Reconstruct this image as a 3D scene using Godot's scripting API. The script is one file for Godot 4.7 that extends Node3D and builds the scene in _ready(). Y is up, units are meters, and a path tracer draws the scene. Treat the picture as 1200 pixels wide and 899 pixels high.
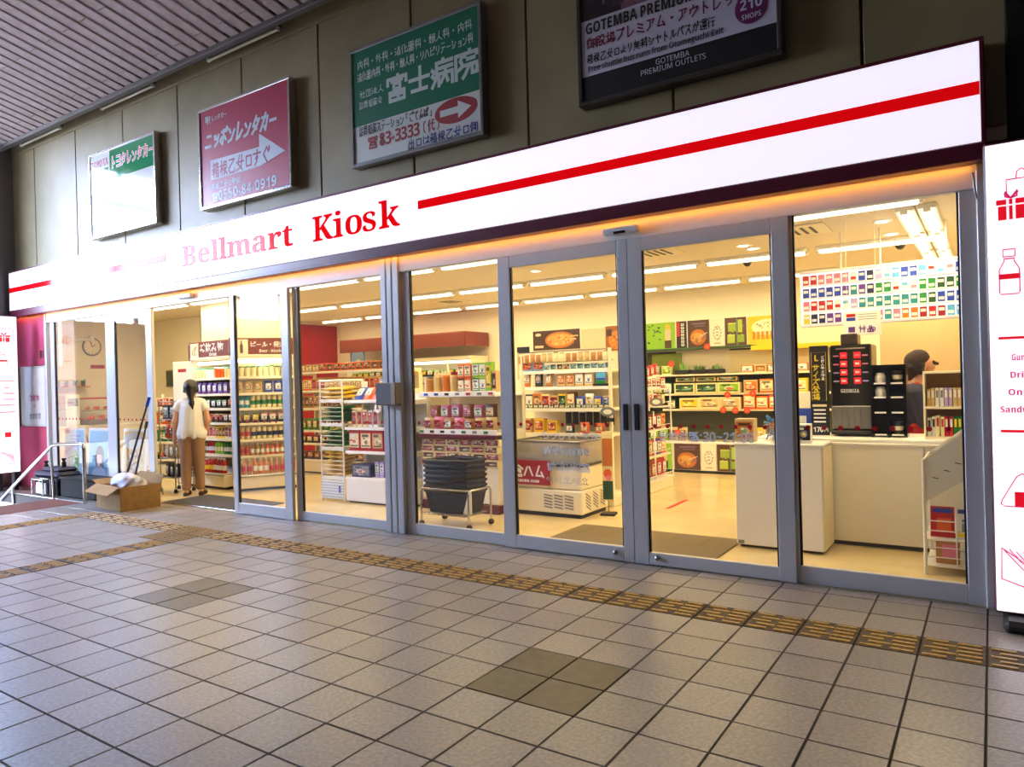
extends Node3D
# A station kiosk shop seen across a tiled concourse. Units are metres: x runs along the shop front (0 at its end post),
# y is up, z points out of the shop into the concourse (0 is the plane of the glazing).

var rng := RandomNumberGenerator.new()
var mats := {}
var boxes := {}
var shapes := {}
var taken := {}
var fonts := {}
var tube_lights: Array = []

func _ready():
	rng.seed = 20240611
	make_camera()
	make_environment()
	make_large_lights()
	make_materials()
	build_floor()
	build_concourse_walls()
	build_concourse_ceiling()
	build_shop_shell()
	build_shop_front()
	build_light_box()
	build_standing_signs()
	build_wall_signs()
	build_shop_lights()
	build_drinks_coolers()
	build_back_cooler()
	build_rear_gondola()
	build_wire_rack()
	build_sweets_shelf()
	build_bread_shelf()
	build_basket_trolley()
	build_chest_freezer()
	build_souvenir_island()
	build_back_wall_display()
	build_counter()
	build_tobacco_rack()
	build_newspaper_rack()
	build_hot_food_corner()
	build_picture_stands()
	build_stair_corner()
	build_box_and_poles()
	build_people()

func make_camera():
	var cam := Camera3D.new()
	cam.name = "camera"
	cam.fov = 56.17
	cam.position = Vector3(0.0501, 1.4655, 5.3072)
	cam.basis = Basis(Vector3.UP, 0.5884) * Basis(Vector3.RIGHT, -0.00136) * Basis(Vector3.BACK, -0.02682)
	cam.near = 0.05
	cam.far = 200.0
	add_child(cam)
	cam.current = true

func make_environment():
	var sky_mat := ProceduralSkyMaterial.new()
	sky_mat.sky_top_color = Color(0.66, 0.77, 1.0)
	sky_mat.sky_horizon_color = Color(0.89, 0.93, 1.0)
	sky_mat.ground_bottom_color = Color(0.50, 0.50, 0.52)
	sky_mat.ground_horizon_color = Color(0.66, 0.67, 0.70)
	sky_mat.sky_energy_multiplier = 1.0
	sky_mat.ground_energy_multiplier = 0.5
	var sky := Sky.new()
	sky.sky_material = sky_mat
	var env := Environment.new()
	env.background_mode = Environment.BG_SKY
	env.sky = sky
	env.background_energy_multiplier = 45.0
	env.tonemap_mode = Environment.TONE_MAPPER_LINEAR
	env.tonemap_exposure = 1.0
	env.sdfgi_enabled = true
	env.ssao_enabled = true
	env.ssil_enabled = true
	var we := WorldEnvironment.new()
	we.name = "world_environment"
	we.environment = env
	add_child(we)

# Large soft sources: the long light box over the shop front.
func make_large_lights():
	area("light_box_glow", Vector3(-6.5, 3.12, 0.2), Vector3(0, 0, 1), Vector2(13.0, 0.6), Color(1.0, 0.97, 1.0), 1.1)

func area(called: String, at: Vector3, facing: Vector3, size: Vector2, col: Color, energy: float):
	var l := AreaLight3D.new()
	l.name = called
	l.area_size = size
	l.light_color = col
	l.light_energy = energy
	l.shadow_enabled = true
	l.area_range = 30.0
	l.area_attenuation = 2.0
	add_child(l, true)
	l.position = at
	var up := Vector3.UP if absf(facing.y) < 0.9 else Vector3.BACK
	l.basis = Basis.looking_at(facing, up)
	return l

# ---------------------------------------------------------------- materials
func mat(key: String, col: Color, rough := 0.6, metal := 0.0) -> StandardMaterial3D:
	if not mats.has(key):
		var m := StandardMaterial3D.new()
		m.resource_name = key
		m.albedo_color = col
		m.roughness = rough
		m.metallic = metal
		mats[key] = m
	return mats[key]

func tint(col: Color, rough := 0.55) -> StandardMaterial3D:
	return mat("tint_" + col.to_html(false) + "_%d" % int(rough * 100), col, rough)

func rgb(r: int, g: int, b: int) -> Color:
	return Color(r / 255.0, g / 255.0, b / 255.0)

func glow(key: String, col: Color, energy: float) -> StandardMaterial3D:
	var m := mat(key, col, 0.4)
	m.emission_enabled = true
	m.emission = col
	m.emission_energy_multiplier = energy
	return m

func grain(m: StandardMaterial3D, freq: float, low: float, high: float, scale: float, world := true, octaves := 4):
	var n := FastNoiseLite.new()
	n.seed = mats.size() * 7 + 3
	n.frequency = freq
	n.fractal_octaves = octaves
	var g := Gradient.new()
	g.set_color(0, Color(low, low, low))
	g.set_color(1, Color(high, high, high))
	var t := NoiseTexture2D.new()
	t.width = 256
	t.height = 256
	t.seamless = true
	t.noise = n
	t.color_ramp = g
	m.albedo_texture = t
	m.uv1_triplanar = true
	m.uv1_world_triplanar = world
	m.uv1_scale = Vector3(scale, scale, scale)

func make_materials():
	var tones := [rgb(164, 157, 147), rgb(157, 150, 140), rgb(170, 161, 151), rgb(160, 151, 143)]
	for i in 4:
		var m := mat("tile_%d" % i, tones[i], 0.32)
		grain(m, 0.12, 0.78, 1.0, 1.3)
	grain(mat("tile_dark", rgb(84, 74, 58), 0.4), 0.03, 0.8, 1.0, 1.3)
	var mm := mat("tile_many", Color.WHITE, 0.32)
	mm.vertex_color_use_as_albedo = true
	grain(mm, 0.03, 0.80, 1.0, 1.3)
	mat("grout", rgb(58, 48, 46), 0.8)
	grain(mat("tactile", rgb(212, 166, 70), 0.45), 0.05, 0.72, 1.0, 2.0)
	mat("tactile_bed", rgb(80, 62, 44), 0.7)
	grain(mat("panel", rgb(150, 135, 96), 0.5), 0.012, 0.86, 1.0, 0.35)
	mat("dark", rgb(22, 20, 20), 0.5)
	mat("dark_gloss", rgb(34, 33, 32), 0.15)
	grain(mat("slat", rgb(214, 197, 194), 0.5), 0.03, 0.86, 1.0, 1.0)
	mat("trim_grey", rgb(116, 112, 112), 0.45, 0.3)
	mat("plaster", rgb(205, 198, 186), 0.8)
	mat("shop_wall", rgb(240, 232, 212), 0.75)
	mat("shop_ceiling", rgb(226, 216, 196), 0.8)
	var fl := mat("shop_floor", rgb(232, 210, 158), 0.2)
	grain(fl, 0.008, 0.9, 1.0, 0.5)
	mat("red_wall", rgb(168, 22, 20), 0.4)
	mat("alu", rgb(212, 211, 208), 0.38, 0.2)
	mat("seal", rgb(16, 16, 20), 0.6)
	mat("white_metal", rgb(236, 236, 234), 0.4)
	mat("chrome", rgb(205, 205, 205), 0.18, 1.0)
	mat("steel", rgb(150, 150, 150), 0.3, 0.9)
	mat("maroon", rgb(92, 18, 40), 0.35)
	mat("pink_panel", rgb(228, 96, 128), 0.35)
	mat("red_paint", rgb(206, 26, 40), 0.4)
	mat("header_brown", rgb(122, 48, 32), 0.5)
	mat("cream", rgb(238, 228, 200), 0.5)
	mat("white", rgb(247, 246, 243), 0.5)
	mat("black", rgb(13, 13, 15), 0.5)
	mat("black_gloss", rgb(14, 14, 16), 0.15)
	grain(mat("card", rgb(178, 138, 78), 0.85), 0.02, 0.86, 1.0, 2.0)
	grain(mat("mat_grey", rgb(92, 88, 84), 0.95), 0.2, 0.55, 1.0, 3.0)
	grain(mat("mat_beige", rgb(142, 124, 88), 0.95), 0.2, 0.6, 1.0, 3.0)
	var gl := mat("glass", Color(0.95, 0.98, 1.0, 0.008), 0.02)
	gl.transparency = BaseMaterial3D.TRANSPARENCY_ALPHA
	var pl := mat("clear_plastic", Color(1, 1, 1, 0.04), 0.1)
	pl.transparency = BaseMaterial3D.TRANSPARENCY_ALPHA
	var fz := mat("freezer_glass", Color(0.72, 0.72, 0.70, 0.45), 0.15)
	fz.transparency = BaseMaterial3D.TRANSPARENCY_ALPHA
	mat("black_matte", rgb(12, 12, 14), 0.85)
	mat("far_wall", rgb(112, 104, 96), 0.8)

# ---------------------------------------------------------------- nodes
func numbered(called: String) -> String:
	var n: int = taken.get(called, 0)
	taken[called] = n + 1
	return called if n == 0 else "%s_%03d" % [called, n]

func tag(o: Node3D, label: String, category: String, group := "", kind := ""):
	if label: o.set_meta("label", label)
	if category: o.set_meta("category", category)
	if group: o.set_meta("group", group)
	if kind: o.set_meta("kind", kind)
	return o

func thing(called: String, label: String, category: String, at := Vector3.ZERO, turn := 0.0, group := "", kind := "") -> Node3D:
	var o := Node3D.new()
	o.name = numbered(called)
	add_child(o, true)
	o.position = at
	o.rotation.y = turn
	tag(o, label, category, group, kind)
	return o

func part(parent: Node3D, called: String, mesh: Mesh, m: Material, at := Vector3.ZERO, turn := Vector3.ZERO) -> MeshInstance3D:
	var o := MeshInstance3D.new()
	o.name = called
	o.mesh = mesh
	o.material_override = m
	o.position = at
	o.rotation = turn
	parent.add_child(o, true)
	return o

func box(parent: Node3D, called: String, at: Vector3, size: Vector3, m: Material, bevel := 0.0, turn := Vector3.ZERO) -> MeshInstance3D:
	return part(parent, called, box_mesh(size, bevel), m, at, turn)

# A box given by two opposite corners.
func span(parent: Node3D, called: String, a: Vector3, b: Vector3, m: Material, bevel := 0.0) -> MeshInstance3D:
	return box(parent, called, (a + b) / 2, (b - a).abs(), m, bevel)

# ---------------------------------------------------------------- shapes
func begin() -> SurfaceTool:
	var st := SurfaceTool.new()
	st.begin(Mesh.PRIMITIVE_TRIANGLES)
	return st

func tri(st: SurfaceTool, a: Vector3, b: Vector3, c: Vector3, n: Vector3):
	st.set_normal(n)
	if (b - a).cross(c - a).dot(n) > 0.0:
		var t := b
		b = c
		c = t
	st.add_vertex(a)
	st.add_vertex(b)
	st.add_vertex(c)

func quad(st: SurfaceTool, a: Vector3, b: Vector3, c: Vector3, d: Vector3, n: Vector3):
	tri(st, a, b, c, n)
	tri(st, a, c, d, n)

func st_box(st: SurfaceTool, at: Vector3, size: Vector3, turn := Basis()):
	var h := size / 2
	for ax in 3:
		var u := (ax + 1) % 3
		var v := (ax + 2) % 3
		for s in [-1.0, 1.0]:
			var p: Array = []
			for k in [[-1, -1], [1, -1], [1, 1], [-1, 1]]:
				var q := Vector3.ZERO
				q[ax] = h[ax] * s
				q[u] = h[u] * k[0]
				q[v] = h[v] * k[1]
				p.append(at + turn * q)
			var n := Vector3.ZERO
			n[ax] = s
			quad(st, p[0], p[1], p[2], p[3], turn * n)

func box_mesh(size: Vector3, bevel := 0.0) -> Mesh:
	var key := "%.4f %.4f %.4f %.4f" % [size.x, size.y, size.z, bevel]
	if boxes.has(key):
		return boxes[key]
	var st := begin()
	if bevel <= 0.0:
		st_box(st, Vector3.ZERO, size)
	else:
		var h := size / 2
		var e := minf(bevel, minf(h.x, minf(h.y, h.z)) * 0.95)
		for ax in 3:
			var u := (ax + 1) % 3
			var v := (ax + 2) % 3
			for s in [-1.0, 1.0]:
				var p: Array = []
				for k in [[-1, -1], [1, -1], [1, 1], [-1, 1]]:
					var q := Vector3.ZERO
					q[ax] = h[ax] * s
					q[u] = (h[u] - e) * k[0]
					q[v] = (h[v] - e) * k[1]
					p.append(q)
				var n := Vector3.ZERO
				n[ax] = s
				quad(st, p[0], p[1], p[2], p[3], n)
				for t in [-1.0, 1.0]:
					var a := Vector3.ZERO
					a[ax] = h[ax] * s
					a[u] = (h[u] - e) * t
					a[v] = h[v] - e
					var b := a
					b[v] = -(h[v] - e)
					var c := b
					c[ax] = (h[ax] - e) * s
					c[u] = h[u] * t
					var d := c
					d[v] = h[v] - e
					var en := Vector3.ZERO
					en[ax] = s
					en[u] = t
					quad(st, a, b, c, d, en.normalized())
		for sx in [-1.0, 1.0]:
			for sy in [-1.0, 1.0]:
				for sz in [-1.0, 1.0]:
					var w := Vector3(sx, sy, sz)
					tri(st, Vector3(h.x, h.y - e, h.z - e) * w, Vector3(h.x - e, h.y, h.z - e) * w, Vector3(h.x - e, h.y - e, h.z) * w, w.normalized())
	var m := st.commit()
	boxes[key] = m
	return m

func st_tube(st: SurfaceTool, path: Array, r: float, seg := 8, closed := false):
	var rings: Array = []
	var n := path.size()
	var up := Vector3(0.123, 0.951, 0.287).normalized()
	for i in n:
		var before: Vector3 = path[(i - 1 + n) % n] if closed or i > 0 else path[i]
		var after: Vector3 = path[(i + 1) % n] if closed or i < n - 1 else path[i]
		var d := (after - before).normalized()
		var here: Vector3 = path[i]
		var wide := 1.0
		if before != here and after != here:
			wide = 1.0 / maxf(0.5, cos((here - before).normalized().angle_to((after - here).normalized()) / 2))
		if absf(up.dot(d)) > 0.95:
			up = Vector3(0.951, 0.123, 0.287).normalized()
		var a := (up - d * up.dot(d)).normalized()
		up = a
		var b := d.cross(a)
		var ring: Array = []
		for k in seg:
			var t := TAU * k / seg
			ring.append([here + (a * cos(t) + b * sin(t)) * r * wide, a * cos(t) + b * sin(t)])
		rings.append(ring)
	for i in (n if closed else n - 1):
		var p: Array = rings[i]
		var q: Array = rings[(i + 1) % n]
		for k in seg:
			var l := (k + 1) % seg
			smooth_quad(st, p[k], p[l], q[l], q[k])
	if not closed:
		for e in [0, n - 1]:
			var d2: Vector3 = (path[1] - path[0]) if e == 0 else (path[n - 2] - path[n - 1])
			for k in range(1, seg - 1):
				tri(st, rings[e][0][0], rings[e][k][0], rings[e][k + 1][0], -d2.normalized())

func smooth_quad(st: SurfaceTool, a: Array, b: Array, c: Array, d: Array):
	smooth_tri(st, a, b, c)
	smooth_tri(st, a, c, d)

func smooth_tri(st: SurfaceTool, a: Array, b: Array, c: Array):
	var n: Vector3 = a[1] + b[1] + c[1]
	if (b[0] - a[0]).cross(c[0] - a[0]).dot(n) > 0.0:
		var t := b
		b = c
		c = t
	for v in [a, b, c]:
		st.set_normal(v[1])
		st.add_vertex(v[0])

func tube(parent: Node3D, called: String, path: Array, r: float, m: Material, seg := 8, closed := false) -> MeshInstance3D:
	var st := begin()
	st_tube(st, path, r, seg, closed)
	return part(parent, called, st.commit(), m)

# profile: points (radius, height) from bottom to top, turned about the y axis
func lathe(profile: Array, seg := 16) -> Mesh:
	var key := str(profile) + str(seg)
	if shapes.has(key):
		return shapes[key]
	var st := begin()
	for i in profile.size() - 1:
		var a: Vector2 = profile[i]
		var b: Vector2 = profile[i + 1]
		var d := b - a
		var nn := Vector2(d.y, -d.x).normalized()
		for k in seg:
			var t0 := TAU * k / seg
			var t1 := TAU * (k + 1) / seg
			var c0 := Vector3(cos(t0), 0, sin(t0))
			var c1 := Vector3(cos(t1), 0, sin(t1))
			var pa := [c0 * a.x + Vector3.UP * a.y, c0 * nn.x + Vector3.UP * nn.y]
			var pb := [c1 * a.x + Vector3.UP * a.y, c1 * nn.x + Vector3.UP * nn.y]
			var pc := [c1 * b.x + Vector3.UP * b.y, c1 * nn.x + Vector3.UP * nn.y]
			var pd := [c0 * b.x + Vector3.UP * b.y, c0 * nn.x + Vector3.UP * nn.y]
			if a.x > 0.00001:
				smooth_tri(st, pa, pb, pc)
			if b.x > 0.00001:
				smooth_tri(st, pa, pc, pd)
	var m := st.commit()
	shapes[key] = m
	return m

# A flat outline in the xy plane given thickness along z (front face at z = 0 + depth/2).
func prism(points: PackedVector2Array, depth: float) -> Mesh:
	var st := begin()
	st_prism(st, points, depth)
	return st.commit()

func st_prism(st: SurfaceTool, points: PackedVector2Array, depth: float, t := Transform3D()):
	var idx := Geometry2D.triangulate_polygon(points)
	for i in range(0, idx.size(), 3):
		for s in [-1.0, 1.0]:
			var v: Array = []
			for k in 3:
				var p := points[idx[i + k]]
				v.append(t * Vector3(p.x, p.y, depth / 2 * s))
			tri(st, v[0], v[1], v[2], t.basis * Vector3(0, 0, s))
	var n := points.size()
	var turn := 0.0
	for i in n:
		turn += points[i].cross(points[(i + 1) % n])
	for i in n:
		var a := points[i]
		var b := points[(i + 1) % n]
		var d := (b - a).normalized()
		var nn := Vector2(d.y, -d.x) * signf(turn)
		quad(st, t * Vector3(a.x, a.y, -depth / 2), t * Vector3(b.x, b.y, -depth / 2), t * Vector3(b.x, b.y, depth / 2), t * Vector3(a.x, a.y, depth / 2), t.basis * Vector3(nn.x, nn.y, 0))

func ring_points(cx: float, cy: float, rx: float, ry: float, n := 24) -> PackedVector2Array:
	var out := PackedVector2Array()
	for i in n:
		out.append(Vector2(cx + rx * cos(TAU * i / n), cy + ry * sin(TAU * i / n)))
	return out

# ---------------------------------------------------------------- lettering
func font(called: String, weight := 700) -> SystemFont:
	var key := called + str(weight)
	if not fonts.has(key):
		var f := SystemFont.new()
		f.font_names = PackedStringArray([called])
		f.font_weight = weight
		fonts[key] = f
	return fonts[key]

# Latin lettering, one part for each letter: height is the cap height, width stretches the line to that length (0: as it comes). at: middle of the line.
func latin(parent: Node3D, words: String, at: Vector3, height: float, m: Material, width := 0.0, serif := false, weight := 700):
	var f := font("Droid Serif" if serif else "Droid Sans", weight)
	var px := height / 23.0
	var long := f.get_string_size(words, HORIZONTAL_ALIGNMENT_LEFT, -1, 32).x * px
	var wide := width / long if width > 0.0 else 1.0
	if height < 0.05:
		letter(parent, "lettering", words, f, px, m, at - Vector3(long * wide / 2, 0, 0), wide)
		return
	for i in words.length():
		var ch := words.substr(i, 1)
		if ch != " ":
			var before := f.get_string_size(words.substr(0, i), HORIZONTAL_ALIGNMENT_LEFT, -1, 32).x * px if i else 0.0
			letter(parent, "letter", ch, f, px, m, at + Vector3((before - long / 2) * wide, 0, 0), wide)

# Lettering may sit on a part of a thing: its place is given in the thing's own axes all the same.
func onto(parent: Node3D, at: Vector3) -> Vector3:
	return at - parent.position if parent is MeshInstance3D else at

func letter(parent: Node3D, called: String, words: String, f: Font, px: float, m: Material, at: Vector3, wide: float):
	var key := "text %s %s %.5f" % [words, f.get_instance_id(), px]
	if not shapes.has(key):
		var t := TextMesh.new()
		t.text = words
		t.font = f
		t.font_size = 32
		t.pixel_size = px
		t.depth = 0.003
		t.horizontal_alignment = HORIZONTAL_ALIGNMENT_LEFT
		t.vertical_alignment = VERTICAL_ALIGNMENT_CENTER
		shapes[key] = t
	part(parent, called, shapes[key], m, onto(parent, at)).scale.x = wide

# Japanese and Korean characters as pen strokes on a ten by ten grid: points «column row», strokes parted by «/».
const STROKES := {
	"ト": "30 39/33 76", "ヨ": "11 81 89/15 85/19 89", "タ": "40 15/32 82 65 19/35 67", "レ": "20 29 58 85", "ン": "12 34/19 58 83",
	"カ": "12 82 79 57/50 43 19", "ー": "15 85", "ニ": "22 72/18 88", "ッ": "23 35/43 55/83 77 49", "ポ": "12 72/41 49 28/25 07/65 87/80 91 82 71 80",
	"ス": "11 71 54 19/54 89", "テ": "20 70/14 84/54 46 19", "シ": "11 33/14 36/18 58 83", "ョ": "34 84 89/36 86/39 89", "プ": "11 71 65 29/80 91 82 71 80",
	"ミ": "21 73/24 76/17 89", "ア": "11 81 64/42 46 19", "ム": "40 18 78/65 89", "ウ": "40 42/16 13 82 75 39", "ル": "31 36 09/51 58 95",
	"バ": "31 08/51 88/70 72/90 92", "ハ": "31 08/51 88", "・": "44 54 55 45 44", "サ": "03 93/31 36/61 66 29", "イ": "70 45 16/45 49",
	"ズ": "11 61 44 09/44 79/70 72/90 92", "ビ": "10 18 87/14 73/70 72/90 92", "リ": "21 25/71 75 39", "ュ": "24 64 69/19 89", "ャ": "14 83 75/31 49",
	"す": "02 92/50 55 46 35 44 54/55 47 29", "ぐ": "60 24 69/71 83/90 92", "お": "12 62/31 38 17 36 67 88 69/70 92", "み": "11 51 19 07 25 88/75 69",
	"い": "12 16 38/71 85", "ら": "30 51/22 26 54 86 78 29", "っ": "15 74 86 68 39", "し": "20 27 39 69 86", "ゃ": "14 73 85 66/42 44/34 59",
	"ま": "12 82/14 84/50 58 29 17 46 88", "せ": "04 94/71 76 57/21 28 89", "ご": "12 61/15 28 79/70 72/90 92", "て": "12 91 53 45 58 79",
	"ん": "50 19 45 58 78 95", "ば": "11 18/33 83/61 67 38 56 88/80 82/90 92", "は": "11 18/33 93/71 77 48 66 98", "よ": "51 57 28 16 46 88/54 84",
	"り": "21 25/61 65 39", "が": "13 63 58 38/41 09/70 84/80 82", "の": "52 38 16 33 62 85 78 59", "で": "12 91 53 45 58 79/83 85",
	"箱": "20 12/21 41/31 32/60 52/61 81/71 72/04 44/23 29/24 07/25 46/53 83 89 59 53/55 85/57 87", "根": "03 43/20 29/23 07/24 46/51 81 85/53 83/55 85/51 59 77/85 66 99",
	"乙": "11 81 16 18 29 89 87", "女": "04 94/40 25 79/70 67 09", "口": "22 82 88 28 22", "富": "50 51/03 01 91 93/22 72/33 63 65 35 33/16 86 89 19 16/17 87/56 59",
	"士": "04 94/50 58/18 88", "病": "50 51/21 91/21 26 09/03 14/16 05/33 93/35 95 99/35 39/63 65 48/65 78", "院": "01 31 23 35 16/01 09/60 61/42 41 91 92/53 83/45 95/65 48 39/75 78 98 96",
	"内": "12 82 89/12 19/50 54 27/54 77", "科": "30 11/02 42/21 29/23 06/24 46/50 62/53 65/46 96/80 89", "外": "20 04/22 42 17/24 35/60 69/63 85",
	"消": "01 12/04 15/08 26/60 63/41 52/81 72/44 84 89/44 49/46 86/48 88", "化": "20 04/12 19/50 58 98 96/83 55", "器": "10 40 43 13 10/50 80 83 53 50/04 94/54 27/54 77/16 46 49 19 16/56 86 89 59 56",
	"社": "10 21/03 43 16/24 29/35 46/54 94/71 79/49 99", "団": "11 81 89 19 11/33 73/53 57 46", "法": "01 12/04 15/09 26/43 83/61 65/35 95/65 48 88/77 99", "人": "50 46 09/45 99",
	"訪": "00 40/02 42/14 34/16 36 39 19 16/70 71/52 92/63 59/65 85 89 78", "問": "10 19/10 40 43 13/12 42/50 80 89/50 53 83/52 82/35 65 68 38 35",
	"看": "80 21/12 82/04 94/42 17/34 84 89 39 34/36 86/38 88", "護": "00 30/02 32/04 34/06 36 39 09 06/41 91/50 52/80 82/45 95/47 97/63 67/43 48/48 88 49/57 99",
	"代": "20 04/12 19/43 93/60 67 99 97/80 91", "出": "50 59/22 24 84 82/15 19 89 85", "側": "20 04/12 19/31 61 66 36 31/33 63/36 28/56 68/71 77/91 98 89",
	"御": "20 02/22 04/13 19/40 32/42 62/52 58/45 65/38 68/72 92 97 86/72 79", "殿": "01 41 43 03/01 05 09/13 16/33 36/06 46/18 09/38 49/60 52/61 81 83 93/55 85 59/55 99",
	"場": "03 33/20 28/08 37/51 81 84 54 51/52 82/36 96/55 38/57 97 89/66 48/87 69", "無": "20 03/12 82/04 94/06 96/22 26/42 46/62 66/08 09/37 38/57 58/78 89",
	"料": "20 29/04 44/01 12/41 32/24 07/24 47/60 72/53 65/47 97/80 89", "運": "01 12/05 15 18/08 29 99/32 30 90 92/42 82/43 83 86 46 43/37 97/61 68", "行": "20 02/23 05/14 19/41 91/44 94/74 79 68",
	"飲": "20 03/20 43/13 33 36 16/13 19 27/25 48/60 53/52 92 84/72 65 49/65 99", "物": "10 05/02 42/21 29/16 34/50 45/42 92 88 77/62 46/73 48",
	"歡": "10 02/02 42/04 44/13 19/15 45/17 47/19 49/24 29/60 53/52 92 84/72 65 49/65 99", "迎": "01 12/05 15 18/08 29 99/50 31 36 54/61 91 96 85/61 68", "光": "50 54/21 33/81 73/04 94/44 36 09/64 68 98 96",
	"臨": "00 09 49/00 40/02 42 46 06/20 22/26 29/60 52/61 91/53 83 85 53/46 66 69 49 46/76 96 99 79 76", "営": "10 22/40 42/80 62/04 03 93 94/34 64 66 36 34/27 77 79 29 27",
	"業": "30 33/60 63/11 22/81 72/03 93/15 85/53 59/56 09/56 99", "時": "01 31 38 08 01/04 34/51 91/70 73/43 93/45 95/75 79 68/55 66", "間": "10 19/10 40 43 13/12 42/50 80 89/50 53 83/52 82/35 65 69 39 35/37 67",
	"発": "11 41 04/20 32/60 94/80 62/24 74/06 96/34 37 19/64 69 99", "泡": "01 12/04 15/09 27/50 34/42 92 86 76/44 74 76 44/44 49 99 97", "酒": "01 12/04 15/09 27/41 91/43 93 99 49 43/61 65 54/71 75/47 97",
	"登": "11 41 04/20 32/60 94/80 62/34 64/35 65 67 35/27 38/77 68/09 99", "円": "11 81 89/11 19/15 85/51 55", "駅": "00 40/00 06/02 42/04 44/06 46 49 38/20 26/51 91 94 54/51 55 49/74 99",
	"鎌": "20 03/20 43/13 33/05 45/23 29/09 49/50 61/90 81/52 92/54 94/56 96/62 69/82 89/66 48/86 98", "倉": "50 03/50 93/33 63/34 74 76 34/34 38 19/48 88 89 49 48",
	"学": "20 22/50 52/80 72/04 03 93 94/35 65 56 58 47/07 97", "婦": "03 43/20 15 39/31 27 08/51 91 94/53 93/45 44 94 95/56 96 98/56 59/75 79",
	"前": "20 32/70 62/03 93/15 45 49 38/15 19/17 47/65 67/85 89 78", "会": "50 04/50 94/34 64/16 86/46 38 78/67 89", "禁": "03 43/20 29/53 93/70 79/25 85", "品": "31 61 64 34 31/15 45 49 19 15/55 85 89 59 55",
	"어": "21 43 25 03 21/53 73/70 79", "서": "20 06/22 46/53 73/70 79", "오": "40 72 44 12 40/45 48/08 98", "세": "20 06/22 46/43 63/60 69/80 89", "요": "40 72 44 12 40/35 38/65 68/08 98",
	"☎": "03 01 91 93 73 72 22 23 03/24 74 89 19 24/35 65 67 37 35", "「": "60 40 45", "」": "54 59 39", "(": "60 42 47 69", ")": "30 52 57 39", "～": "06 24 45 66 84",
}

# A line of characters; at: left end of the base line; size: side of a character; fat: stroke width as a share of the side; squeeze: width of a character as a share of its height.
func strokes(parent: Node3D, words: String, at: Vector3, size: float, m: Material, fat := 0.1, squeeze := 1.0, down := false, lean := 0.0):
	var st := begin()
	var pen := Vector2.ZERO
	for ch in words:
		if STROKES.has(ch):
			var text: String = STROKES[ch]
			var lift := 0.0
			for stroke in text.split("/"):
				var pts: Array = []
				for xy in stroke.split(" "):
					var gx := float(xy.substr(0, 1)) / 9.0 * 0.88 + 0.06
					var gy := 1.0 - (float(xy.substr(1, 1)) / 9.0 * 0.88 + 0.06)
					pts.append(Vector2(pen.x + (gx * squeeze + gy * lean) * size, pen.y + gy * size))
				for i in pts.size() - 1:
					var a: Vector2 = pts[i]
					var b: Vector2 = pts[i + 1]
					var d := (b - a).normalized() * size * fat / 2
					var s := Vector2(-d.y, d.x)
					a -= d * 0.8
					b += d * 0.8
					lift += 0.00012
					quad(st, Vector3(a.x - s.x, a.y - s.y, lift), Vector3(b.x - s.x, b.y - s.y, lift), Vector3(b.x + s.x, b.y + s.y, lift), Vector3(a.x + s.x, a.y + s.y, lift), Vector3.BACK)
			if size >= 0.1:
				part(parent, "character", st.commit(), m, onto(parent, at))
				st = begin()
		if down:
			pen.y -= size * 1.05
		else:
			pen.x += size * squeeze * 1.04
	if size < 0.1:
		part(parent, "lettering", st.commit(), m, onto(parent, at))

# ---------------------------------------------------------------- flat prints
func picture(w: int, h: int, base: Color) -> Image:
	var im := Image.create(w, h, false, Image.FORMAT_RGB8)
	im.fill(base)
	return im

func blob(im: Image, cx: float, cy: float, rx: float, ry: float, col: Color):
	for y in range(maxi(0, int(cy - ry)), mini(im.get_height(), int(cy + ry) + 1)):
		for x in range(maxi(0, int(cx - rx)), mini(im.get_width(), int(cx + rx) + 1)):
			if pow((x - cx) / rx, 2) + pow((y - cy) / ry, 2) <= 1.0:
				im.set_pixel(x, y, col)

func bar(im: Image, x: int, y: int, w: int, h: int, col: Color):
	im.fill_rect(Rect2i(x, y, w, h), col)

func speckle(im: Image, cx: float, cy: float, rx: float, ry: float, cols: Array, count: int, size: int):
	for i in count:
		var a := rng.randf() * TAU
		var r := sqrt(rng.randf())
		bar(im, int(cx + cos(a) * r * rx), int(cy + sin(a) * r * ry), rng.randi_range(1, size), rng.randi_range(1, size), cols[rng.randi() % cols.size()])

func print_mat(key: String, im: Image, rough := 0.45) -> StandardMaterial3D:
	var m := mat(key, Color.WHITE, rough)
	m.albedo_texture = ImageTexture.create_from_image(im)
	m.texture_repeat = false
	return m

# A printed sheet facing +z, centred at the origin.
func sheet(w: float, h: float) -> Mesh:
	var key := "sheet %.4f %.4f" % [w, h]
	if not shapes.has(key):
		var st := begin()
		var c := [[-1, -1, 0, 1], [-1, 1, 0, 0], [1, 1, 1, 0], [-1, -1, 0, 1], [1, 1, 1, 0], [1, -1, 1, 1]]
		for k in c:
			st.set_normal(Vector3.BACK)
			st.set_uv(Vector2(k[2], k[3]))
			st.add_vertex(Vector3(k[0] * w / 2, k[1] * h / 2, 0))
		shapes[key] = st.commit()
	return shapes[key]

# ---------------------------------------------------------------- concourse
const TILE := 0.3
const ROW0 := 1.07          # a joint between tile rows, measured from the shop front

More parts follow.
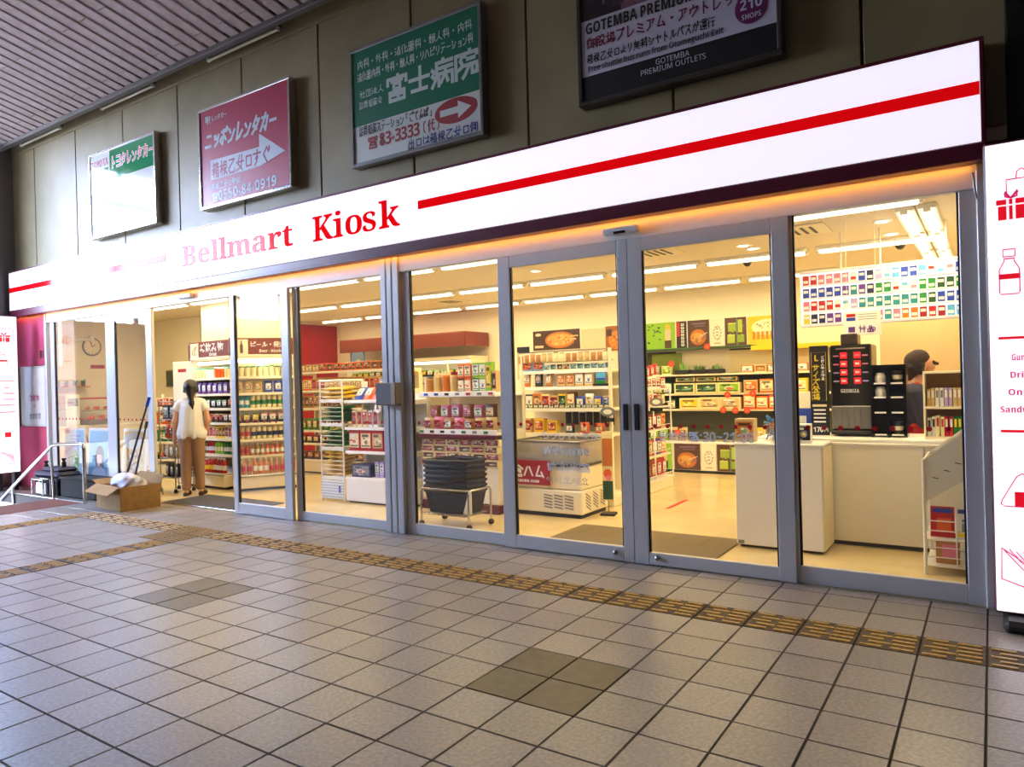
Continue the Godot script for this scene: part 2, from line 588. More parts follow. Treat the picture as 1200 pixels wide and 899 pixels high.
func flat_piece(st: SurfaceTool, c: Vector3, sx: float, sz: float, h: float, inset: float, col := Color(0, 0, 0, 0)):
	var b := [Vector3(-sx, -h, -sz), Vector3(sx, -h, -sz), Vector3(sx, -h, sz), Vector3(-sx, -h, sz)]
	var t := [Vector3(-sx + inset, 0, -sz + inset), Vector3(sx - inset, 0, -sz + inset), Vector3(sx - inset, 0, sz - inset), Vector3(-sx + inset, 0, sz - inset)]
	if col.a > 0.0:
		st.set_color(col)
	quad(st, c + t[0], c + t[1], c + t[2], c + t[3], Vector3.UP)
	for k in 4:
		var l := (k + 1) % 4
		var n: Vector3 = ((t[k] + t[l]) / 2.0)
		n.y = 0
		quad(st, c + b[k], c + b[l], c + t[l], c + t[k], (n.normalized() + Vector3.UP * 0.3).normalized())

# How large a piece of floor shows from the place where the photographer stood (0 where it is out of view).
func shows(p: Vector3) -> float:
	var d := Basis(Vector3.UP, 0.5884).inverse() * (p - Vector3(0.0501, 1.4655, 5.3072))
	if d.z > -0.5 or absf(d.x / d.z) > 0.75 or absf(d.y / d.z) > 0.57:
		return 0.0
	return 1.0 / pow(-d.z, 3)

func tactile_kind(i: int, j: int) -> String:
	# i: tile column (x from i * TILE), j: tile row (z from ROW0 + j * TILE)
	if i in [-24, -23] and j in [-1, 0]: return "dots"
	if i == -31 and j == -1: return "dots"
	if j == -1 and i > -31: return "along"
	if i == -23 and j > 0: return "across"
	if i == -31 and j >= 0: return "across"
	return ""

func build_floor():
	var f := thing("floor", "concourse floor of square grey-brown tiles with dark joints", "floor", Vector3.ZERO, 0.0, "", "structure")
	span(f, "bed", Vector3(-10.15, -0.15, 0.0), Vector3(6.3, -0.012, 9.3), mats.grout)
	span(f, "bed", Vector3(-13.5, -0.15, 0.0), Vector3(-10.15, -0.012, 0.5), mats.grout)
	span(f, "bed", Vector3(-13.5, -0.15, 3.4), Vector3(-10.15, -0.012, 9.3), mats.grout)
	var spots: Array = []
	for i in range(-45, 21):
		for j in range(-4, 28):
			var z0 := maxf(0.02, ROW0 + j * TILE)
			var z1 := ROW0 + (j + 1) * TILE
			if z1 - z0 < 0.05: continue
			var c := Vector3((i + 0.5) * TILE, 0, (z0 + z1) / 2)
			if c.x < -10.2 and c.z > 0.5 and c.z < 3.4: continue
			spots.append([c, z1 - z0, i, j])
	spots.sort_custom(func(a, b): return shows(a[0]) > shows(b[0]))
	var piece := {}
	var many := begin()
	var made := 0
	for s in spots:
		var c: Vector3 = s[0]
		var kind := tactile_kind(s[2], s[3])
		var seen := shows(c)
		if kind:
			tactile(f, c, kind, seen > 0.0)
			continue
		var dark: bool = (s[2] in [-7, -6] and s[3] in [3, 4]) or (s[2] in [-17, -16] and s[3] in [3, 4])
		var tone := rng.randi() % 4
		if (made < 300 and seen > 0.0) or dark:
			made += 1
			var key := "%.3f" % s[1]
			if not piece.has(key):
				var st := begin()
				flat_piece(st, Vector3.ZERO, TILE / 2 - 0.0034, s[1] / 2 - 0.0034, 0.02, 0.0025)
				piece[key] = st.commit()
			part(f, "tile", piece[key], mats["tile_dark"] if dark else mats["tile_%d" % tone], c + Vector3(0, rng.randf_range(-0.0012, 0.0008), 0))
		else:
			var col: Color = mats["tile_%d" % tone].albedo_color.srgb_to_linear()
			flat_piece(many, c, TILE / 2 - 0.0034, s[1] / 2 - 0.0034, 0.02, 0.0025, col)
	var rest := part(f, "tile_field", many.commit(), mats.tile_many)
	rest.set_meta("kind", "stuff")

func tactile(f: Node3D, c: Vector3, kind: String, seen: bool):
	if not shapes.has("tactile_bed"):
		var st := begin()
		flat_piece(st, Vector3.ZERO, TILE / 2 - 0.004, TILE / 2 - 0.004, 0.02, 0.002)
		shapes["tactile_bed"] = st.commit()
		var bars := begin()
		for r in 5:
			for k in 2:
				var x := -0.075 + k * 0.15 + (0.0 if r % 2 == 0 else 0.037)
				flat_piece(bars, Vector3(clampf(x, -0.08, 0.08), 0.0055, -0.12 + r * 0.06), 0.058, 0.017, 0.0055, 0.006)
		shapes["tactile_bars"] = bars.commit()
		var dots := begin()
		for r in 6:
			for k in 6:
				flat_piece(dots, Vector3(-0.12 + k * 0.048, 0.0055, -0.12 + r * 0.048), 0.015, 0.015, 0.0055, 0.006)
		shapes["tactile_dots"] = dots.commit()
	var o := part(f, "tactile_tile", shapes["tactile_bed"], mats.tactile_bed, c)
	part(o, "raised_dots" if kind == "dots" else "raised_bars", shapes["tactile_dots"] if kind == "dots" else shapes["tactile_bars"], mats.tactile, Vector3.ZERO, Vector3(0, PI / 2 if kind == "across" else 0.0, 0))

func build_concourse_walls():
	var w := thing("wall_front", "wall of tall olive-grey panels above the shop sign", "wall", Vector3.ZERO, 0.0, "", "structure")
	span(w, "backing", Vector3(-14.4, 2.9, -0.30), Vector3(6.3, 6.6, -0.14), mats.panel)
	var xs: Array = [-13.5]
	for k in range(9, -6, -1):
		xs.append(-0.62 - 1.3133 * k)
	for k in xs.size() - 1:
		span(w, "panel", Vector3(xs[k] + 0.010, 2.95, -0.14), Vector3(xs[k + 1] - 0.010, 5.44, 0.0), mats.panel, 0.004)
	var p := thing("wall_right", "dark glossy wall panelling past the shop front", "wall", Vector3.ZERO, 0.0, "", "structure")
	span(p, "panel", Vector3(0.16, 0.0, -0.2), Vector3(1.6, 5.4, 0.08), mats.dark_gloss, 0.01)
	span(p, "panel", Vector3(1.62, 0.0, -0.2), Vector3(6.3, 5.4, 0.08), mats.dark_gloss, 0.01)
	span(p, "end_wall", Vector3(6.2, 0.0, -0.3), Vector3(6.5, 8.8, 9.6), mats.far_wall)
	var b := thing("wall_back", "plain plaster wall on the far side of the concourse", "wall", Vector3.ZERO, 0.0, "", "structure")
	span(b, "plaster", Vector3(-13.6, 0.0, 9.2), Vector3(6.5, 8.8, 9.6), mats.far_wall)
	var l := thing("wall_left", "dark grey wall with tall windows at the stair end", "wall", Vector3.ZERO, 0.0, "", "structure")
	span(l, "pier", Vector3(-13.6, -2.5, -0.3), Vector3(-13.2, 7.0, 0.85), mats.trim_grey)
	span(l, "lower_wall", Vector3(-13.6, -0.1, 3.4), Vector3(-13.2, 3.0, 9.5), mats.plaster)
	span(l, "stair_head_wall", Vector3(-13.6, 0.6, 0.85), Vector3(-13.2, 2.75, 2.6), mats.plaster)
	span(l, "stair_head_wall", Vector3(-13.6, 0.6, 2.6), Vector3(-13.2, 3.0, 3.4), mats.plaster)
	span(l, "pier", Vector3(-13.6, 3.0, 5.55), Vector3(-13.2, 8.8, 9.6), mats.plaster)
	var g := thing("window_1", "tall window with dark mullions at the stair end of the concourse", "window", Vector3.ZERO, 0.0, "", "structure")
	for z in [0.85, 2.02, 3.2, 4.35, 5.47]:
		span(g, "mullion", Vector3(-13.5, 2.75 if z < 2.5 else 3.0, z), Vector3(-13.4, 5.62, z + 0.08), mats.trim_grey)
	span(g, "transom", Vector3(-13.5, 4.95, 0.85), Vector3(-13.4, 5.03, 5.55), mats.trim_grey)
	span(l, "window_head", Vector3(-13.6, 5.62, 0.85), Vector3(-13.2, 8.8, 5.55), mats.plaster)

func build_concourse_ceiling():
	var slope := 0.2237
	var c := thing("ceiling", "sloping ceiling of pinkish grey slats with black gaps", "ceiling", Vector3(0, 5.45, 0.233), 0.0, "", "structure")
	c.rotation.x = -atan(slope)
	span(c, "backing", Vector3(-13.6, 0.55, -0.1), Vector3(6.4, 0.68, 9.6), mats.slat)
	var many := begin()
	var k := 0
	var x := 6.2
	while x > -13.3:
		var cuts: Array = [0.0, 0.99, 2.79, 4.59, 9.5] if k % 2 == 0 else [0.0, 0.22, 2.02, 3.82, 9.5]
		for s in cuts.size() - 1:
			var z0: float = cuts[s] + 0.004
			var z1: float = cuts[s + 1] - 0.004
			if x < -4.4 and s < 3:
				box(c, "slat", Vector3(x, 0.012, (z0 + z1) / 2), Vector3(0.148, 0.022, z1 - z0), mats.slat, 0.003)
			else:
				st_box(many, Vector3(x, 0.012, (z0 + z1) / 2), Vector3(0.148, 0.022, z1 - z0))
		x -= 0.2022
		k += 1
	part(c, "slat_field", many.commit(), mats.slat).set_meta("kind", "stuff")
	var t := thing("trim_1", "grey edge trim and black lamp recess along the wall top", "trim", Vector3.ZERO, 0.0, "", "structure")
	span(t, "edge_strip", Vector3(-13.2, 5.40, 0.17), Vector3(6.2, 5.47, 0.25), mats.trim_grey, 0.006)
	span(t, "recess", Vector3(-13.2, 5.74, 0.0), Vector3(6.2, 5.86, 0.30), mats.slat)
	span(t, "wall_strip", Vector3(-13.2, 5.36, -0.03), Vector3(6.2, 5.74, 0.012), mats.panel)
	for n in 8:
		var x0 := -12.63 + n * 2.48
		if x0 > 5.0: continue
		var f := thing("batten_lamp", "unlit fluorescent batten lamp in the recess above the panelled wall", "lamp", Vector3(x0 + 0.64, 5.43, 0.1), 0.0, "unlit batten lamps along the wall top")
		box(f, "housing", Vector3(0, 0.04, 0), Vector3(1.3, 0.06, 0.09), mats.trim_grey, 0.006)
		tube(f, "fluorescent_tube", [Vector3(-0.62, -0.012, 0), Vector3(0.62, -0.012, 0)], 0.017, mats.cream, 10)
		for s in [-1, 1]:
			box(f, "lamp_holder", Vector3(0.635 * s, -0.005, 0), Vector3(0.03, 0.05, 0.04), mats.white_metal, 0.004)

func build_shop_shell():
	var f := thing("shop_floor", "glossy cream vinyl floor of the shop", "floor", Vector3.ZERO, 0.0, "", "structure")
	span(f, "vinyl", Vector3(-14.5, -0.15, -6.1), Vector3(1.0, 0.0, 0.0), mats.shop_floor)
	var c := thing("shop_ceiling", "low cream ceiling of the shop", "ceiling", Vector3.ZERO, 0.0, "", "structure")
	span(c, "board", Vector3(-14.5, 2.87, -6.1), Vector3(1.0, 3.0, -0.02), mats.shop_ceiling)
	var b := thing("shop_wall_back", "cream rear wall of the shop", "wall", Vector3.ZERO, 0.0, "", "structure")
	span(b, "plaster", Vector3(-12.3, 0.0, -6.1), Vector3(1.0, 2.87, -5.9), mats.shop_wall)
	var l := thing("shop_wall_left", "cream side wall of the shop with a red end panel", "wall", Vector3.ZERO, 0.0, "", "structure")
	span(l, "plaster", Vector3(-12.3, 0.0, -5.9), Vector3(-12.12, 2.87, -2.7), mats.shop_wall)
	span(l, "red_panel", Vector3(-12.12, 0.0, -5.9), Vector3(-12.09, 2.82, -4.86), mats.red_wall, 0.004)
	span(l, "plaster", Vector3(-14.4, 0.0, -2.9), Vector3(-12.12, 2.87, -2.7), mats.shop_wall)
	span(l, "plaster", Vector3(-14.5, 0.0, -2.9), Vector3(-14.2, 2.87, 0.0), mats.shop_wall)
	var r := thing("shop_wall_right", "cream side wall of the shop behind the counter", "wall", Vector3.ZERO, 0.0, "", "structure")
	span(r, "plaster", Vector3(0.7, 0.0, -6.1), Vector3(1.0, 2.87, 0.0), mats.shop_wall)
	var q := thing("shop_partition", "beige half-height partition behind the till", "wall", Vector3.ZERO, 0.0, "", "structure")
	span(q, "board", Vector3(-0.95, 0.0, -3.5), Vector3(0.7, 2.3, -3.4), mat("partition_beige", rgb(206, 180, 136), 0.7), 0.004)
	var p := thing("pink_wall_panel", "magenta wall panel beside the lit menu board at the stair", "wall panel", Vector3.ZERO, 0.0, "", "structure")
	span(p, "backing", Vector3(-14.4, 0.0, -0.12), Vector3(-12.13, 2.9, -0.03), mats.shop_wall)
	span(p, "panel", Vector3(-13.2, 1.935, -0.03), Vector3(-12.2, 2.72, 0.0), mats.pink_panel, 0.004)
	span(p, "panel", Vector3(-13.2, 0.0, -0.03), Vector3(-12.2, 0.965, 0.0), mats.pink_panel, 0.004)
	span(p, "edge_strip", Vector3(-12.2, 0.0, -0.03), Vector3(-12.14, 2.72, 0.03), mats.white_metal, 0.004)
	span(p, "latch", Vector3(-12.36, 2.04, 0.0), Vector3(-12.30, 2.17, 0.03), mats.chrome, 0.008)
	var m := thing("entrance_mat", "dark grey mat inside the open doorway", "mat", Vector3(-8.3, 0.0, -0.36))
	box(m, "pile", Vector3(0, 0.008, 0), Vector3(1.62, 0.012, 0.66), mats.mat_grey, 0.004)
	box(m, "metal_edge", Vector3(0, 0.008, 0.345), Vector3(1.62, 0.014, 0.025), mats.chrome, 0.003)
	var m2 := thing("door_mat", "brown-grey mat on the cream floor behind the closed sliding doors", "mat", Vector3(-2.62, 0.0, -0.62))
	box(m2, "pile", Vector3(0, 0.007, 0), Vector3(1.6, 0.012, 1.04), mats.mat_beige, 0.004)
	var tape := thing("floor_marking", "red lettered tape stuck on the cream shop floor", "floor marking", Vector3(-3.02, 0.0, -2.69), 0.0)
	box(tape, "tape", Vector3(0, 0.0015, 0), Vector3(0.05, 0.002, 0.66), mats.red_paint, 0.0, Vector3(0, 0.02, 0))

# ---------------------------------------------------------------- shop front
func dot_row(o: Node3D, x0: float, x1: float, y: float, z: float):
	var st := begin()
	var x := x0 + 0.07
	while x < x1 - 0.04:
		st_prism(st, ring_points(x, y, 0.017, 0.017, 10), 0.001, Transform3D(Basis(), Vector3(0, 0, z)))
		x += 0.105
	part(o, "dot_row", st.commit(), mats.red_paint, onto(o, Vector3.ZERO))

func leaf(called: String, label: String, category: String, x0: float, x1: float, y1: float, z: float, sl: float, sr: float, bottom: float, top: float, m: Material, gasket := true) -> Node3D:
	var o := thing(called, label, category, Vector3.ZERO, 0.0, "", "structure")
	var d := 0.022
	if sl > 0.0: span(o, "stile", Vector3(x0, 0.0, z - d), Vector3(x0 + sl, y1, z + d), m, 0.004)
	if sr > 0.0: span(o, "stile", Vector3(x1 - sr, 0.0, z - d), Vector3(x1, y1, z + d), m, 0.004)
	span(o, "bottom_rail", Vector3(x0 + sl, 0.004, z - d), Vector3(x1 - sr, bottom, z + d), m, 0.004)
	if top > 0.0: span(o, "top_rail", Vector3(x0 + sl, y1 - top, z - d), Vector3(x1 - sr, y1, z + d), m, 0.004)
	var pane := span(o, "pane", Vector3(x0 + sl, bottom, z - 0.004), Vector3(x1 - sr, y1 - top, z + 0.004), mats.glass)
	if gasket:
		for x in [x0 + sl + 0.006, x1 - sr - 0.006]:
			span(o, "gasket", Vector3(x - 0.006, bottom, z - 0.012), Vector3(x + 0.006, y1 - top, z + 0.012), mats.seal)
	dot_row(pane, x0 + sl, x1 - sr, 1.095, z + 0.006)
	return o

func build_shop_front():
	var t := thing("trim_2", "white metal transom band over the shop glazing", "trim", Vector3.ZERO, 0.0, "", "structure")
	span(t, "band", Vector3(-12.14, 2.585, -0.07), Vector3(-4.85, 2.78, 0.02), mats.white_metal, 0.004)
	span(t, "band", Vector3(-4.85, 2.585, -0.07), Vector3(0.0, 2.78, 0.02), mats.white_metal, 0.004)
	span(t, "wall_over", Vector3(-14.4, 2.78, -0.12), Vector3(0.16, 2.96, -0.03), mats.maroon)
	leaf("window_2", "fixed shop window in front of the hot food corner", "window", -12.10, -10.33, 2.585, -0.03, 0.13, 0.11, 0.10, 0.0, mats.alu)
	leaf("door_1", "parked sliding glass door beside the open doorway, cardboard box before it", "door", -10.33, -9.24, 2.585, -0.02, 0.15, 0.14, 0.12, 0.11, mats.alu)
	leaf("door_2", "sliding glass door standing half over the doorway, beside the drinks cooler view", "door", -7.47, -6.42, 2.585, 0.03, 0.085, 0.12, 0.13, 0.0, mats.alu)
	leaf("window_3", "fixed shop window in front of the yellow and green snack rack", "window", -6.42, -5.03, 2.585, -0.03, 0.09, 0.0, 0.10, 0.0, mats.alu)
	leaf("window_4", "fixed shop window in front of the black shopping baskets", "window", -4.78, -3.60, 2.585, -0.03, 0.10, 0.0, 0.11, 0.0, mats.alu)
	var d3 := leaf("door_3", "closed sliding glass door lettered with a white welcome", "door", -3.605, -2.347, 2.585, 0.0, 0.13, 0.09, 0.12, 0.105, mats.alu)
	var d4 := leaf("door_4", "closed sliding glass door lettered with the opening hours", "door", -2.343, -1.115, 2.585, 0.0, 0.12, 0.12, 0.10, 0.11, mats.alu)
	leaf("window_5", "fixed shop window in front of the coffee machine counter", "window", -1.115, -0.005, 2.585, -0.02, 0.02, 0.095, 0.125, 0.0, mats.alu)
	for d in [[d3, -2.39], [d4, -2.295]]:
		span(d[0], "pull_handle", Vector3(d[1] - 0.022, 1.06, 0.02), Vector3(d[1] + 0.022, 1.27, 0.032), mats.black, 0.006)
	part(d3, "lock", lathe([Vector2(0, 0), Vector2(0.018, 0), Vector2(0.018, 0.02), Vector2(0.006, 0.028), Vector2(0, 0.028)], 12), mats.steel, Vector3(-2.51, 0.07, 0.022), Vector3(PI / 2, 0, 0))
	part(d4, "lock", lathe([Vector2(0, 0), Vector2(0.018, 0), Vector2(0.018, 0.02), Vector2(0.006, 0.028), Vector2(0, 0.028)], 12), mats.steel, Vector3(-2.15, 0.065, 0.022), Vector3(PI / 2, 0, 0))
	var pane3: Node3D = d3.get_node("pane")
	var pane4: Node3D = d4.get_node("pane")
	var ink := mat("white_ink", rgb(236, 240, 244), 0.6)
	strokes(pane3, "いらっしゃいませ", Vector3(-3.27, 0.97, 0.006), 0.075, ink, 0.12)
	latin(pane3, "Welcome", Vector3(-2.96, 0.875, 0.006), 0.075, ink, 0.46)
	strokes(pane3, "歡迎光臨", Vector3(-3.15, 0.70, 0.006), 0.075, ink, 0.11, 1.35)
	strokes(pane3, "어서오세요", Vector3(-3.16, 0.59, 0.006), 0.065, mat("faint_ink", rgb(190, 196, 200), 0.7), 0.09, 1.25)
	strokes(pane4, "営業時間", Vector3(-2.13, 0.975, 0.006), 0.078, ink, 0.1)
	latin(pane4, "6:30~21:00", Vector3(-1.62, 1.015, 0.006), 0.075, ink, 0.46)
	# posts between the two glazed units
	var p := thing("shop_front_post", "triple aluminium post with dark grooves between the two glazed fronts", "post", Vector3.ZERO, 0.0, "", "structure")
	for x in [[-5.03, -4.955], [-4.945, -4.875], [-4.865, -4.785]]:
		span(p, "bar", Vector3(x[0], 0.0, -0.05), Vector3(x[1], 2.76, 0.035), mats.alu, 0.006)
	span(p, "groove", Vector3(-5.02, 0.0, -0.05), Vector3(-4.79, 2.74, -0.01), mats.seal)
	var s := thing("lock_box", "grey metal box fixed at eye height to the aluminium post", "box", Vector3(-4.90, 1.385, 0.035))
	box(s, "casing", Vector3(0, 0, 0.05), Vector3(0.27, 0.22, 0.1), mat("box_grey", rgb(112, 106, 98), 0.5), 0.01)
	box(s, "side_plate", Vector3(0.105, 0, 0.102), Vector3(0.055, 0.21, 0.006), mat("box_beige", rgb(168, 148, 118), 0.5), 0.002)
	var e := thing("end_post", "aluminium end post of the shop front with a small hook", "post", Vector3.ZERO, 0.0, "", "structure")
	span(e, "bar", Vector3(-0.005, 0.0, -0.08), Vector3(0.16, 2.74, 0.03), mats.alu, 0.005)
	tube(e, "hook", [Vector3(-0.02, 2.68, 0.04), Vector3(-0.01, 2.56, 0.06), Vector3(0.0, 2.52, 0.04)], 0.006, mats.steel, 6)
	for a in [["door_sensor", "small white door sensor over the welcome door", Vector3(-2.38, 2.655, 0.02), 0.3], ["door_sensor", "small white door sensor over the open doorway", Vector3(-8.36, 2.665, 0.02), 0.3]]:
		var q := thing(a[0], a[1], "sensor", a[2])
		box(q, "casing", Vector3(0, 0, 0.03), Vector3(a[3], 0.055, 0.06), mats.white_metal, 0.01)
		box(q, "lens", Vector3(0, -0.02, 0.055), Vector3(0.1, 0.02, 0.014), mats.black_gloss, 0.003)
	# warm light strip tucked under the light box, washing the transom
	var w := thing("strip_light", "warm orange light strip tucked under the long sign", "light", Vector3(-6.58, 2.735, 0.06))
	box(w, "channel", Vector3(0, 0.018, 0.0), Vector3(13.1, 0.012, 0.05), mats.alu, 0.002)
	box(w, "glowing_strip", Vector3(0, 0.004, 0.0), Vector3(13.1, 0.014, 0.025), glow("orange_light_glow", Color(1.0, 0.60, 0.18), 1.6), 0.003)
	area("strip_light_glow", Vector3(-6.58, 2.729, 0.06), Vector3(0, -1, -0.6).normalized(), Vector2(13.1, 0.02), Color(1.0, 0.62, 0.22), 1.6)

# ---------------------------------------------------------------- signs
func build_light_box():
	var s := thing("shop_sign", "long white backlit shop sign with red stripes and red serif lettering", "sign", Vector3(0, 3.13, 0))
	var white := glow("sign_white_glow", Color(0.98, 0.95, 1.0), 0.8)
	white.roughness = 0.1
	white.metallic_specular = 0.2
	var red := glow("sign_red_glow", Color(0.85, 0.02, 0.05), 0.7)
	red.roughness = 0.1
	red.metallic_specular = 0.2
	span(s, "casing", Vector3(-13.1, -0.31, 0.0), Vector3(0.055, 0.325, 0.138), mats.maroon, 0.006)
	span(s, "top_edge", Vector3(-13.1, 0.305, 0.12), Vector3(0.055, 0.328, 0.156), mats.maroon, 0.003)
	var lit := span(s, "lit_face", Vector3(-13.07, -0.295, 0.138), Vector3(0.03, 0.306, 0.15), white, 0.003)
	span(s, "lower_fascia", Vector3(-13.1, -0.40, 0.03), Vector3(0.055, -0.297, 0.152), mats.maroon, 0.008)
	span(s, "soffit_lip", Vector3(-13.1, -0.405, 0.11), Vector3(0.055, -0.375, 0.158), mats.maroon, 0.004)
	for x in [[-13.06, -8.6], [-4.40, 0.028]]:
		span(s, "red_stripe", Vector3(x[0], -0.015, 0.149), Vector3(x[1], 0.066, 0.1535), red, 0.001)
	latin(lit, "Bellmart", Vector3(-7.21, -0.012, 0.152), 0.235, red, 2.08, true)
	latin(lit, "Kiosk", Vector3(-5.26, -0.012, 0.152), 0.25, red, 1.23, true)

func icon_line(o: Node3D, called: String, pts: Array, m: Material, r := 0.006, closed := false):
	tube(o, called, pts, r, m, 5, closed)

# The tall lit board with food pictograms; o's origin is the foot of the board, board faces +z.
func menu_board(called: String, label: String, at: Vector3, width: float, y0: float, y1: float, x_text: float) -> Node3D:
	var o := thing(called, label, "sign", at)
	var white := glow("board_white_glow", Color(1.0, 0.97, 1.0), 1.0)
	var line := glow("board_line_glow", Color(0.84, 0.16, 0.42), 0.6)
	var red := glow("board_red_glow", Color(0.90, 0.07, 0.15), 0.8)
	span(o, "casing", Vector3(0.0, y0, -0.14), Vector3(width, y1, -0.012), mats.maroon, 0.012)
	var lit := span(o, "lit_face", Vector3(0.012, y0 + 0.015, -0.012), Vector3(width - 0.012, y1 - 0.015, 0.0), white, 0.004)
	var z := 0.004
	var cx := x_text
	var f := func(x: float, y: float) -> Vector3: return Vector3(cx + x, y, z)
	# gift bag and parcel
	for x in [[-0.082, -0.042], [-0.03, -0.013], [0.0, 0.05]]:
		span(o, "parcel", f.call(x[0], 2.31) - Vector3(0, 0, 0.003), f.call(x[1], 2.388), red)
		span(o, "parcel_lid", f.call(x[0] - (0.008 if x[0] < -0.05 else 0.0), 2.396) - Vector3(0, 0, 0.003), f.call(x[1] + (0.008 if x[1] > 0.04 else 0.0), 2.425), red)
	icon_line(o, "bow", [f.call(-0.021, 2.43), f.call(-0.05, 2.465), f.call(-0.046, 2.44), f.call(-0.021, 2.43), f.call(0.012, 2.468), f.call(0.008, 2.44), f.call(-0.021, 2.43)], line, 0.005)
	icon_line(o, "bag", [f.call(-0.04, 2.46), f.call(-0.04, 2.535), f.call(0.10, 2.535), f.call(0.10, 2.31), f.call(0.06, 2.31)], line, 0.003)
	icon_line(o, "bag_handle", [f.call(0.005, 2.535), f.call(0.01, 2.575), f.call(0.03, 2.59), f.call(0.05, 2.575), f.call(0.055, 2.535)], line, 0.003)
	# bottle
	icon_line(o, "bottle_outline", [f.call(-0.083, 1.90), f.call(-0.083, 2.03), f.call(-0.06, 2.075), f.call(-0.06, 2.09), f.call(-0.012, 2.09), f.call(-0.012, 2.075), f.call(0.011, 2.03), f.call(0.011, 1.90), f.call(0.003, 1.89), f.call(-0.075, 1.89)], line, 0.003, true)
	icon_line(o, "bottle_cap", [f.call(-0.064, 2.102), f.call(-0.064, 2.143), f.call(-0.008, 2.143), f.call(-0.008, 2.102)], line, 0.003, true)
	span(o, "bottle_label", f.call(-0.087, 1.975) - Vector3(0, 0, 0.003), f.call(0.015, 2.005), red)
	# list of goods between two rules
	for y in [1.635, 1.107]:
		span(o, "rule", f.call(-0.095, y) - Vector3(0, 0, 0.003), f.call(0.095, y + 0.015), red)
	var names := ["Gum", "Drinks", "Onigiri", "Sandwich"]
	for k in 4:
		latin(lit, names[k], f.call([0.0, 0.025, 0.025, 0.005][k], 1.531 - 0.098 * k), 0.036, line, [0.075, 0.145, 0.165, 0.20][k])
	# rice ball
	icon_line(o, "rice_ball_outline", [f.call(-0.098, 0.72), f.call(-0.102, 0.70), f.call(-0.085, 0.688), f.call(0.085, 0.688), f.call(0.102, 0.70), f.call(0.098, 0.72), f.call(0.025, 0.86), f.call(0.0, 0.876), f.call(-0.025, 0.86)], line, 0.003, true)
	span(o, "seaweed", f.call(-0.038, 0.688) - Vector3(0, 0, 0.003), f.call(0.038, 0.772), red)
	# sandwich
	icon_line(o, "sandwich_outline", [f.call(-0.105, 0.448), f.call(-0.108, 0.272), f.call(0.06, 0.215), f.call(0.06, 0.33)], line, 0.003, true)
	for k in 5:
		var path: Array = []
		for n in 9:
			path.append(f.call(-0.10 + 0.032 * k + (0.16 - 0.03 * k) * n / 8.0, 0.445 - 0.006 * k - (0.19 - 0.03 * k) * n / 8.0 + (0.007 if n % 2 == 0 and k % 2 == 1 else 0.0)))
		icon_line(o, "sandwich_layer", path, line, 0.003)
	return o

func build_standing_signs():
	var r := menu_board("menu_board", "tall lit white board with pink food pictograms at the end post", Vector3(0.035, 0, 0.36), 0.30, 0.07, 2.76, 0.147)
	span(r, "foot", Vector3(0.04, 0.0, -0.2), Vector3(0.30, 0.068, 0.14), mats.black, 0.025)
	area("menu_board_glow", Vector3(0.185, 1.4, 0.42), Vector3(0, 0, 1), Vector2(0.28, 2.6), Color(1.0, 0.96, 1.0), 0.2)
	var l := menu_board("menu_board", "tall lit white board with pink food pictograms by the stair handrail", Vector3(-12.62, 0.2065, 0.56), 0.30, 0.07, 2.76, 0.147)
	l.rotation.y = PI / 2
	l.scale = Vector3(1.12, 0.907, 1.0)
	span(l, "foot", Vector3(0.03, -0.227, -0.13), Vector3(0.08, 0.07, -0.02), mats.black, 0.01)
	span(l, "foot", Vector3(0.22, -0.227, -0.13), Vector3(0.27, 0.07, -0.02), mats.black, 0.01)
	area("menu_board_glow", Vector3(-12.56, 1.47, 0.40), Vector3(1, 0, 0), Vector2(0.3, 2.3), Color(1.0, 0.96, 1.0), 0.15)
	var n := thing("notice_board", "white notice board with faint pink writing on the magenta panel", "notice", Vector3(-12.55, 1.45, 0.0))
	box(n, "frame", Vector3(0, 0, 0.015), Vector3(0.74, 0.95, 0.03), mats.white_metal, 0.006)
	var ns := box(n, "sheet", Vector3(0, 0, 0.032), Vector3(0.66, 0.88, 0.004), mats.white, 0.001)
	var pk := mat("notice_pink", rgb(214, 110, 150), 0.6)
	strokes(ns, "御飲物", Vector3(-0.19, -0.08, 0.036), 0.11, pk, 0.1)
	strokes(ns, "の", Vector3(-0.06, -0.19, 0.036), 0.08, pk, 0.1)
	strokes(ns, "営業時間", Vector3(-0.2, -0.36, 0.036), 0.095, mat("notice_grey", rgb(120, 120, 130), 0.6), 0.08)

func sign_frame(called: String, label: String, x0: float, x1: float, y0: float, y1: float, m: Material) -> Node3D:
	var o := thing(called, label, "sign", Vector3((x0 + x1) / 2, (y0 + y1) / 2, 0.0))
	var w := x1 - x0
	var h := y1 - y0
	box(o, "casing", Vector3(0, 0, 0.045), Vector3(w - 0.02, h - 0.02, 0.09), mats.dark, 0.004)
	for s in [-1, 1]:
		box(o, "frame_rail", Vector3(0, s * (h / 2 - 0.018), 0.055), Vector3(w, 0.036, 0.11), m, 0.006)
		box(o, "frame_stile", Vector3(s * (w / 2 - 0.018), 0, 0.055), Vector3(0.036, h - 0.07, 0.11), m, 0.006)
	return o

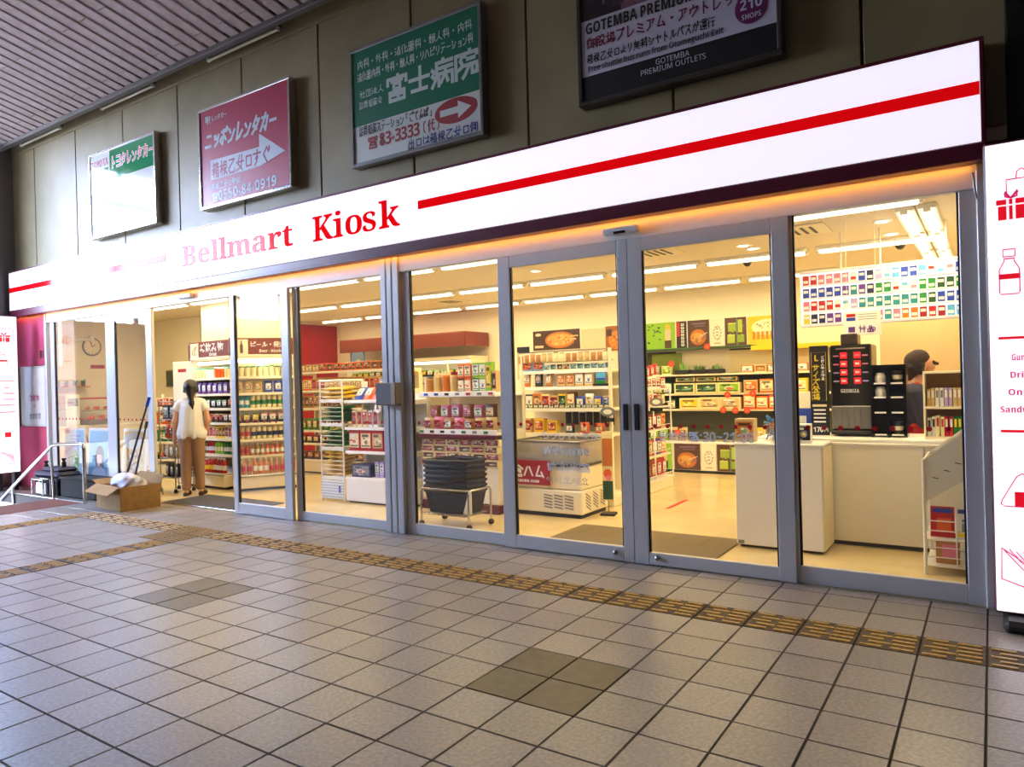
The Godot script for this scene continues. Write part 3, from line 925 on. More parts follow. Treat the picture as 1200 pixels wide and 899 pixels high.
func build_wall_signs():
	var z := 0.0975
	# green and white car hire sign with a glossy face
	var a := sign_frame("wall_sign", "glossy green and white car hire sign in a chrome frame, mirroring daylight", -10.545, -8.86, 3.645, 4.845, mats.chrome)
	var gloss_white := mat("sign_gloss_white", rgb(232, 236, 240), 0.06)
	var gloss_green := mat("sign_gloss_green", rgb(28, 142, 92), 0.06)
	for g in [gloss_white, gloss_green]:
		g.metallic_specular = 0.9
	var af := box(a, "face", Vector3(0, 0, 0.092), Vector3(1.62, 1.13, 0.006), gloss_white, 0.001)
	box(a, "green_field", Vector3(0.26, 0.36, 0.0955), Vector3(1.10, 0.40, 0.004), gloss_green, 0.001)
	box(a, "green_field", Vector3(-0.56, 0.24, 0.0955), Vector3(0.46, 0.22, 0.004), gloss_green, 0.001)
	part(a, "ring", prism(ring_points(-0.56, 0.24, 0.13, 0.10), 0.003), gloss_white, Vector3(0, 0, 0.098))
	part(a, "ring", prism(ring_points(-0.56, 0.22, 0.06, 0.08), 0.003), gloss_green, Vector3(0, 0, 0.0995))
	var crimson := mat("sign_crimson", rgb(190, 26, 60), 0.4)
	latin(af, "TOYOTA", Vector3(-0.56, 0.43, 0.098), 0.10, crimson, 0.46)
	strokes(af, "トヨタレンタカー", Vector3(-0.255, 0.305, 0.0995), 0.165, mat("sign_pale", rgb(250, 244, 246), 0.5), 0.2, 0.78)
	strokes(af, "トヨタレンタカー", Vector3(-0.255, 0.305, 0.1005), 0.165, crimson, 0.11, 0.78)
	# crimson car hire sign with a grey arrow
	var b := sign_frame("wall_sign", "crimson car hire sign with a grey arrow and phone number", -7.91, -6.225, 3.655, 4.87, mats.chrome)
	var rose := mat("sign_rose", rgb(172, 28, 72), 0.35)
	var silver := mat("sign_silver", rgb(196, 200, 216), 0.4)
	var bf := box(b, "face", Vector3(0, 0, 0.092), Vector3(1.62, 1.14, 0.006), rose, 0.001)
	strokes(bf, "駅", Vector3(-0.70, 0.40, z), 0.10, silver, 0.12)
	strokes(bf, "レンタカー", Vector3(-0.58, 0.42, z), 0.065, silver, 0.12, 0.9)
	strokes(bf, "ニッポンレンタカー", Vector3(-0.74, 0.10, z), 0.205, silver, 0.17, 0.70, false, 0.22)
	part(b, "arrow", prism(PackedVector2Array([Vector2(-0.62, -0.28), Vector2(-0.62, -0.04), Vector2(0.30, -0.06), Vector2(0.30, 0.09), Vector2(0.74, -0.19), Vector2(0.30, -0.28)]), 0.003), silver, Vector3(0, 0, 0.097))
	strokes(bf, "箱根乙女口すぐ", Vector3(-0.59, -0.265, 0.0995), 0.19, mat("sign_plum", rgb(150, 20, 84), 0.4), 0.11, 0.78)
	strokes(bf, "箱根乙女口駅前", Vector3(-0.62, -0.405, z), 0.085, silver, 0.1, 0.92)
	strokes(bf, "☎", Vector3(-0.60, -0.545, z), 0.12, silver, 0.12)
	latin(bf, "0550-84-0919", Vector3(0.05, -0.485, z), 0.115, silver, 1.08)
	# green and white hospital sign
	var c := sign_frame("wall_sign", "green and white hospital sign with a red oval arrow", -5.30, -3.65, 3.68, 4.87, mats.steel)
	var green := mat("sign_green", rgb(8, 104, 74), 0.4)
	var pale := mat("sign_paper", rgb(204, 206, 200), 0.45)
	var cf := box(c, "face", Vector3(0, 0, 0.092), Vector3(1.59, 1.13, 0.006), pale, 0.001)
	box(c, "green_field", Vector3(0, 0.185, 0.0955), Vector3(1.59, 0.75, 0.004), green, 0.001)
	var soft := mat("sign_soft", rgb(188, 204, 200), 0.5)
	strokes(cf, "内科・外科・消化器科・婦人科・内科", Vector3(-0.72, 0.37, 0.0985), 0.095, soft, 0.1, 0.86)
	strokes(cf, "消化器内科・外科・婦人科・リハビリテーション科", Vector3(-0.72, 0.245, 0.0985), 0.095, soft, 0.1, 0.64)
	strokes(cf, "社団法人", Vector3(-0.70, 0.08, 0.0985), 0.08, soft, 0.1, 1.0)
	strokes(cf, "訪問看護会", Vector3(-0.71, -0.03, 0.0985), 0.075, soft, 0.09, 0.82)
	strokes(cf, "富士病院", Vector3(-0.33, -0.06, 0.0985), 0.27, soft, 0.135, 1.0)
	strokes(cf, "訪問看護ステーション「ごてんば」", Vector3(-0.72, -0.30, z), 0.10, mat("sign_ink", rgb(26, 30, 34), 0.5), 0.1, 0.585)
	var brick := mat("sign_brick", rgb(150, 26, 34), 0.5)
	strokes(cf, "☎", Vector3(-0.60, -0.45, z), 0.13, brick, 0.13)
	latin(cf, "83-3333", Vector3(-0.185, -0.385, z), 0.125, brick, 0.53)
	strokes(cf, "(代)", Vector3(0.09, -0.445, z), 0.12, brick, 0.1, 0.7)
	strokes(cf, "出口は箱根乙女口側", Vector3(-0.08, -0.555, z), 0.10, mat("sign_navy", rgb(40, 40, 110), 0.5), 0.11, 0.9)
	part(c, "oval", prism(ring_points(0.51, -0.31, 0.245, 0.115, 28), 0.003), brick, Vector3(0, 0, 0.097))
	part(c, "arrow", prism(PackedVector2Array([Vector2(0.33, -0.34), Vector2(0.33, -0.28), Vector2(0.54, -0.28), Vector2(0.54, -0.23), Vector2(0.69, -0.31), Vector2(0.54, -0.39), Vector2(0.54, -0.34)]), 0.003), pale, Vector3(0, 0, 0.0985))
	# shopping centre poster running out of the top of the view
	var d := sign_frame("wall_sign", "black and white shopping centre sign with a purple round badge", -2.695, -1.10, 3.685, 4.87, mat("sign_rim", rgb(70, 64, 58), 0.4, 0.3))
	var df := box(d, "face", Vector3(0, 0, 0.092), Vector3(1.53, 1.12, 0.006), mat("sign_lilac", rgb(196, 190, 206), 0.45), 0.001)
	box(d, "dark_band", Vector3(0, -0.458, 0.0955), Vector3(1.53, 0.20, 0.004), mats.black, 0.001)
	var im := picture(128, 48, rgb(120, 84, 96))
	bar(im, 0, 0, 30, 48, rgb(40, 28, 36))
	bar(im, 44, 6, 24, 20, rgb(30, 20, 26))
	bar(im, 80, 0, 18, 34, rgb(160, 120, 130))
	speckle(im, 64, 30, 60, 16, [rgb(60, 40, 50), rgb(150, 110, 120)], 60, 6)
	part(d, "photograph", sheet(1.53, 0.47), print_mat("sign_photo", im), Vector3(0, 0.325, 0.0965))
	var ink := mat("sign_black_ink", rgb(24, 22, 24), 0.5)
	latin(df, "GOTEMBA PREMIUM OUTLETS", Vector3(-0.06, 0.02, z), 0.085, ink, 1.33, false, 700)
	strokes(df, "御殿場プレミアム・アウトレット", Vector3(-0.715, -0.145, z), 0.095, mat("sign_maroon_ink", rgb(110, 24, 56), 0.5), 0.12, 0.86)
	strokes(df, "箱根乙女口より無料シャトルバスが運行", Vector3(-0.715, -0.262, z), 0.08, ink, 0.1, 0.7)
	latin(df, "Free shuttle bus runs from Otomeguchi Exit", Vector3(-0.16, -0.305, z), 0.045, mat("sign_grey_ink", rgb(70, 60, 80), 0.5), 1.1, false, 400)
	latin(df, "GOTEMBA", Vector3(0.0, -0.40, 0.0985), 0.04, silver, 0.27, false, 400)
	latin(df, "PREMIUM OUTLETS", Vector3(0.0, -0.455, 0.0985), 0.04, silver, 0.52, false, 400)
	part(d, "badge", prism(ring_points(0.59, -0.20, 0.115, 0.115, 28), 0.003), mat("sign_purple", rgb(104, 28, 84), 0.45), Vector3(0, 0, 0.097))
	latin(df, "210", Vector3(0.59, -0.175, 0.0985), 0.075, silver, 0.16)
	latin(df, "SHOPS", Vector3(0.59, -0.262, 0.0985), 0.038, silver, 0.14)

# ---------------------------------------------------------------- shop ceiling lights
func build_shop_lights():
	var warm := Color(1.0, 0.89, 0.65)
	var tube_glow := glow("tube_light_glow", Color(1.0, 0.95, 0.84), 4.0)
	var cut := 0
	for row in [-1.25, -3.2, -5.0, -0.42]:
		for k in 10:
			var x := -0.95 - k * 1.25
			if row < -2.0 and x < -11.8: continue
			if row == -5.0 and x > -1.6: continue
			shop_lamp(Vector3(x, 2.87, row), 0.0, "row of %s" % ["the entrance side", "the middle", "the rear wall", "the shop window"][cut], tube_glow, warm, 0.85 if row > -1.0 else 1.4)
		cut += 1
	for x in [-0.54, -0.37]:
		for k in 3:
			shop_lamp(Vector3(x, 2.87, -2.2 - k * 1.25), PI / 2, "two rows over the till", tube_glow, warm)
	for p in [Vector3(-4.71, 2.87, -2.43), Vector3(-2.13, 2.87, -2.5), Vector3(-2.1, 2.87, -2.75), Vector3(-0.76, 2.87, -1.42), Vector3(-0.76, 2.87, -2.15), Vector3(-0.76, 2.87, -2.9)]:
		var d := thing("downlight", "small round white downlight in the shop ceiling", "light", p, 0.0, "round downlights in the shop ceiling")
		part(d, "rim", lathe([Vector2(0.0, -0.004), Vector2(0.055, -0.004), Vector2(0.075, -0.012), Vector2(0.085, -0.002), Vector2(0.085, 0.0)], 18), mats.white_metal)
		part(d, "lens", lathe([Vector2(0.0, -0.016), Vector2(0.05, -0.012), Vector2(0.055, -0.006), Vector2(0.0, -0.006)], 18), tube_glow)
	for p in [[Vector3(-3.0, 2.868, -2.2), "square air vent with dark louvres in the ceiling behind the doors"], [Vector3(-7.5, 2.868, -4.2), "square air vent with dark louvres in the ceiling above the rear cooler"], [Vector3(-1.46, 2.868, -2.05), "square air vent with dark louvres in the ceiling above the counter"]]:
		var v := thing("air_vent", p[1], "vent", p[0])
		box(v, "frame", Vector3(0, -0.008, 0), Vector3(0.5, 0.016, 0.5), mats.cream, 0.004)
		for k in 4:
			box(v, "louvre", Vector3(-0.12 + 0.08 * k, -0.017, 0), Vector3(0.03, 0.006, 0.34), mats.dark, 0.001)
	for p in [[Vector3(-0.74, 2.87, -3.5), "small dark camera dome in the ceiling near the tobacco rack"], [Vector3(-2.37, 2.87, -3.5), "small dark camera dome in the ceiling near the souvenir wall"]]:
		var q := thing("camera_dome", p[1], "camera", p[0])
		part(q, "base", lathe([Vector2(0, -0.03), Vector2(0.06, -0.03), Vector2(0.065, 0.0), Vector2(0, 0.0)], 16), mats.white_metal)
		part(q, "dome", lathe([Vector2(0, -0.085), Vector2(0.03, -0.075), Vector2(0.048, -0.05), Vector2(0.05, -0.03), Vector2(0, -0.03)], 16), mats.black_gloss)

func shop_lamp(at: Vector3, turn: float, where: String, tube_glow: Material, warm: Color, power := 1.4):
	var f := thing("ceiling_lamp", "lit fluorescent ceiling lamp in the " + where, "lamp", at, turn, "fluorescent ceiling lamps in the " + where)
	box(f, "housing", Vector3(0, -0.02, 0), Vector3(1.16, 0.04, 0.15), mats.white_metal, 0.008)
	box(f, "fluorescent_tube", Vector3(0, -0.055, 0), Vector3(1.10, 0.032, 0.075), tube_glow, 0.012)
	for s in [-1, 1]:
		box(f, "lamp_holder", Vector3(0.565 * s, -0.045, 0), Vector3(0.03, 0.05, 0.06), mats.white_metal, 0.005)
	var l: AreaLight3D = area("ceiling_lamp_glow", at + Vector3(0, -0.078, 0), Vector3.DOWN, Vector2(1.1, 0.09), warm, power)
	l.rotate_y(turn)

# ---------------------------------------------------------------- goods on the shelves
const HUES := {
	"red": Color(0.74, 0.08, 0.08), "crimson": Color(0.58, 0.05, 0.14), "orange": Color(0.90, 0.38, 0.08), "yellow": Color(0.93, 0.78, 0.10),
	"lime green": Color(0.52, 0.72, 0.10), "green": Color(0.08, 0.50, 0.18), "dark green": Color(0.06, 0.28, 0.12), "teal": Color(0.10, 0.52, 0.55),
	"sky blue": Color(0.35, 0.68, 0.90), "blue": Color(0.10, 0.25, 0.70), "navy": Color(0.07, 0.10, 0.30), "purple": Color(0.40, 0.20, 0.58),
	"lilac": Color(0.72, 0.64, 0.86), "pink": Color(0.90, 0.50, 0.62), "white": Color(0.93, 0.93, 0.92), "cream": Color(0.93, 0.87, 0.66),
	"beige": Color(0.82, 0.70, 0.46), "tan": Color(0.72, 0.50, 0.24), "brown": Color(0.38, 0.20, 0.09), "black": Color(0.06, 0.06, 0.07), "grey": Color(0.50, 0.50, 0.52), "amber": Color(0.78, 0.45, 0.10),
}
const PLAIN := {"carton": "carton", "bottle": "drink_bottle", "can": "drink_can", "bag": "snack_bag", "cup": "food_cup", "jar": "glass_jar", "packet": "flat_packet", "tray": "food_tray", "book": "paperback_book", "pouch": "hanging_pouch"}
const WORD := {"carton": "carton", "bottle": "bottle", "can": "can", "bag": "snack bag", "cup": "lidded cup", "jar": "jar", "packet": "flat packet", "tray": "food tray", "book": "book", "pouch": "hanging pouch"}

func hue(called: String, rough := 0.4) -> StandardMaterial3D:
	return mat("hue_" + called, HUES[called], rough)

# A small printed front: a field of one colour with blocks and lines of other inks.
func front_print(called: String) -> StandardMaterial3D:
	var n := rng.randi() % 2
	var key := "print_%s_%d" % [called, n]
	if mats.has(key):
		return mats[key]
	var c: Color = HUES[called]
	var im := picture(24, 24, c)
	var dark := c.darkened(0.6)
	var inks := [Color(0.95, 0.94, 0.9), dark, c.lightened(0.5), HUES[["red", "yellow", "green", "navy", "brown"][rng.randi() % 5]], Color(0.95, 0.94, 0.9)]
	blob(im, 12 + rng.randi_range(-3, 3), 13, rng.randf_range(5, 9), rng.randf_range(4, 7), inks[2])
	blob(im, 12, 14, 4, 4, inks[3].lightened(0.35))
	bar(im, 3, 2, rng.randi_range(10, 18), 4, inks[0] if n else inks[1])
	for k in 9:
		bar(im, rng.randi_range(0, 20), rng.randi_range(6, 21), rng.randi_range(2, 7), rng.randi_range(1, 3), inks[rng.randi() % 5])
	bar(im, 2, 20, 20, 2, inks[1])
	return print_mat(key, im, 0.4)

func pillow(w: float, h: float, d: float) -> Mesh:
	var key := "pillow %.3f %.3f %.3f" % [w, h, d]
	if shapes.has(key):
		return shapes[key]
	var st := begin()
	var nu := 6
	var nv := 6
	for s in [-1.0, 1.0]:
		for i in nu:
			for j in nv:
				var c: Array = []
				for k in [[0, 0], [1, 0], [1, 1], [0, 1]]:
					var u := float(i + k[0]) / nu * 2 - 1
					var v := float(j + k[1]) / nv * 2 - 1
					var puff := pow(maxf(0.0, 1 - pow(absf(u), 3)), 0.7) * pow(maxf(0.0, 1 - pow(absf(v), 4)), 0.7)
					var p := Vector3(u * w / 2 * (1 - 0.06 * (1 - v * v)), (v + 1) * h / 2, s * d / 2 * puff + s * 0.0015)
					c.append([p, Vector3(u * 0.6, v * 0.5, s).normalized()])
				smooth_quad(st, c[0], c[1], c[2], c[3])
	shapes[key] = st.commit()
	return shapes[key]

# One article of goods: its base at «at», its front turned by «turn».
func goods(kind: String, at: Vector3, turn: float, s: Vector3, main: String, mark: String, where: String, tilt := 0.0) -> Node3D:
	var label: String = "%s %s with %s print %s" % [main, WORD[kind], mark, where]
	var o := thing(PLAIN[kind], label, WORD[kind].split(" ")[-1], at, turn, "%s %ss %s" % [main, WORD[kind], where])
	if tilt != 0.0:
		o.rotation.x = tilt
	var m := hue(main)
	var a := hue(mark)
	match kind:
		"carton":
			box(o, "box", Vector3(0, s.y / 2, 0), s, m, 0.003)
			part(o, "front_print", sheet(s.x * 0.86, s.y * 0.72), front_print(mark), Vector3(0, s.y * 0.52, s.z / 2 + 0.001))
		"packet":
			box(o, "sleeve", Vector3(0, s.y / 2, 0), s, m, 0.004)
			part(o, "front_print", sheet(s.x * 0.8, s.y * 0.6), front_print(mark), Vector3(0, s.y * 0.55, s.z / 2 + 0.001))
		"book":
			box(o, "cover", Vector3(0, s.y / 2, 0), s, m, 0.002)
			box(o, "spine_print", Vector3(0, s.y * 0.68, s.z / 2 + 0.0005), Vector3(s.x * 0.6, s.y * 0.4, 0.002), a)
		"bottle":
			var r := s.x / 2
			part(o, "body", lathe([Vector2(0, 0), Vector2(r * 0.9, 0), Vector2(r, 0.01), Vector2(r, s.y * 0.62), Vector2(r * 0.42, s.y * 0.86), Vector2(r * 0.42, s.y * 0.92), Vector2(0, s.y * 0.92)], 10), m)
			part(o, "cap", lathe([Vector2(0, s.y * 0.92), Vector2(r * 0.46, s.y * 0.92), Vector2(r * 0.46, s.y), Vector2(0, s.y)], 10), hue("white"))
			part(o, "label_band", lathe([Vector2(r * 1.01, s.y * 0.2), Vector2(r * 1.02, s.y * 0.2), Vector2(r * 1.02, s.y * 0.52), Vector2(r * 1.01, s.y * 0.52)], 10), a)
		"can":
			var r := s.x / 2
			part(o, "body", lathe([Vector2(0, 0), Vector2(r * 0.85, 0), Vector2(r, s.y * 0.06), Vector2(r, s.y * 0.9), Vector2(r * 0.82, s.y), Vector2(0, s.y * 0.985)], 10), m)
			part(o, "label_band", lathe([Vector2(r * 1.01, s.y * 0.25), Vector2(r * 1.02, s.y * 0.25), Vector2(r * 1.02, s.y * 0.6), Vector2(r * 1.01, s.y * 0.6)], 10), a)
		"cup":
			var r := s.x / 2
			part(o, "body", lathe([Vector2(0, 0), Vector2(r * 0.78, 0), Vector2(r, s.y * 0.9), Vector2(0, s.y * 0.9)], 10), m)
			part(o, "lid", lathe([Vector2(r * 1.04, s.y * 0.88), Vector2(r * 1.06, s.y * 0.94), Vector2(r * 0.9, s.y), Vector2(0, s.y)], 10), a)
		"jar":
			var r := s.x / 2
			part(o, "body", lathe([Vector2(0, 0), Vector2(r * 0.95, 0), Vector2(r, 0.012), Vector2(r, s.y * 0.78), Vector2(r * 0.8, s.y * 0.88), Vector2(0, s.y * 0.88)], 12), m)
			part(o, "lid", lathe([Vector2(r * 0.84, s.y * 0.86), Vector2(r * 0.86, s.y * 0.86), Vector2(r * 0.86, s.y), Vector2(0, s.y)], 12), a)
		"bag":
			part(o, "wrapper", pillow(s.x, s.y, s.z), m)
			part(o, "front_print", sheet(s.x * 0.62, s.y * 0.55), front_print(mark), Vector3(0, s.y * 0.5, s.z * 0.5 + 0.003))
		"pouch":
			part(o, "wrapper", pillow(s.x, s.y, s.z), m)
			box(o, "header_card", Vector3(0, s.y * 0.98, 0), Vector3(s.x * 0.9, s.y * 0.22, 0.003), a)
		"tray":
			box(o, "dish", Vector3(0, s.y * 0.3, 0), Vector3(s.x, s.y * 0.6, s.z), hue("black"), 0.008)
			box(o, "food", Vector3(0, s.y * 0.72, 0), Vector3(s.x * 0.86, s.y * 0.4, s.z * 0.86), m, 0.015)
			part(o, "sticker", sheet(s.x * 0.7, s.y * 0.55), front_print(mark), Vector3(0, s.y * 0.55, s.z * 0.5 + 0.002))
	return o

# A row of goods along a shelf edge from a to b (their fronts turned by «turn»), in runs of the same article.
func row(kind: String, a: Vector3, b: Vector3, turn: float, s: Vector3, choice: Array, where: String, gap := 0.006, run := 2, vary := 0.08):
	var length := (b - a).length()
	var n := int((length + gap) / (s.x + gap))
	if n < 1: return
	var pitch := length / n
	var dir := (b - a).normalized()
	var pick: Array = choice[rng.randi() % choice.size()]
	for k in n:
		if k % run == 0:
			pick = choice[rng.randi() % choice.size()]
		var size := s * Vector3(1, 1.0 + rng.randf_range(-vary, vary) if (k % run == 0) else 1.0, 1)
		size.y = snappedf(size.y, 0.01)
		goods(kind, a + dir * pitch * (k + 0.5), turn + rng.randf_range(-0.03, 0.03), size, pick[0], pick[1], where)

func local_row(o: Node3D, kind: String, x0: float, x1: float, y: float, z: float, s: Vector3, choice: Array, where: String, run := 2, gap := 0.006, vary := 0.08):
	var t := o.transform
	row(kind, t * Vector3(x0, y, z), t * Vector3(x1, y, z), o.rotation.y, s, choice, where, gap, run, vary)

# Tall open multi-deck cooler facing +z, base centred on its origin.
func multideck(label: String, at: Vector3, turn: float, w: float, levels: Array, depth: float, deck: float) -> Node3D:
	var o := thing("drinks_cooler", label, "cooler", at, turn)
	var h := 1.96
	box(o, "plinth", Vector3(0, 0.02, -depth / 2 + deck - 0.03), Vector3(w - 0.02, 0.04, depth - 0.06), mats.black)
	box(o, "base_panel", Vector3(0, 0.125, -depth / 2 + deck), Vector3(w, 0.17, depth), mats.cream, 0.01)
	box(o, "bumper", Vector3(0, 0.215, deck + 0.004), Vector3(w, 0.025, 0.03), mats.steel, 0.008)
	box(o, "back_panel", Vector3(0, h / 2 + 0.1, -depth + deck + 0.02), Vector3(w, h - 0.2, 0.04), mats.cream)
	for s in [-1, 1]:
		box(o, "side_panel", Vector3(s * (w / 2 - 0.012), 0.2 + (h - 0.2) / 2, -depth / 2 + deck - 0.09), Vector3(0.024, h - 0.2, depth - 0.18), mats.cream, 0.006)
	box(o, "canopy", Vector3(0, h, -depth / 2 + deck - 0.07), Vector3(w, 0.05, depth - 0.14), mats.cream, 0.01)
	for y in levels:
		var out := deck - 0.16 if y > 0.3 else deck - 0.02
		box(o, "shelf", Vector3(0, y - 0.012, (out - depth + deck) / 2), Vector3(w - 0.05, 0.016, out + depth - deck), mats.white_metal, 0.003)
		box(o, "price_rail", Vector3(0, y - 0.02, out + 0.004), Vector3(w - 0.05, 0.036, 0.008), mats.cream, 0.002)
	var tube_glow := glow("cooler_tube_glow", Color(1.0, 0.96, 0.86), 3.0)
	box(o, "lamp_tube", Vector3(0, h - 0.075, deck - 0.24), Vector3(w - 0.1, 0.05, 0.05), tube_glow, 0.02)
	var l: AreaLight3D = area("cooler_lamp_glow", o.transform * Vector3(0, h - 0.11, deck - 0.2), (o.basis * Vector3(0, -1, -0.25)).normalized(), Vector2(w - 0.1, 0.05), Color(1.0, 0.94, 0.8), 0.16)
	return o

func header_sign(parent: Node3D, w: float, y: float, z: float) -> Node3D:
	return box(parent, "header_board", Vector3(0, y, z), Vector3(w, 0.26, 0.03), mats.header_brown, 0.004)

func build_drinks_coolers():
	var levels := [0.24, 0.50, 0.74, 0.98, 1.20, 1.42, 1.66]
	var b := multideck("open drinks cooler under a brown header lettered for soft drinks", Vector3(-9.85, 0, -1.10), -0.03, 1.06, levels, 0.85, 0.0)
	var bh := header_sign(b, 1.10, 2.09, -0.16)
	box(b, "header_side", Vector3(-0.70, 2.07, -0.24), Vector3(0.36, 0.24, 0.03), mats.header_brown, 0.004, Vector3(0, -0.5, 0))
	box(b, "picture_card", Vector3(-0.40, 2.09, -0.143), Vector3(0.22, 0.22, 0.006), mats.cream)
	var cone := tint(rgb(196, 160, 90))
	tube(b, "drawn_glass", [Vector3(-0.45, 2.03, -0.138), Vector3(-0.37, 2.02, -0.138), Vector3(-0.39, 2.06, -0.138), Vector3(-0.34, 2.15, -0.138), Vector3(-0.43, 2.10, -0.138)], 0.005, cone, 5, true)
	strokes(bh, "お飲み物", Vector3(-0.26, 2.055, -0.142), 0.14, mats.white, 0.12, 1.1)
	latin(bh, "Drink", Vector3(0.1, 2.015, -0.142), 0.05, mats.white, 0.2)
	box(b, "bulkhead", Vector3(0, 2.43, -0.5), Vector3(1.06, 0.84, 0.3), mats.shop_wall)
	var c := multideck("open beer cooler standing at an angle under a brown header lettered for beer", Vector3(-8.74, 0, -1.38), 0.98, 0.90, levels, 0.33, 0.0)
	var ch := header_sign(c, 0.92, 2.09, -0.16)
	box(c, "picture_card", Vector3(-0.28, 2.09, -0.143), Vector3(0.16, 0.22, 0.006), mats.cream)
	part(c, "drawn_bottle", prism(PackedVector2Array([Vector2(-0.02, -0.09), Vector2(0.02, -0.09), Vector2(0.02, 0.02), Vector2(0.008, 0.05), Vector2(0.008, 0.09), Vector2(-0.008, 0.09), Vector2(-0.008, 0.05), Vector2(-0.02, 0.02)]), 0.003), hue("brown"), Vector3(-0.29, 2.09, -0.139))
	strokes(ch, "ビール・発泡酒", Vector3(-0.17, 2.085, -0.142), 0.085, mats.white, 0.12, 0.92)
	latin(ch, "Beer · Alcohol", Vector3(0.13, 2.03, -0.142), 0.045, mats.white, 0.36)
	box(c, "bulkhead", Vector3(0, 2.43, -0.26), Vector3(0.92, 0.84, 0.12), mats.shop_wall)
	var names := ["lowest deck", "second deck", "third deck", "fourth deck", "fifth deck", "sixth deck", "top deck"]
	var kinds := ["bottle", "can", "carton", "tray", "tray", "bag", "cup"]
	var sizes := [Vector3(0.066, 0.22, 0.066), Vector3(0.066, 0.18, 0.066), Vector3(0.075, 0.18, 0.05), Vector3(0.11, 0.14, 0.1), Vector3(0.12, 0.14, 0.1), Vector3(0.12, 0.17, 0.05), Vector3(0.075, 0.15, 0.075)]
	var soft := [
		[["red", "white"], ["crimson", "white"], ["red", "yellow"]], [["green", "white"], ["red", "white"], ["lime green", "cream"]],
		[["cream", "red"], ["yellow", "brown"], ["white", "crimson"]], [["lime green", "yellow"], ["tan", "white"], ["cream", "red"]],
		[["amber", "white"], ["white", "red"], ["green", "white"]], [["red", "white"], ["cream", "brown"], ["purple", "white"], ["navy", "white"]],
		[["yellow", "white"], ["cream", "teal"], ["orange", "white"], ["white", "green"]]]
	var beer := [
		[["tan", "red"], ["amber", "white"], ["red", "cream"]], [["amber", "red"], ["orange", "white"], ["tan", "white"]],
		[["cream", "navy"], ["white", "green"], ["beige", "red"]], [["pink", "white"], ["yellow", "green"], ["green", "yellow"]],
		[["beige", "brown"], ["teal", "white"], ["cream", "green"]], [["blue", "white"], ["red", "pink"], ["beige", "tan"]],
		[["lime green", "white"], ["cream", "green"], ["yellow", "white"]]]
	for k in 7:
		local_row(b, kinds[k], -0.50, 0.50, levels[k], -0.06 if k == 0 else -0.24, sizes[k], soft[k], "on the %s of the soft drinks cooler" % names[k], 3)
		local_row(c, "bottle" if k in [0, 1] else ("can" if k in [2, 4] else kinds[k]), -0.42, 0.42, levels[k], -0.06 if k == 0 else -0.24, sizes[0] if k == 0 else (Vector3(0.06, 0.17, 0.06) if k == 1 else (sizes[1] if k in [2, 4] else sizes[k])), beer[k], "on the %s of the beer cooler" % names[k], 3)
	# wire stand of black goods and the beige cupboard at the cooler's end
	var p := thing("beige_cupboard", "beige cupboard with a small red label beside the soft drinks cooler", "cupboard", Vector3(-10.72, 0, -1.40))
	box(p, "body", Vector3(0, 0.97, -0.2), Vector3(0.58, 1.94, 0.5), mats.cream, 0.01)
	box(p, "red_label", Vector3(-0.02, 1.80, 0.053), Vector3(0.22, 0.05, 0.006), mats.red_wall)
	var s := thing("wire_stand", "narrow wire stand of dark and orange goods beside the person in white", "display stand", Vector3(-9.92, 0, -0.72))
	for x in [-0.19, 0.19]:
		for z in [-0.14, 0.14]:
			tube(s, "post", [Vector3(x, 0.06, z), Vector3(x, 1.34, z)], 0.008, mats.steel, 6)
			part(s, "castor", lathe([Vector2(0, 0), Vector2(0.026, 0.008), Vector2(0.03, 0.03), Vector2(0.02, 0.06), Vector2(0, 0.06)], 10), mats.black, Vector3(x, 0, z))
	for y in [0.22, 0.5, 0.78, 1.06, 1.32]:
		tube(s, "tier", [Vector3(-0.19, y, -0.14), Vector3(0.19, y, -0.14), Vector3(0.19, y, 0.14), Vector3(-0.19, y, 0.14)], 0.006, mats.steel, 5, true)
		box(s, "tray", Vector3(0, y - 0.004, 0), Vector3(0.37, 0.006, 0.27), mats.black)
	local_row(s, "bag", -0.18, 0.18, 0.22, 0.05, Vector3(0.1, 0.2, 0.06), [["black", "grey"]], "on the lowest tier of the wire stand", 3)
	local_row(s, "bag", -0.18, 0.18, 0.5, 0.05, Vector3(0.1, 0.2, 0.06), [["amber", "cream"], ["beige", "white"]], "on the second tier of the wire stand", 3)
	local_row(s, "bag", -0.18, 0.18, 0.78, 0.05, Vector3(0.1, 0.2, 0.06), [["orange", "black"], ["brown", "cream"]], "on the third tier of the wire stand", 3)
	local_row(s, "carton", -0.18, 0.18, 1.06, 0.05, Vector3(0.16, 0.21, 0.1), [["black", "grey"]], "on the fourth tier of the wire stand", 3)

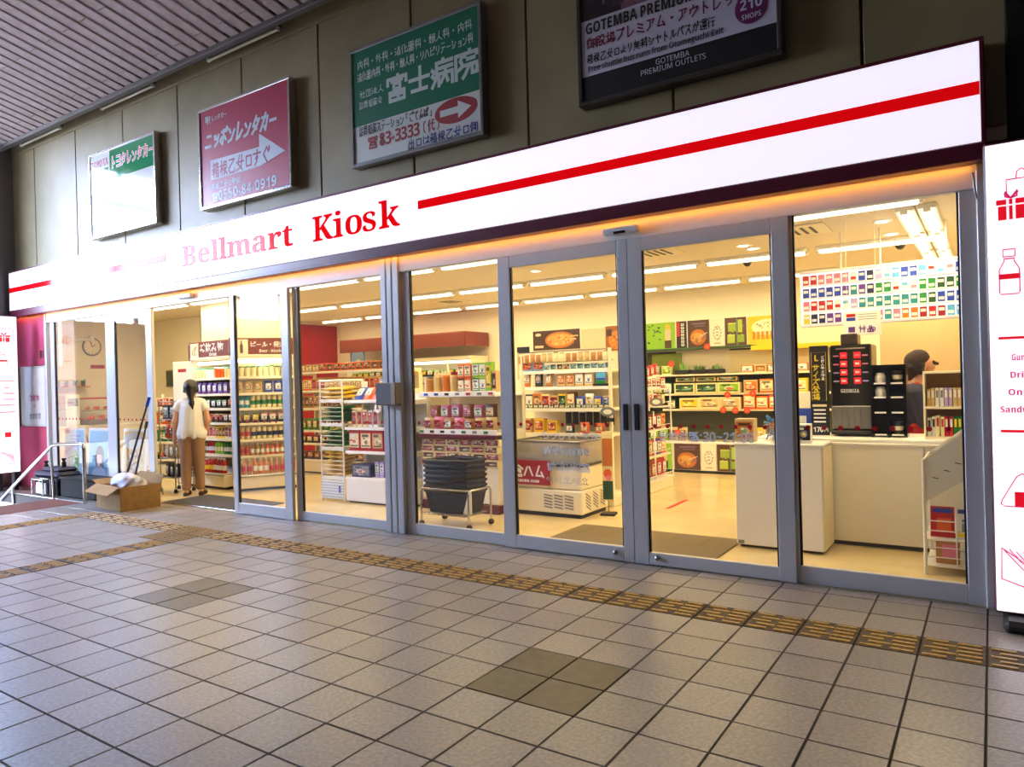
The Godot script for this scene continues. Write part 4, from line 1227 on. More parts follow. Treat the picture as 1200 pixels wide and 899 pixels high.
func build_back_cooler():
	var o := multideck("open cooler with an unlettered brown header against the rear wall", Vector3(-9.55, 0, -5.12), 0.0, 3.25, [0.24, 0.6, 0.95, 1.3, 1.62], 0.75, 0.0)
	o.name = numbered("wall_cooler")
	box(o, "header_board", Vector3(0, 2.29, -0.02), Vector3(3.26, 0.25, 0.04), mats.header_brown, 0.004)
	box(o, "header_side", Vector3(1.63, 2.29, -0.38), Vector3(0.03, 0.25, 0.72), mats.header_brown, 0.004)
	box(o, "header_top", Vector3(0, 2.42, -0.38), Vector3(3.25, 0.02, 0.74), mats.header_brown)
	local_row(o, "tray", -1.5, 1.58, 1.62, -0.24, Vector3(0.16, 0.14, 0.12), [["lime green", "white"], ["dark green", "cream"], ["green", "yellow"]], "on the top shelf of the rear wall cooler", 3)
	local_row(o, "cup", 0.2, 1.58, 1.3, -0.24, Vector3(0.11, 0.2, 0.11), [["cream", "green"], ["white", "blue"]], "on the upper shelf of the rear wall cooler", 2)
	var p := thing("blue_poster", "narrow blue and white poster on the rear wall beside the cooler", "poster", Vector3(-11.45, 2.05, -5.895))
	var im := picture(48, 96, rgb(40, 80, 190))
	blob(im, 24, 50, 22, 34, rgb(150, 190, 235))
	blob(im, 26, 70, 16, 24, rgb(240, 240, 244))
	bar(im, 0, 84, 48, 12, rgb(120, 130, 160))
	box(p, "board", Vector3(0, 0, 0.006), Vector3(0.46, 0.92, 0.012), mats.white)
	part(p, "print", sheet(0.44, 0.9), print_mat("blue_print", im), Vector3(0, 0, 0.0135))

# Plain gondola facing +z; origin at the middle of its base front.
func gondola(called: String, label: String, at: Vector3, turn: float, w: float, d: float, h: float, levels: Array, m: Material, base_h := 0.16) -> Node3D:
	var o := thing(called, label, "shelf unit", at, turn)
	box(o, "base_panel", Vector3(0, base_h / 2 + 0.012, -d / 2), Vector3(w, base_h - 0.024, d), m, 0.006)
	box(o, "kick_strip", Vector3(0, 0.012, -d / 2 - 0.02), Vector3(w - 0.02, 0.024, d - 0.04), mats.black)
	box(o, "back_panel", Vector3(0, h / 2, -d + 0.015), Vector3(w, h - base_h, 0.03), m)
	for s in [-1, 1]:
		box(o, "upright", Vector3(s * (w / 2 - 0.015), h / 2 + 0.03, -d + 0.05), Vector3(0.03, h - 0.06, 0.06), m, 0.004)
	for y in levels:
		box(o, "shelf", Vector3(0, y - 0.012, -d / 2), Vector3(w - 0.01, 0.022, d - 0.03), m, 0.004)
		box(o, "price_rail", Vector3(0, y - 0.018, 0.002), Vector3(w - 0.01, 0.034, 0.008), mats.white, 0.002)
		for s in [-1, 1]:
			box(o, "bracket", Vector3(s * (w / 2 - 0.012), y - 0.035, -d / 2), Vector3(0.012, 0.05, d - 0.08), m)
	return o

func build_rear_gondola():
	var o := gondola("snack_gondola", "long cream gondola of snacks behind the yellow and green rack", Vector3(-8.8, 0, -3.05), 0.0, 2.5, 0.45, 1.74, [0.24, 0.52, 0.74, 1.12, 1.42, 1.74], mats.cream, 0.2)
	var rows := [["tray", Vector3(0.16, 0.14, 0.14), [["brown", "amber"], ["tan", "red"]], "bottom"], ["tray", Vector3(0.15, 0.13, 0.12), [["brown", "cream"], ["crimson", "cream"], ["green", "cream"]], "second"],
		["bag", Vector3(0.13, 0.2, 0.06), [["green", "cream"], ["red", "white"], ["beige", "blue"]], "third"], ["carton", Vector3(0.11, 0.21, 0.08), [["tan", "brown"], ["beige", "brown"]], "fourth"],
		["carton", Vector3(0.1, 0.2, 0.08), [["beige", "red"], ["tan", "cream"], ["orange", "cream"]], "fifth"], ["carton", Vector3(0.16, 0.13, 0.1), [["amber", "brown"], ["tan", "cream"], ["orange", "brown"]], "top"]]
	for k in 6:
		local_row(o, rows[k][0], -1.22, 1.22, [0.24, 0.52, 0.74, 1.12, 1.42, 1.74][k], -0.08, rows[k][1], rows[k][2], "on the %s shelf of the long cream gondola" % rows[k][3], 3)

func build_wire_rack():
	var o := thing("wire_rack", "white wire rack of yellow and green snack packs", "rack", Vector3(-7.035, 0, -1.10))
	var w := 0.41
	var d := 0.36
	for x in [-w / 2, w / 2]:
		for z in [0.0, -d]:
			tube(o, "post", [Vector3(x, 0.0, z), Vector3(x, 1.55, z)], 0.011, mats.white_metal, 8)
	for y in [0.30, 0.675, 0.985, 1.29]:
		box(o, "tray", Vector3(0, y - 0.006, -d / 2), Vector3(w - 0.02, 0.012, d), mats.white_metal, 0.003)
		box(o, "tray_lip", Vector3(0, y, 0.004), Vector3(w, 0.045, 0.006), mats.white_metal, 0.002)
		for k in 4:
			tube(o, "front_wire", [Vector3(-w / 2, y + 0.055 + k * 0.055, 0.006), Vector3(w / 2, y + 0.055 + k * 0.055, 0.006)], 0.004, mats.white_metal, 5)
	box(o, "base_panel", Vector3(0, 0.15, 0.0), Vector3(w, 0.24, 0.012), mats.white_metal, 0.003)
	for k in 6:
		tube(o, "base_wire", [Vector3(-w / 2, 0.06 + k * 0.036, 0.012), Vector3(w / 2, 0.06 + k * 0.036, 0.012)], 0.004, mats.steel, 5)
	box(o, "blue_tag", Vector3(0.13, 0.16, 0.012), Vector3(0.03, 0.09, 0.004), hue("blue"))
	tube(o, "top_rail", [Vector3(-w / 2, 1.55, 0), Vector3(w / 2, 1.55, 0), Vector3(w / 2, 1.55, -d), Vector3(-w / 2, 1.55, -d)], 0.010, mats.white_metal, 6, true)
	var fill := [[0.30, "yellow", "amber", 6, "lowest"], [0.675, "green", "yellow", 4, "second"], [0.985, "green", "orange", 4, "third"], [1.29, "yellow", "brown", 3, "top"]]
	for f in fill:
		for k in f[3]:
			for s in [-1, 1]:
				var g := goods("bag", o.position + Vector3(0.095 * s, f[0] + 0.012 + k * 0.054, -0.06), 0.0, Vector3(0.18, 0.26, 0.047), f[1], f[2], "flat in the %s tray of the wire rack" % f[4])
				g.rotation = Vector3(-PI / 2 + 0.08, 0, 0)
				g.position.z = -1.13
				g.position.y += 0.03

func build_sweets_shelf():
	var o := gondola("sweets_shelf", "cream shelf unit of boxed sweets beside the white wire rack", Vector3(-6.26, 0, -1.10), 0.0, 1.08, 0.42, 1.53, [0.33, 0.66, 0.957, 1.296], mats.white_metal, 0.31)
	var w := "of the sweets shelf"
	for k in 3:
		goods("bag", Vector3(-6.66 + 0.15 * k, 1.30, -1.22), 0.0, Vector3(0.15, 0.2, 0.06), ["blue", "orange", "orange"][k], ["white", "white", "navy"][k], "lying on the top shelf " + w, -0.7)
	for k in 4:
		goods("carton", Vector3(-6.19 + 0.1 * k, 1.296, -1.2), 0.0, Vector3(0.09, 0.26, 0.06), ["lilac", "white", "lilac", "purple"][k], ["white", "purple", "navy", "white"][k], "on the top shelf " + w)
	row("carton", Vector3(-6.72, 0.957, -1.18), Vector3(-6.25, 0.957, -1.18), 0.0, Vector3(0.075, 0.22, 0.07), [["white", "red"], ["cream", "red"]], "on the third shelf " + w, 0.004, 3)
	row("bag", Vector3(-6.22, 0.957, -1.2), Vector3(-5.78, 0.957, -1.2), 0.0, Vector3(0.12, 0.2, 0.06), [["white", "red"], ["pink", "yellow"]], "on the third shelf " + w, 0.004, 1)
	var t := thing("round_price_card", "round white price card among the third shelf sweets", "price card", Vector3(-6.22, 1.2, -1.11))
	part(t, "disc", prism(ring_points(0, 0, 0.055, 0.065, 20), 0.004), mats.white)
	latin(t, "A", Vector3(0, 0, 0.004), 0.05, hue("navy"))
	row("carton", Vector3(-6.76, 0.66, -1.17), Vector3(-5.76, 0.66, -1.17), 0.0, Vector3(0.19, 0.235, 0.09), [["red", "cream"], ["crimson", "yellow"], ["red", "beige"]], "on the second shelf " + w, 0.004, 1)
	goods("carton", Vector3(-6.55, 0.33, -1.22), 0.0, Vector3(0.32, 0.16, 0.2), "navy", "grey", "on the lowest shelf " + w)
	row("packet", Vector3(-6.36, 0.33, -1.18), Vector3(-5.78, 0.33, -1.18), 0.0, Vector3(0.07, 0.2, 0.03), [["lilac", "white"], ["purple", "pink"], ["white", "purple"]], "on the lowest shelf " + w, 0.006, 1)

func build_bread_shelf():
	var o := thing("bread_shelf", "bread shelf unit with a maroon plinth behind the black baskets", "shelf unit", Vector3(-5.07, 0, -1.2))
	var w := 1.12
	box(o, "plinth", Vector3(0, 0.05, -0.3), Vector3(w, 0.1, 0.58), mats.maroon, 0.006)
	box(o, "cabinet", Vector3(0, 0.31, -0.31), Vector3(w, 0.42, 0.56), mats.cream, 0.008)
	box(o, "poster_panel", Vector3(-0.40, 0.34, -0.026), Vector3(0.3, 0.4, 0.008), mats.white)
	box(o, "poster_spot", Vector3(-0.36, 0.30, -0.020), Vector3(0.14, 0.16, 0.006), mats.red_paint, 0.002)
	box(o, "poster_spot", Vector3(-0.44, 0.48, -0.020), Vector3(0.1, 0.05, 0.006), hue("blue"), 0.002)
	box(o, "back_panel", Vector3(0, 1.0, -0.58), Vector3(w, 1.0, 0.03), mats.cream)
	for s in [-1, 1]:
		box(o, "side_panel", Vector3(s * (w / 2 - 0.012), 0.72, -0.36), Vector3(0.024, 0.42, 0.44), mats.cream, 0.004)
	for y in [0.915, 1.35]:
		box(o, "shelf", Vector3(0, y - 0.02, -0.28), Vector3(w, 0.03, 0.56), mats.white_metal, 0.005)
		box(o, "price_rail", Vector3(0, y + 0.0, 0.004), Vector3(w, 0.06, 0.01), mats.white, 0.003)
	box(o, "awning", Vector3(0, 0.862, 0.01), Vector3(w, 0.05, 0.05), mats.maroon, 0.006)
	var cols := ["red", "grey", "blue", "black", "green"]
	for k in 14:
		box(o, "price_tag", Vector3(-0.52 + 0.078 * k, [0.915, 1.35][k % 2], 0.011), Vector3(0.06, 0.028, 0.003), hue(cols[rng.randi() % 5]))
	for x in [-1, 1]:
		tube(o, "post", [Vector3(x * 0.55, 0.9, -0.55), Vector3(x * 0.55, 1.78, -0.55)], 0.012, mats.cream, 6)
	# boxes stacked under the bread
	for r in 4:
		for k in 6:
			goods("carton", Vector3(-5.535 + 0.186 * k + (0.02 if r % 2 else 0.0), 0.522 + r * 0.078, -1.27), 0.0, Vector3(0.176, 0.074, 0.12), "cream" if (r + k) % 3 else "beige", "brown" if (r + k) % 2 else "crimson", "stacked under the bread shelf")
	for k in 4:
		var g := goods("jar", Vector3(-5.54 + 0.125 * k, 1.365, -1.31), 0.0, Vector3(0.115, 0.24 if k else 0.2, 0.115), ["tan", "beige", "amber", "beige"][k], ["grey", "cream", "cream", "crimson"][k], "on the upper board of the bread shelf")
	for c in 2:
		for r in 2:
			goods("carton", Vector3(-5.03 + 0.098 * c, 1.365 + r * 0.165, -1.29), 0.0, Vector3(0.094, 0.16, 0.09), "orange" if (c or r) else "brown", "cream", "stacked on the upper bread shelf")
			goods("carton", Vector3(-4.82 + 0.098 * c, 1.365 + r * 0.17, -1.29), 0.0, Vector3(0.094, 0.165, 0.09), "green" if (c == 0 and r == 0) else "lime green", "white", "stacked on the upper bread shelf")
	goods("carton", Vector3(-4.64, 1.365, -1.29), 0.0, Vector3(0.075, 0.34, 0.09), "lime green", "yellow", "standing tall on the upper bread shelf")
	goods("carton", Vector3(-4.565, 1.365, -1.29), 0.0, Vector3(0.06, 0.24, 0.09), "beige", "brown", "at the end of the upper bread shelf")
	row("bag", Vector3(-5.6, 0.935, -1.26), Vector3(-4.54, 0.935, -1.26), 0.0, Vector3(0.15, 0.14, 0.09), [["pink", "red"], ["tan", "white"], ["beige", "crimson"]], "in the lower tier of wrapped bread", 0.0, 1)
	row("bag", Vector3(-5.56, 1.06, -1.33), Vector3(-4.58, 1.06, -1.33), 0.0, Vector3(0.16, 0.16, 0.09), [["crimson", "white"], ["tan", "pink"], ["brown", "cream"], ["pink", "white"]], "in the upper tier of wrapped bread", 0.0, 1)

func build_basket_trolley():
	var o := thing("basket_trolley", "chrome wheeled trolley carrying stacked black shopping baskets", "trolley", Vector3(-4.62, 0, -0.58))
	var w := 0.31
	var d := 0.19
	for s in [-1, 1]:
		tube(o, "frame", [Vector3(w * s, 0.02, d), Vector3(w * s, 0.36, d), Vector3(w * s, 0.39, d - 0.03), Vector3(w * s, 0.39, -d + 0.03), Vector3(w * s, 0.36, -d), Vector3(w * s, 0.05, -d)], 0.011, mats.chrome, 8)
		part(o, "castor", lathe([Vector2(0, 0), Vector2(0.02, 0.004), Vector2(0.032, 0.02), Vector2(0.032, 0.035), Vector2(0.02, 0.055), Vector2(0, 0.055)], 10), mats.black, Vector3(w * s, 0, -d))
		part(o, "castor", lathe([Vector2(0, 0), Vector2(0.02, 0.004), Vector2(0.032, 0.02), Vector2(0.032, 0.035), Vector2(0.02, 0.055), Vector2(0, 0.055)], 10), mats.black, Vector3(w * s, 0, d))
	tube(o, "front_rail", [Vector3(-w, 0.39, d), Vector3(w, 0.39, d)], 0.011, mats.chrome, 8)
	tube(o, "rear_rail", [Vector3(-w, 0.2, -d), Vector3(w, 0.2, -d)], 0.009, mats.chrome, 8)
	tube(o, "front_low_rail", [Vector3(-w, 0.13, d), Vector3(w, 0.13, d)], 0.008, mats.chrome, 8)
	box(o, "carrier_plate", Vector3(0, 0.135, 0), Vector3(0.56, 0.012, 0.34), mats.steel, 0.003)
	var ring := func(hw: float, hd: float, y: float) -> Array:
		return [Vector3(-hw, y, -hd), Vector3(hw, y, -hd), Vector3(hw, y, hd), Vector3(-hw, y, hd)]
	for k in 7:
		var b := thing("shopping_basket", "black plastic shopping basket in the stack on the chrome trolley", "basket", Vector3(-4.62, 0.145 + k * 0.052, -0.58), 0.0, "black shopping baskets stacked on the trolley")
		var st := begin()
		var lo: Array = ring.call(0.235, 0.135, 0.0)
		var hi: Array = ring.call(0.275, 0.165, 0.22)
		for q in 4:
			var l := (q + 1) % 4
			var n: Vector3 = (lo[q] + lo[l]) / 2
			n.y = 0
			quad(st, lo[q], lo[l], hi[l], hi[q], n.normalized())
			quad(st, lo[q] * 0.985, lo[l] * 0.985, hi[l] * 0.985, hi[q] * 0.985, -n.normalized())
		quad(st, lo[0], lo[1], lo[2], lo[3], Vector3.DOWN)
		part(b, "tub", st.commit(), mats.black)
		tube(b, "rim", hi, 0.012, mats.black, 6, true)
		if k > 2:
			for s in [-1, 1]:
				tube(b, "handle", [Vector3(-0.2, 0.225, 0.17 * s), Vector3(-0.12, 0.245, 0.12 * s), Vector3(0.12, 0.245, 0.12 * s), Vector3(0.2, 0.225, 0.17 * s)], 0.007, mats.black, 6)
	var card := thing("white_card", "folded white card stuck between the baskets and the trolley post", "card", Vector3(-4.33, 0.16, -0.39))
	part(card, "sheet", prism(PackedVector2Array([Vector2(-0.05, 0.0), Vector2(0.06, 0.0), Vector2(0.06, 0.22), Vector2(0.03, 0.24)]), 0.004), mats.white)

func build_chest_freezer():
	var o := thing("chest_freezer", "cream chest freezer with glass sides and slotted grilles", "freezer", Vector3(-4.0, 0, -1.38))
	var w := 0.87
	var d := 0.64
	box(o, "plinth", Vector3(0, 0.025, -d / 2), Vector3(w - 0.06, 0.05, d - 0.06), mats.black)
	box(o, "lower_body", Vector3(0, 0.17, -d / 2), Vector3(w, 0.25, d), mats.cream, 0.01)
	box(o, "upper_body", Vector3(0, 0.425, -d / 2 - 0.005), Vector3(w - 0.02, 0.25, d - 0.02), mats.cream, 0.012)
	box(o, "trim_band", Vector3(0, 0.56, -d / 2), Vector3(w + 0.01, 0.026, d + 0.01), mats.black_gloss, 0.006)
	for k in 3:
		for r in 5:
			box(o, "grille_slot", Vector3(0.02 + 0.13 * k, 0.105 + 0.032 * r, 0.002), Vector3(0.105, 0.014, 0.004), hue("grey"), 0.0, Vector3(0, 0, -0.12))
	for k in 3:
		for r in 5:
			box(o, "side_slot", Vector3(w / 2 + 0.001, 0.105 + 0.032 * r, -0.14 - 0.17 * k), Vector3(0.004, 0.014, 0.12), hue("grey"), 0.0, Vector3(-0.5, 0, 0))
	for s in [-1, 1]:
		box(o, "glass_side", Vector3(s * (w / 2 - 0.015), 0.69, -d / 2), Vector3(0.008, 0.24, d - 0.03), mats.freezer_glass)
		box(o, "glass_front", Vector3(0, 0.69, -d / 2 + s * (d / 2 - 0.015)), Vector3(w - 0.03, 0.24, 0.008), mats.freezer_glass)
	box(o, "rim", Vector3(0, 0.815, -0.012), Vector3(w, 0.02, 0.024), mats.steel, 0.004)
	box(o, "rim", Vector3(0, 0.815, -d + 0.012), Vector3(w, 0.02, 0.024), mats.steel, 0.004)
	for s in [-1, 1]:
		box(o, "rim", Vector3(s * (w / 2 - 0.012), 0.815, -d / 2), Vector3(0.024, 0.02, d), mats.steel, 0.004)
	box(o, "frosted_liner", Vector3(0, 0.60, -d / 2), Vector3(w - 0.08, 0.06, d - 0.08), hue("grey"), 0.01)
	box(o, "dark_divider", Vector3(0.30, 0.70, -d / 2), Vector3(0.03, 0.2, d - 0.1), mats.black)
	box(o, "orange_card", Vector3(0.38, 0.69, -d / 2 - 0.02), Vector3(0.02, 0.2, 0.42), hue("amber"))
	for k in 5:
		goods("packet", o.position + Vector3(-0.34 + 0.13 * k, 0.635, -0.2 - 0.05 * (k % 3)), 0.2 * (k % 3), Vector3(0.11, 0.12, 0.05), ["white", "pink", "cream", "white", "beige"][k], ["red", "white", "brown", "blue", "crimson"][k], "inside the cream chest freezer")
	var s := thing("red_ham_sign", "red sign with white brushed lettering on the chest freezer", "sign", Vector3(-4.27, 0.475, -1.36))
	var hb := box(s, "board", Vector3(0, 0, 0), Vector3(0.66, 0.27, 0.012), mat("ham_red", rgb(160, 14, 30), 0.4), 0.003)
	strokes(hb, "鎌倉ハム", Vector3(-0.28, -0.055, 0.008), 0.135, mats.white, 0.15)
	latin(hb, "KAMAKURA HAM", Vector3(0.0, -0.095, 0.008), 0.03, mats.white, 0.4)
	var t := thing("narrow_banner", "narrow upright banner with orange and flower print beside the freezer", "banner", Vector3(-3.44, 0, -1.75), 0.25)
	box(t, "board", Vector3(0, 0.53, 0), Vector3(0.12, 0.75, 0.012), hue("cream"), 0.002)
	box(t, "orange_print", Vector3(0, 0.68, 0.007), Vector3(0.11, 0.3, 0.003), hue("amber"))
	box(t, "leaf_print", Vector3(0, 0.27, 0.007), Vector3(0.11, 0.2, 0.003), hue("dark green"))
	part(t, "flower_print", prism(ring_points(0, 0.45, 0.045, 0.05, 12), 0.003), hue("orange"), Vector3(0, 0, 0.008))
	part(t, "flower_print", prism(ring_points(0.01, 0.40, 0.03, 0.03, 12), 0.003), hue("pink"), Vector3(0, 0, 0.010))
	box(t, "foot", Vector3(0, 0.012, 0), Vector3(0.16, 0.024, 0.16), mats.black, 0.004)
	tube(t, "stem", [Vector3(0, 0.02, 0), Vector3(0, 0.2, 0)], 0.008, mats.steel, 6)

func build_souvenir_island():
	var o := thing("souvenir_island", "crowded cream souvenir island behind the chest freezer", "shelf unit", Vector3(-4.25, 0, -2.2))
	var w := 1.32
	var d := 1.85
	box(o, "base", Vector3(0, 0.07, -d / 2), Vector3(w, 0.14, d), mats.cream, 0.01)
	box(o, "core_panel", Vector3(0, 0.95, -0.42), Vector3(w - 0.04, 1.7, 0.03), mats.cream)
	box(o, "core_panel", Vector3(0.30, 0.85, -d / 2 - 0.2), Vector3(0.03, 1.45, d - 0.45), mats.cream)
	for x in [-1, 1]:
		box(o, "post", Vector3(x * (w / 2 - 0.02), 0.95, -0.02), Vector3(0.035, 1.78, 0.035), mats.cream, 0.004)
		box(o, "post", Vector3(x * (w / 2 - 0.02), 0.95, -0.44), Vector3(0.035, 1.78, 0.035), mats.cream, 0.004)
	for y in [0.84, 1.14, 1.40, 1.60]:
		box(o, "shelf", Vector3(0, y - 0.015, -0.21), Vector3(w, 0.03, 0.42 if y < 1.3 else 0.3), mats.cream, 0.005)
		box(o, "price_rail", Vector3(0, y - 0.02, 0.004 if y < 1.3 else -0.055), Vector3(w, 0.04, 0.008), mats.white, 0.002)
	for y in [1.70, 1.83]:
		tube(o, "hanging_bar", [Vector3(-w / 2, y, -0.06), Vector3(w / 2, y, -0.06)], 0.008, mats.steel, 6)
	tube(o, "hook_bar", [Vector3(-0.1, 1.10, -0.2), Vector3(0.62, 1.10, -0.2)], 0.006, mats.steel, 6)
	box(o, "black_sign", Vector3(-0.56, 1.87, -0.05), Vector3(0.18, 0.07, 0.012), mats.black)
	# right-hand side shelves facing the aisle
	for y in [0.16, 0.46, 0.80, 1.10, 1.34]:
		var deep := 0.42 if y < 0.3 else 0.3
		box(o, "aisle_shelf", Vector3(w / 2 - 0.02 - deep / 2 + (0.04 if y < 0.3 else 0.0), y - 0.012, -d + 0.62), Vector3(deep, 0.02, 1.22), mats.white_metal, 0.004)
		tube(o, "aisle_wire", [Vector3(w / 2 + (0.02 if y < 0.3 else -0.02), y + 0.05, -d + 0.02), Vector3(w / 2 + (0.02 if y < 0.3 else -0.02), y + 0.05, -d + 1.22)], 0.005, mats.white_metal, 5)
	for z in [-d + 0.02, -d + 0.62, -d + 1.22]:
		tube(o, "aisle_post", [Vector3(w / 2 + 0.01, 0.14, z), Vector3(w / 2 - 0.01, 1.3, z), Vector3(w / 2 - 0.12, 1.45, z)], 0.010, mats.white_metal, 6)
	var badge := tint(rgb(110, 118, 130))
	for p in [[Vector3(-3.62, 1.10, -2.15), "oval grey badge card on the souvenir island corner over a dark strip"], [Vector3(-3.50, 1.17, -3.3), "oval grey badge card over the aisle side of the souvenir island"]]:
		var c := thing("badge_card", p[1], "price card", p[0], 0.5)
		part(c, "oval", prism(ring_points(0, 0, 0.085, 0.055, 18), 0.006), badge)
		part(c, "inner_oval", prism(ring_points(0, 0, 0.05, 0.03, 14), 0.004), hue("white"), Vector3(0, 0, 0.004))
		box(c, "dark_strip", Vector3(0, -0.095, 0), Vector3(0.16, 0.045, 0.006), mats.black_gloss, 0.001)
	var f := "of the souvenir island"
	row("pouch", Vector3(-4.88, 1.70, -2.24), Vector3(-3.62, 1.70, -2.24), 0.0, Vector3(0.07, 0.10, 0.02), [["beige", "grey"], ["cream", "brown"], ["tan", "white"]], "hung from the top bar " + f, 0.01, 2)
	row("carton", Vector3(-4.88, 1.60, -2.32), Vector3(-4.55, 1.60, -2.32), 0.0, Vector3(0.15, 0.11, 0.03), [["sky blue", "yellow"], ["sky blue", "orange"]], "on the top shelf " + f, 0.004, 1)
	row("carton", Vector3(-4.55, 1.60, -2.32), Vector3(-3.62, 1.60, -2.32), 0.0, Vector3(0.085, 0.075, 0.05), [["cream", "brown"], ["beige", "navy"], ["white", "teal"]], "on the top shelf " + f, 0.008, 2)
	goods("bag", Vector3(-4.80, 1.405, -2.3), 0.2, Vector3(0.1, 0.2, 0.05), "amber", "white", "leaning on the third shelf " + f, -0.2)
	goods("packet", Vector3(-4.62, 1.405, -2.3), -0.1, Vector3(0.1, 0.2, 0.04), "black", "grey", "leaning on the third shelf " + f)
	goods("bag", Vector3(-4.48, 1.405, -2.3), -0.25, Vector3(0.12, 0.2, 0.05), "tan", "cream", "leaning on the third shelf " + f, -0.2)
	row("carton", Vector3(-4.36, 1.405, -2.3), Vector3(-3.86, 1.405, -2.3), 0.0, Vector3(0.11, 0.15, 0.04), [["beige", "purple"], ["beige", "white"], ["beige", "amber"]], "on the third shelf " + f, 0.006, 2)
	var p := thing("view_card", "small picture card of sky and green field on the souvenir island", "card", Vector3(-3.75, 1.48, -2.26))
	box(p, "sky_print", Vector3(0, 0.03, 0), Vector3(0.12, 0.1, 0.01), hue("sky blue"))
	box(p, "sea_print", Vector3(0, 0.0, 0.006), Vector3(0.12, 0.02, 0.004), hue("blue"))
	box(p, "field_print", Vector3(0, -0.035, 0.006), Vector3(0.12, 0.04, 0.004), hue("green"))
	box(p, "black_stand", Vector3(0, -0.068, 0), Vector3(0.2, 0.03, 0.02), mats.black)
	var low := [["cup", Vector3(0.09, 0.14, 0.09), "white", "red"], ["carton", Vector3(0.11, 0.17, 0.08), "navy", "white"], ["carton", Vector3(0.13, 0.18, 0.08), "amber", "tan"], ["carton", Vector3(0.11, 0.17, 0.08), "cream", "red"], ["carton", Vector3(0.11, 0.15, 0.08), "beige", "crimson"], ["carton", Vector3(0.11, 0.17, 0.08), "yellow", "dark green"], ["carton", Vector3(0.11, 0.19, 0.08), "brown", "cream"], ["bag", Vector3(0.13, 0.14, 0.06), "blue", "white"], ["bag", Vector3(0.11, 0.17, 0.06), "white", "cream"], ["bag", Vector3(0.13, 0.14, 0.06), "blue", "yellow"], ["carton", Vector3(0.1, 0.14, 0.07), "beige", "blue"]]
	for k in low.size():
		goods(low[k][0], Vector3(-4.85 + 0.118 * k, 1.142, -2.27), 0.0, low[k][1], low[k][2], low[k][3], "along the broad shelf " + f)
	row("carton", Vector3(-4.88, 1.142, -2.215), Vector3(-3.62, 1.142, -2.215), 0.0, Vector3(0.055, 0.035, 0.02), [["dark green", "white"], ["black", "white"], ["teal", "cream"]], "edging the broad shelf " + f, 0.02, 2)
	row("carton", Vector3(-4.88, 0.842, -2.28), Vector3(-4.32, 0.842, -2.28), 0.0, Vector3(0.14, 0.16, 0.1), [["yellow", "amber"], ["beige", "crimson"]], "on the low shelf " + f, 0.01, 1)
	row("bag", Vector3(-4.28, 0.842, -2.27), Vector3(-3.68, 0.842, -2.27), 0.0, Vector3(0.12, 0.12, 0.05), [["orange", "cream"], ["black", "white"], ["amber", "white"]], "before the black pouches " + f, 0.05, 1)
	row("pouch", Vector3(-4.33, 0.93, -2.42), Vector3(-3.66, 0.93, -2.42), 0.0, Vector3(0.085, 0.16, 0.025), [["black", "white"], ["black", "grey"]], "hung under the broad shelf " + f, 0.004, 2)
	# goods on the aisle side, facing +x
	var side := [[0.16, "bag", Vector3(0.16, 0.24, 0.09), [["red", "white"], ["crimson", "cream"]], "bottom"], [0.46, "carton", Vector3(0.14, 0.2, 0.08), [["orange", "cream"], ["purple", "white"], ["red", "beige"]], "second"], [0.80, "carton", Vector3(0.13, 0.19, 0.08), [["crimson", "white"], ["beige", "orange"]], "third"], [1.10, "carton", Vector3(0.12, 0.17, 0.08), [["white", "red"], ["brown", "cream"]], "fourth"], [1.34, "carton", Vector3(0.14, 0.14, 0.1), [["red", "white"], ["white", "crimson"]], "top"]]
	for s in side:
		row(s[1], Vector3(-3.70, s[0], -2.9), Vector3(-3.70, s[0], -4.0), PI / 2, s[2], s[3], "on the %s aisle shelf of the island" % s[4], 0.01, 2)
	for k in 3:
		goods("bag", Vector3(-3.72, 1.48 + 0.02 * k, -3.5 - 0.16 * k), PI / 2, Vector3(0.13, 0.15, 0.06), "red", "white", "piled atop the souvenir island aisle side")

func poster(called: String, label: String, x0: float, x1: float, y0: float, y1: float, z: float, m: Material):
	var o := thing(called, label, "poster", Vector3((x0 + x1) / 2, (y0 + y1) / 2, z))
	box(o, "board", Vector3(0, 0, 0.008), Vector3(x1 - x0, y1 - y0, 0.016), mats.white, 0.002)
	part(o, "print", sheet(x1 - x0 - 0.008, y1 - y0 - 0.008), m, Vector3(0, 0, 0.0175))

func green_print() -> StandardMaterial3D:
	var im := picture(128, 96, rgb(136, 190, 30))
	for k in 14:
		var x := rng.randi_range(4, 62)
		var y := rng.randi_range(6, 84)
		for t in 8:
			bar(im, x + t, y - t / 2 * (1 if k % 2 else -1), 3, 3, rgb(30, 66, 24))
	bar(im, 86, 8, 20, 18, rgb(220, 180, 40))
	bar(im, 84, 26, 24, 40, rgb(214, 190, 150))
	bar(im, 82, 66, 28, 28, rgb(70, 48, 24))
	return print_mat("green_print", im)

func food_print(key: String, base: Color, cols: Array) -> StandardMaterial3D:
	var im := picture(96, 96, base)
	blob(im, 46, 60, 36, 28, cols[0])
	blob(im, 40, 62, 26, 18, cols[1])
	speckle(im, 44, 62, 30, 20, cols, 90, 7)
	bar(im, 20, 10, 60, 5, cols[2])
	bar(im, 30, 20, 46, 3, cols[2])
	for t in 40:
		bar(im, 46 + t, 58 - t / 3, 2, 2, Color(0.92, 0.88, 0.8))
	return print_mat(key, im)

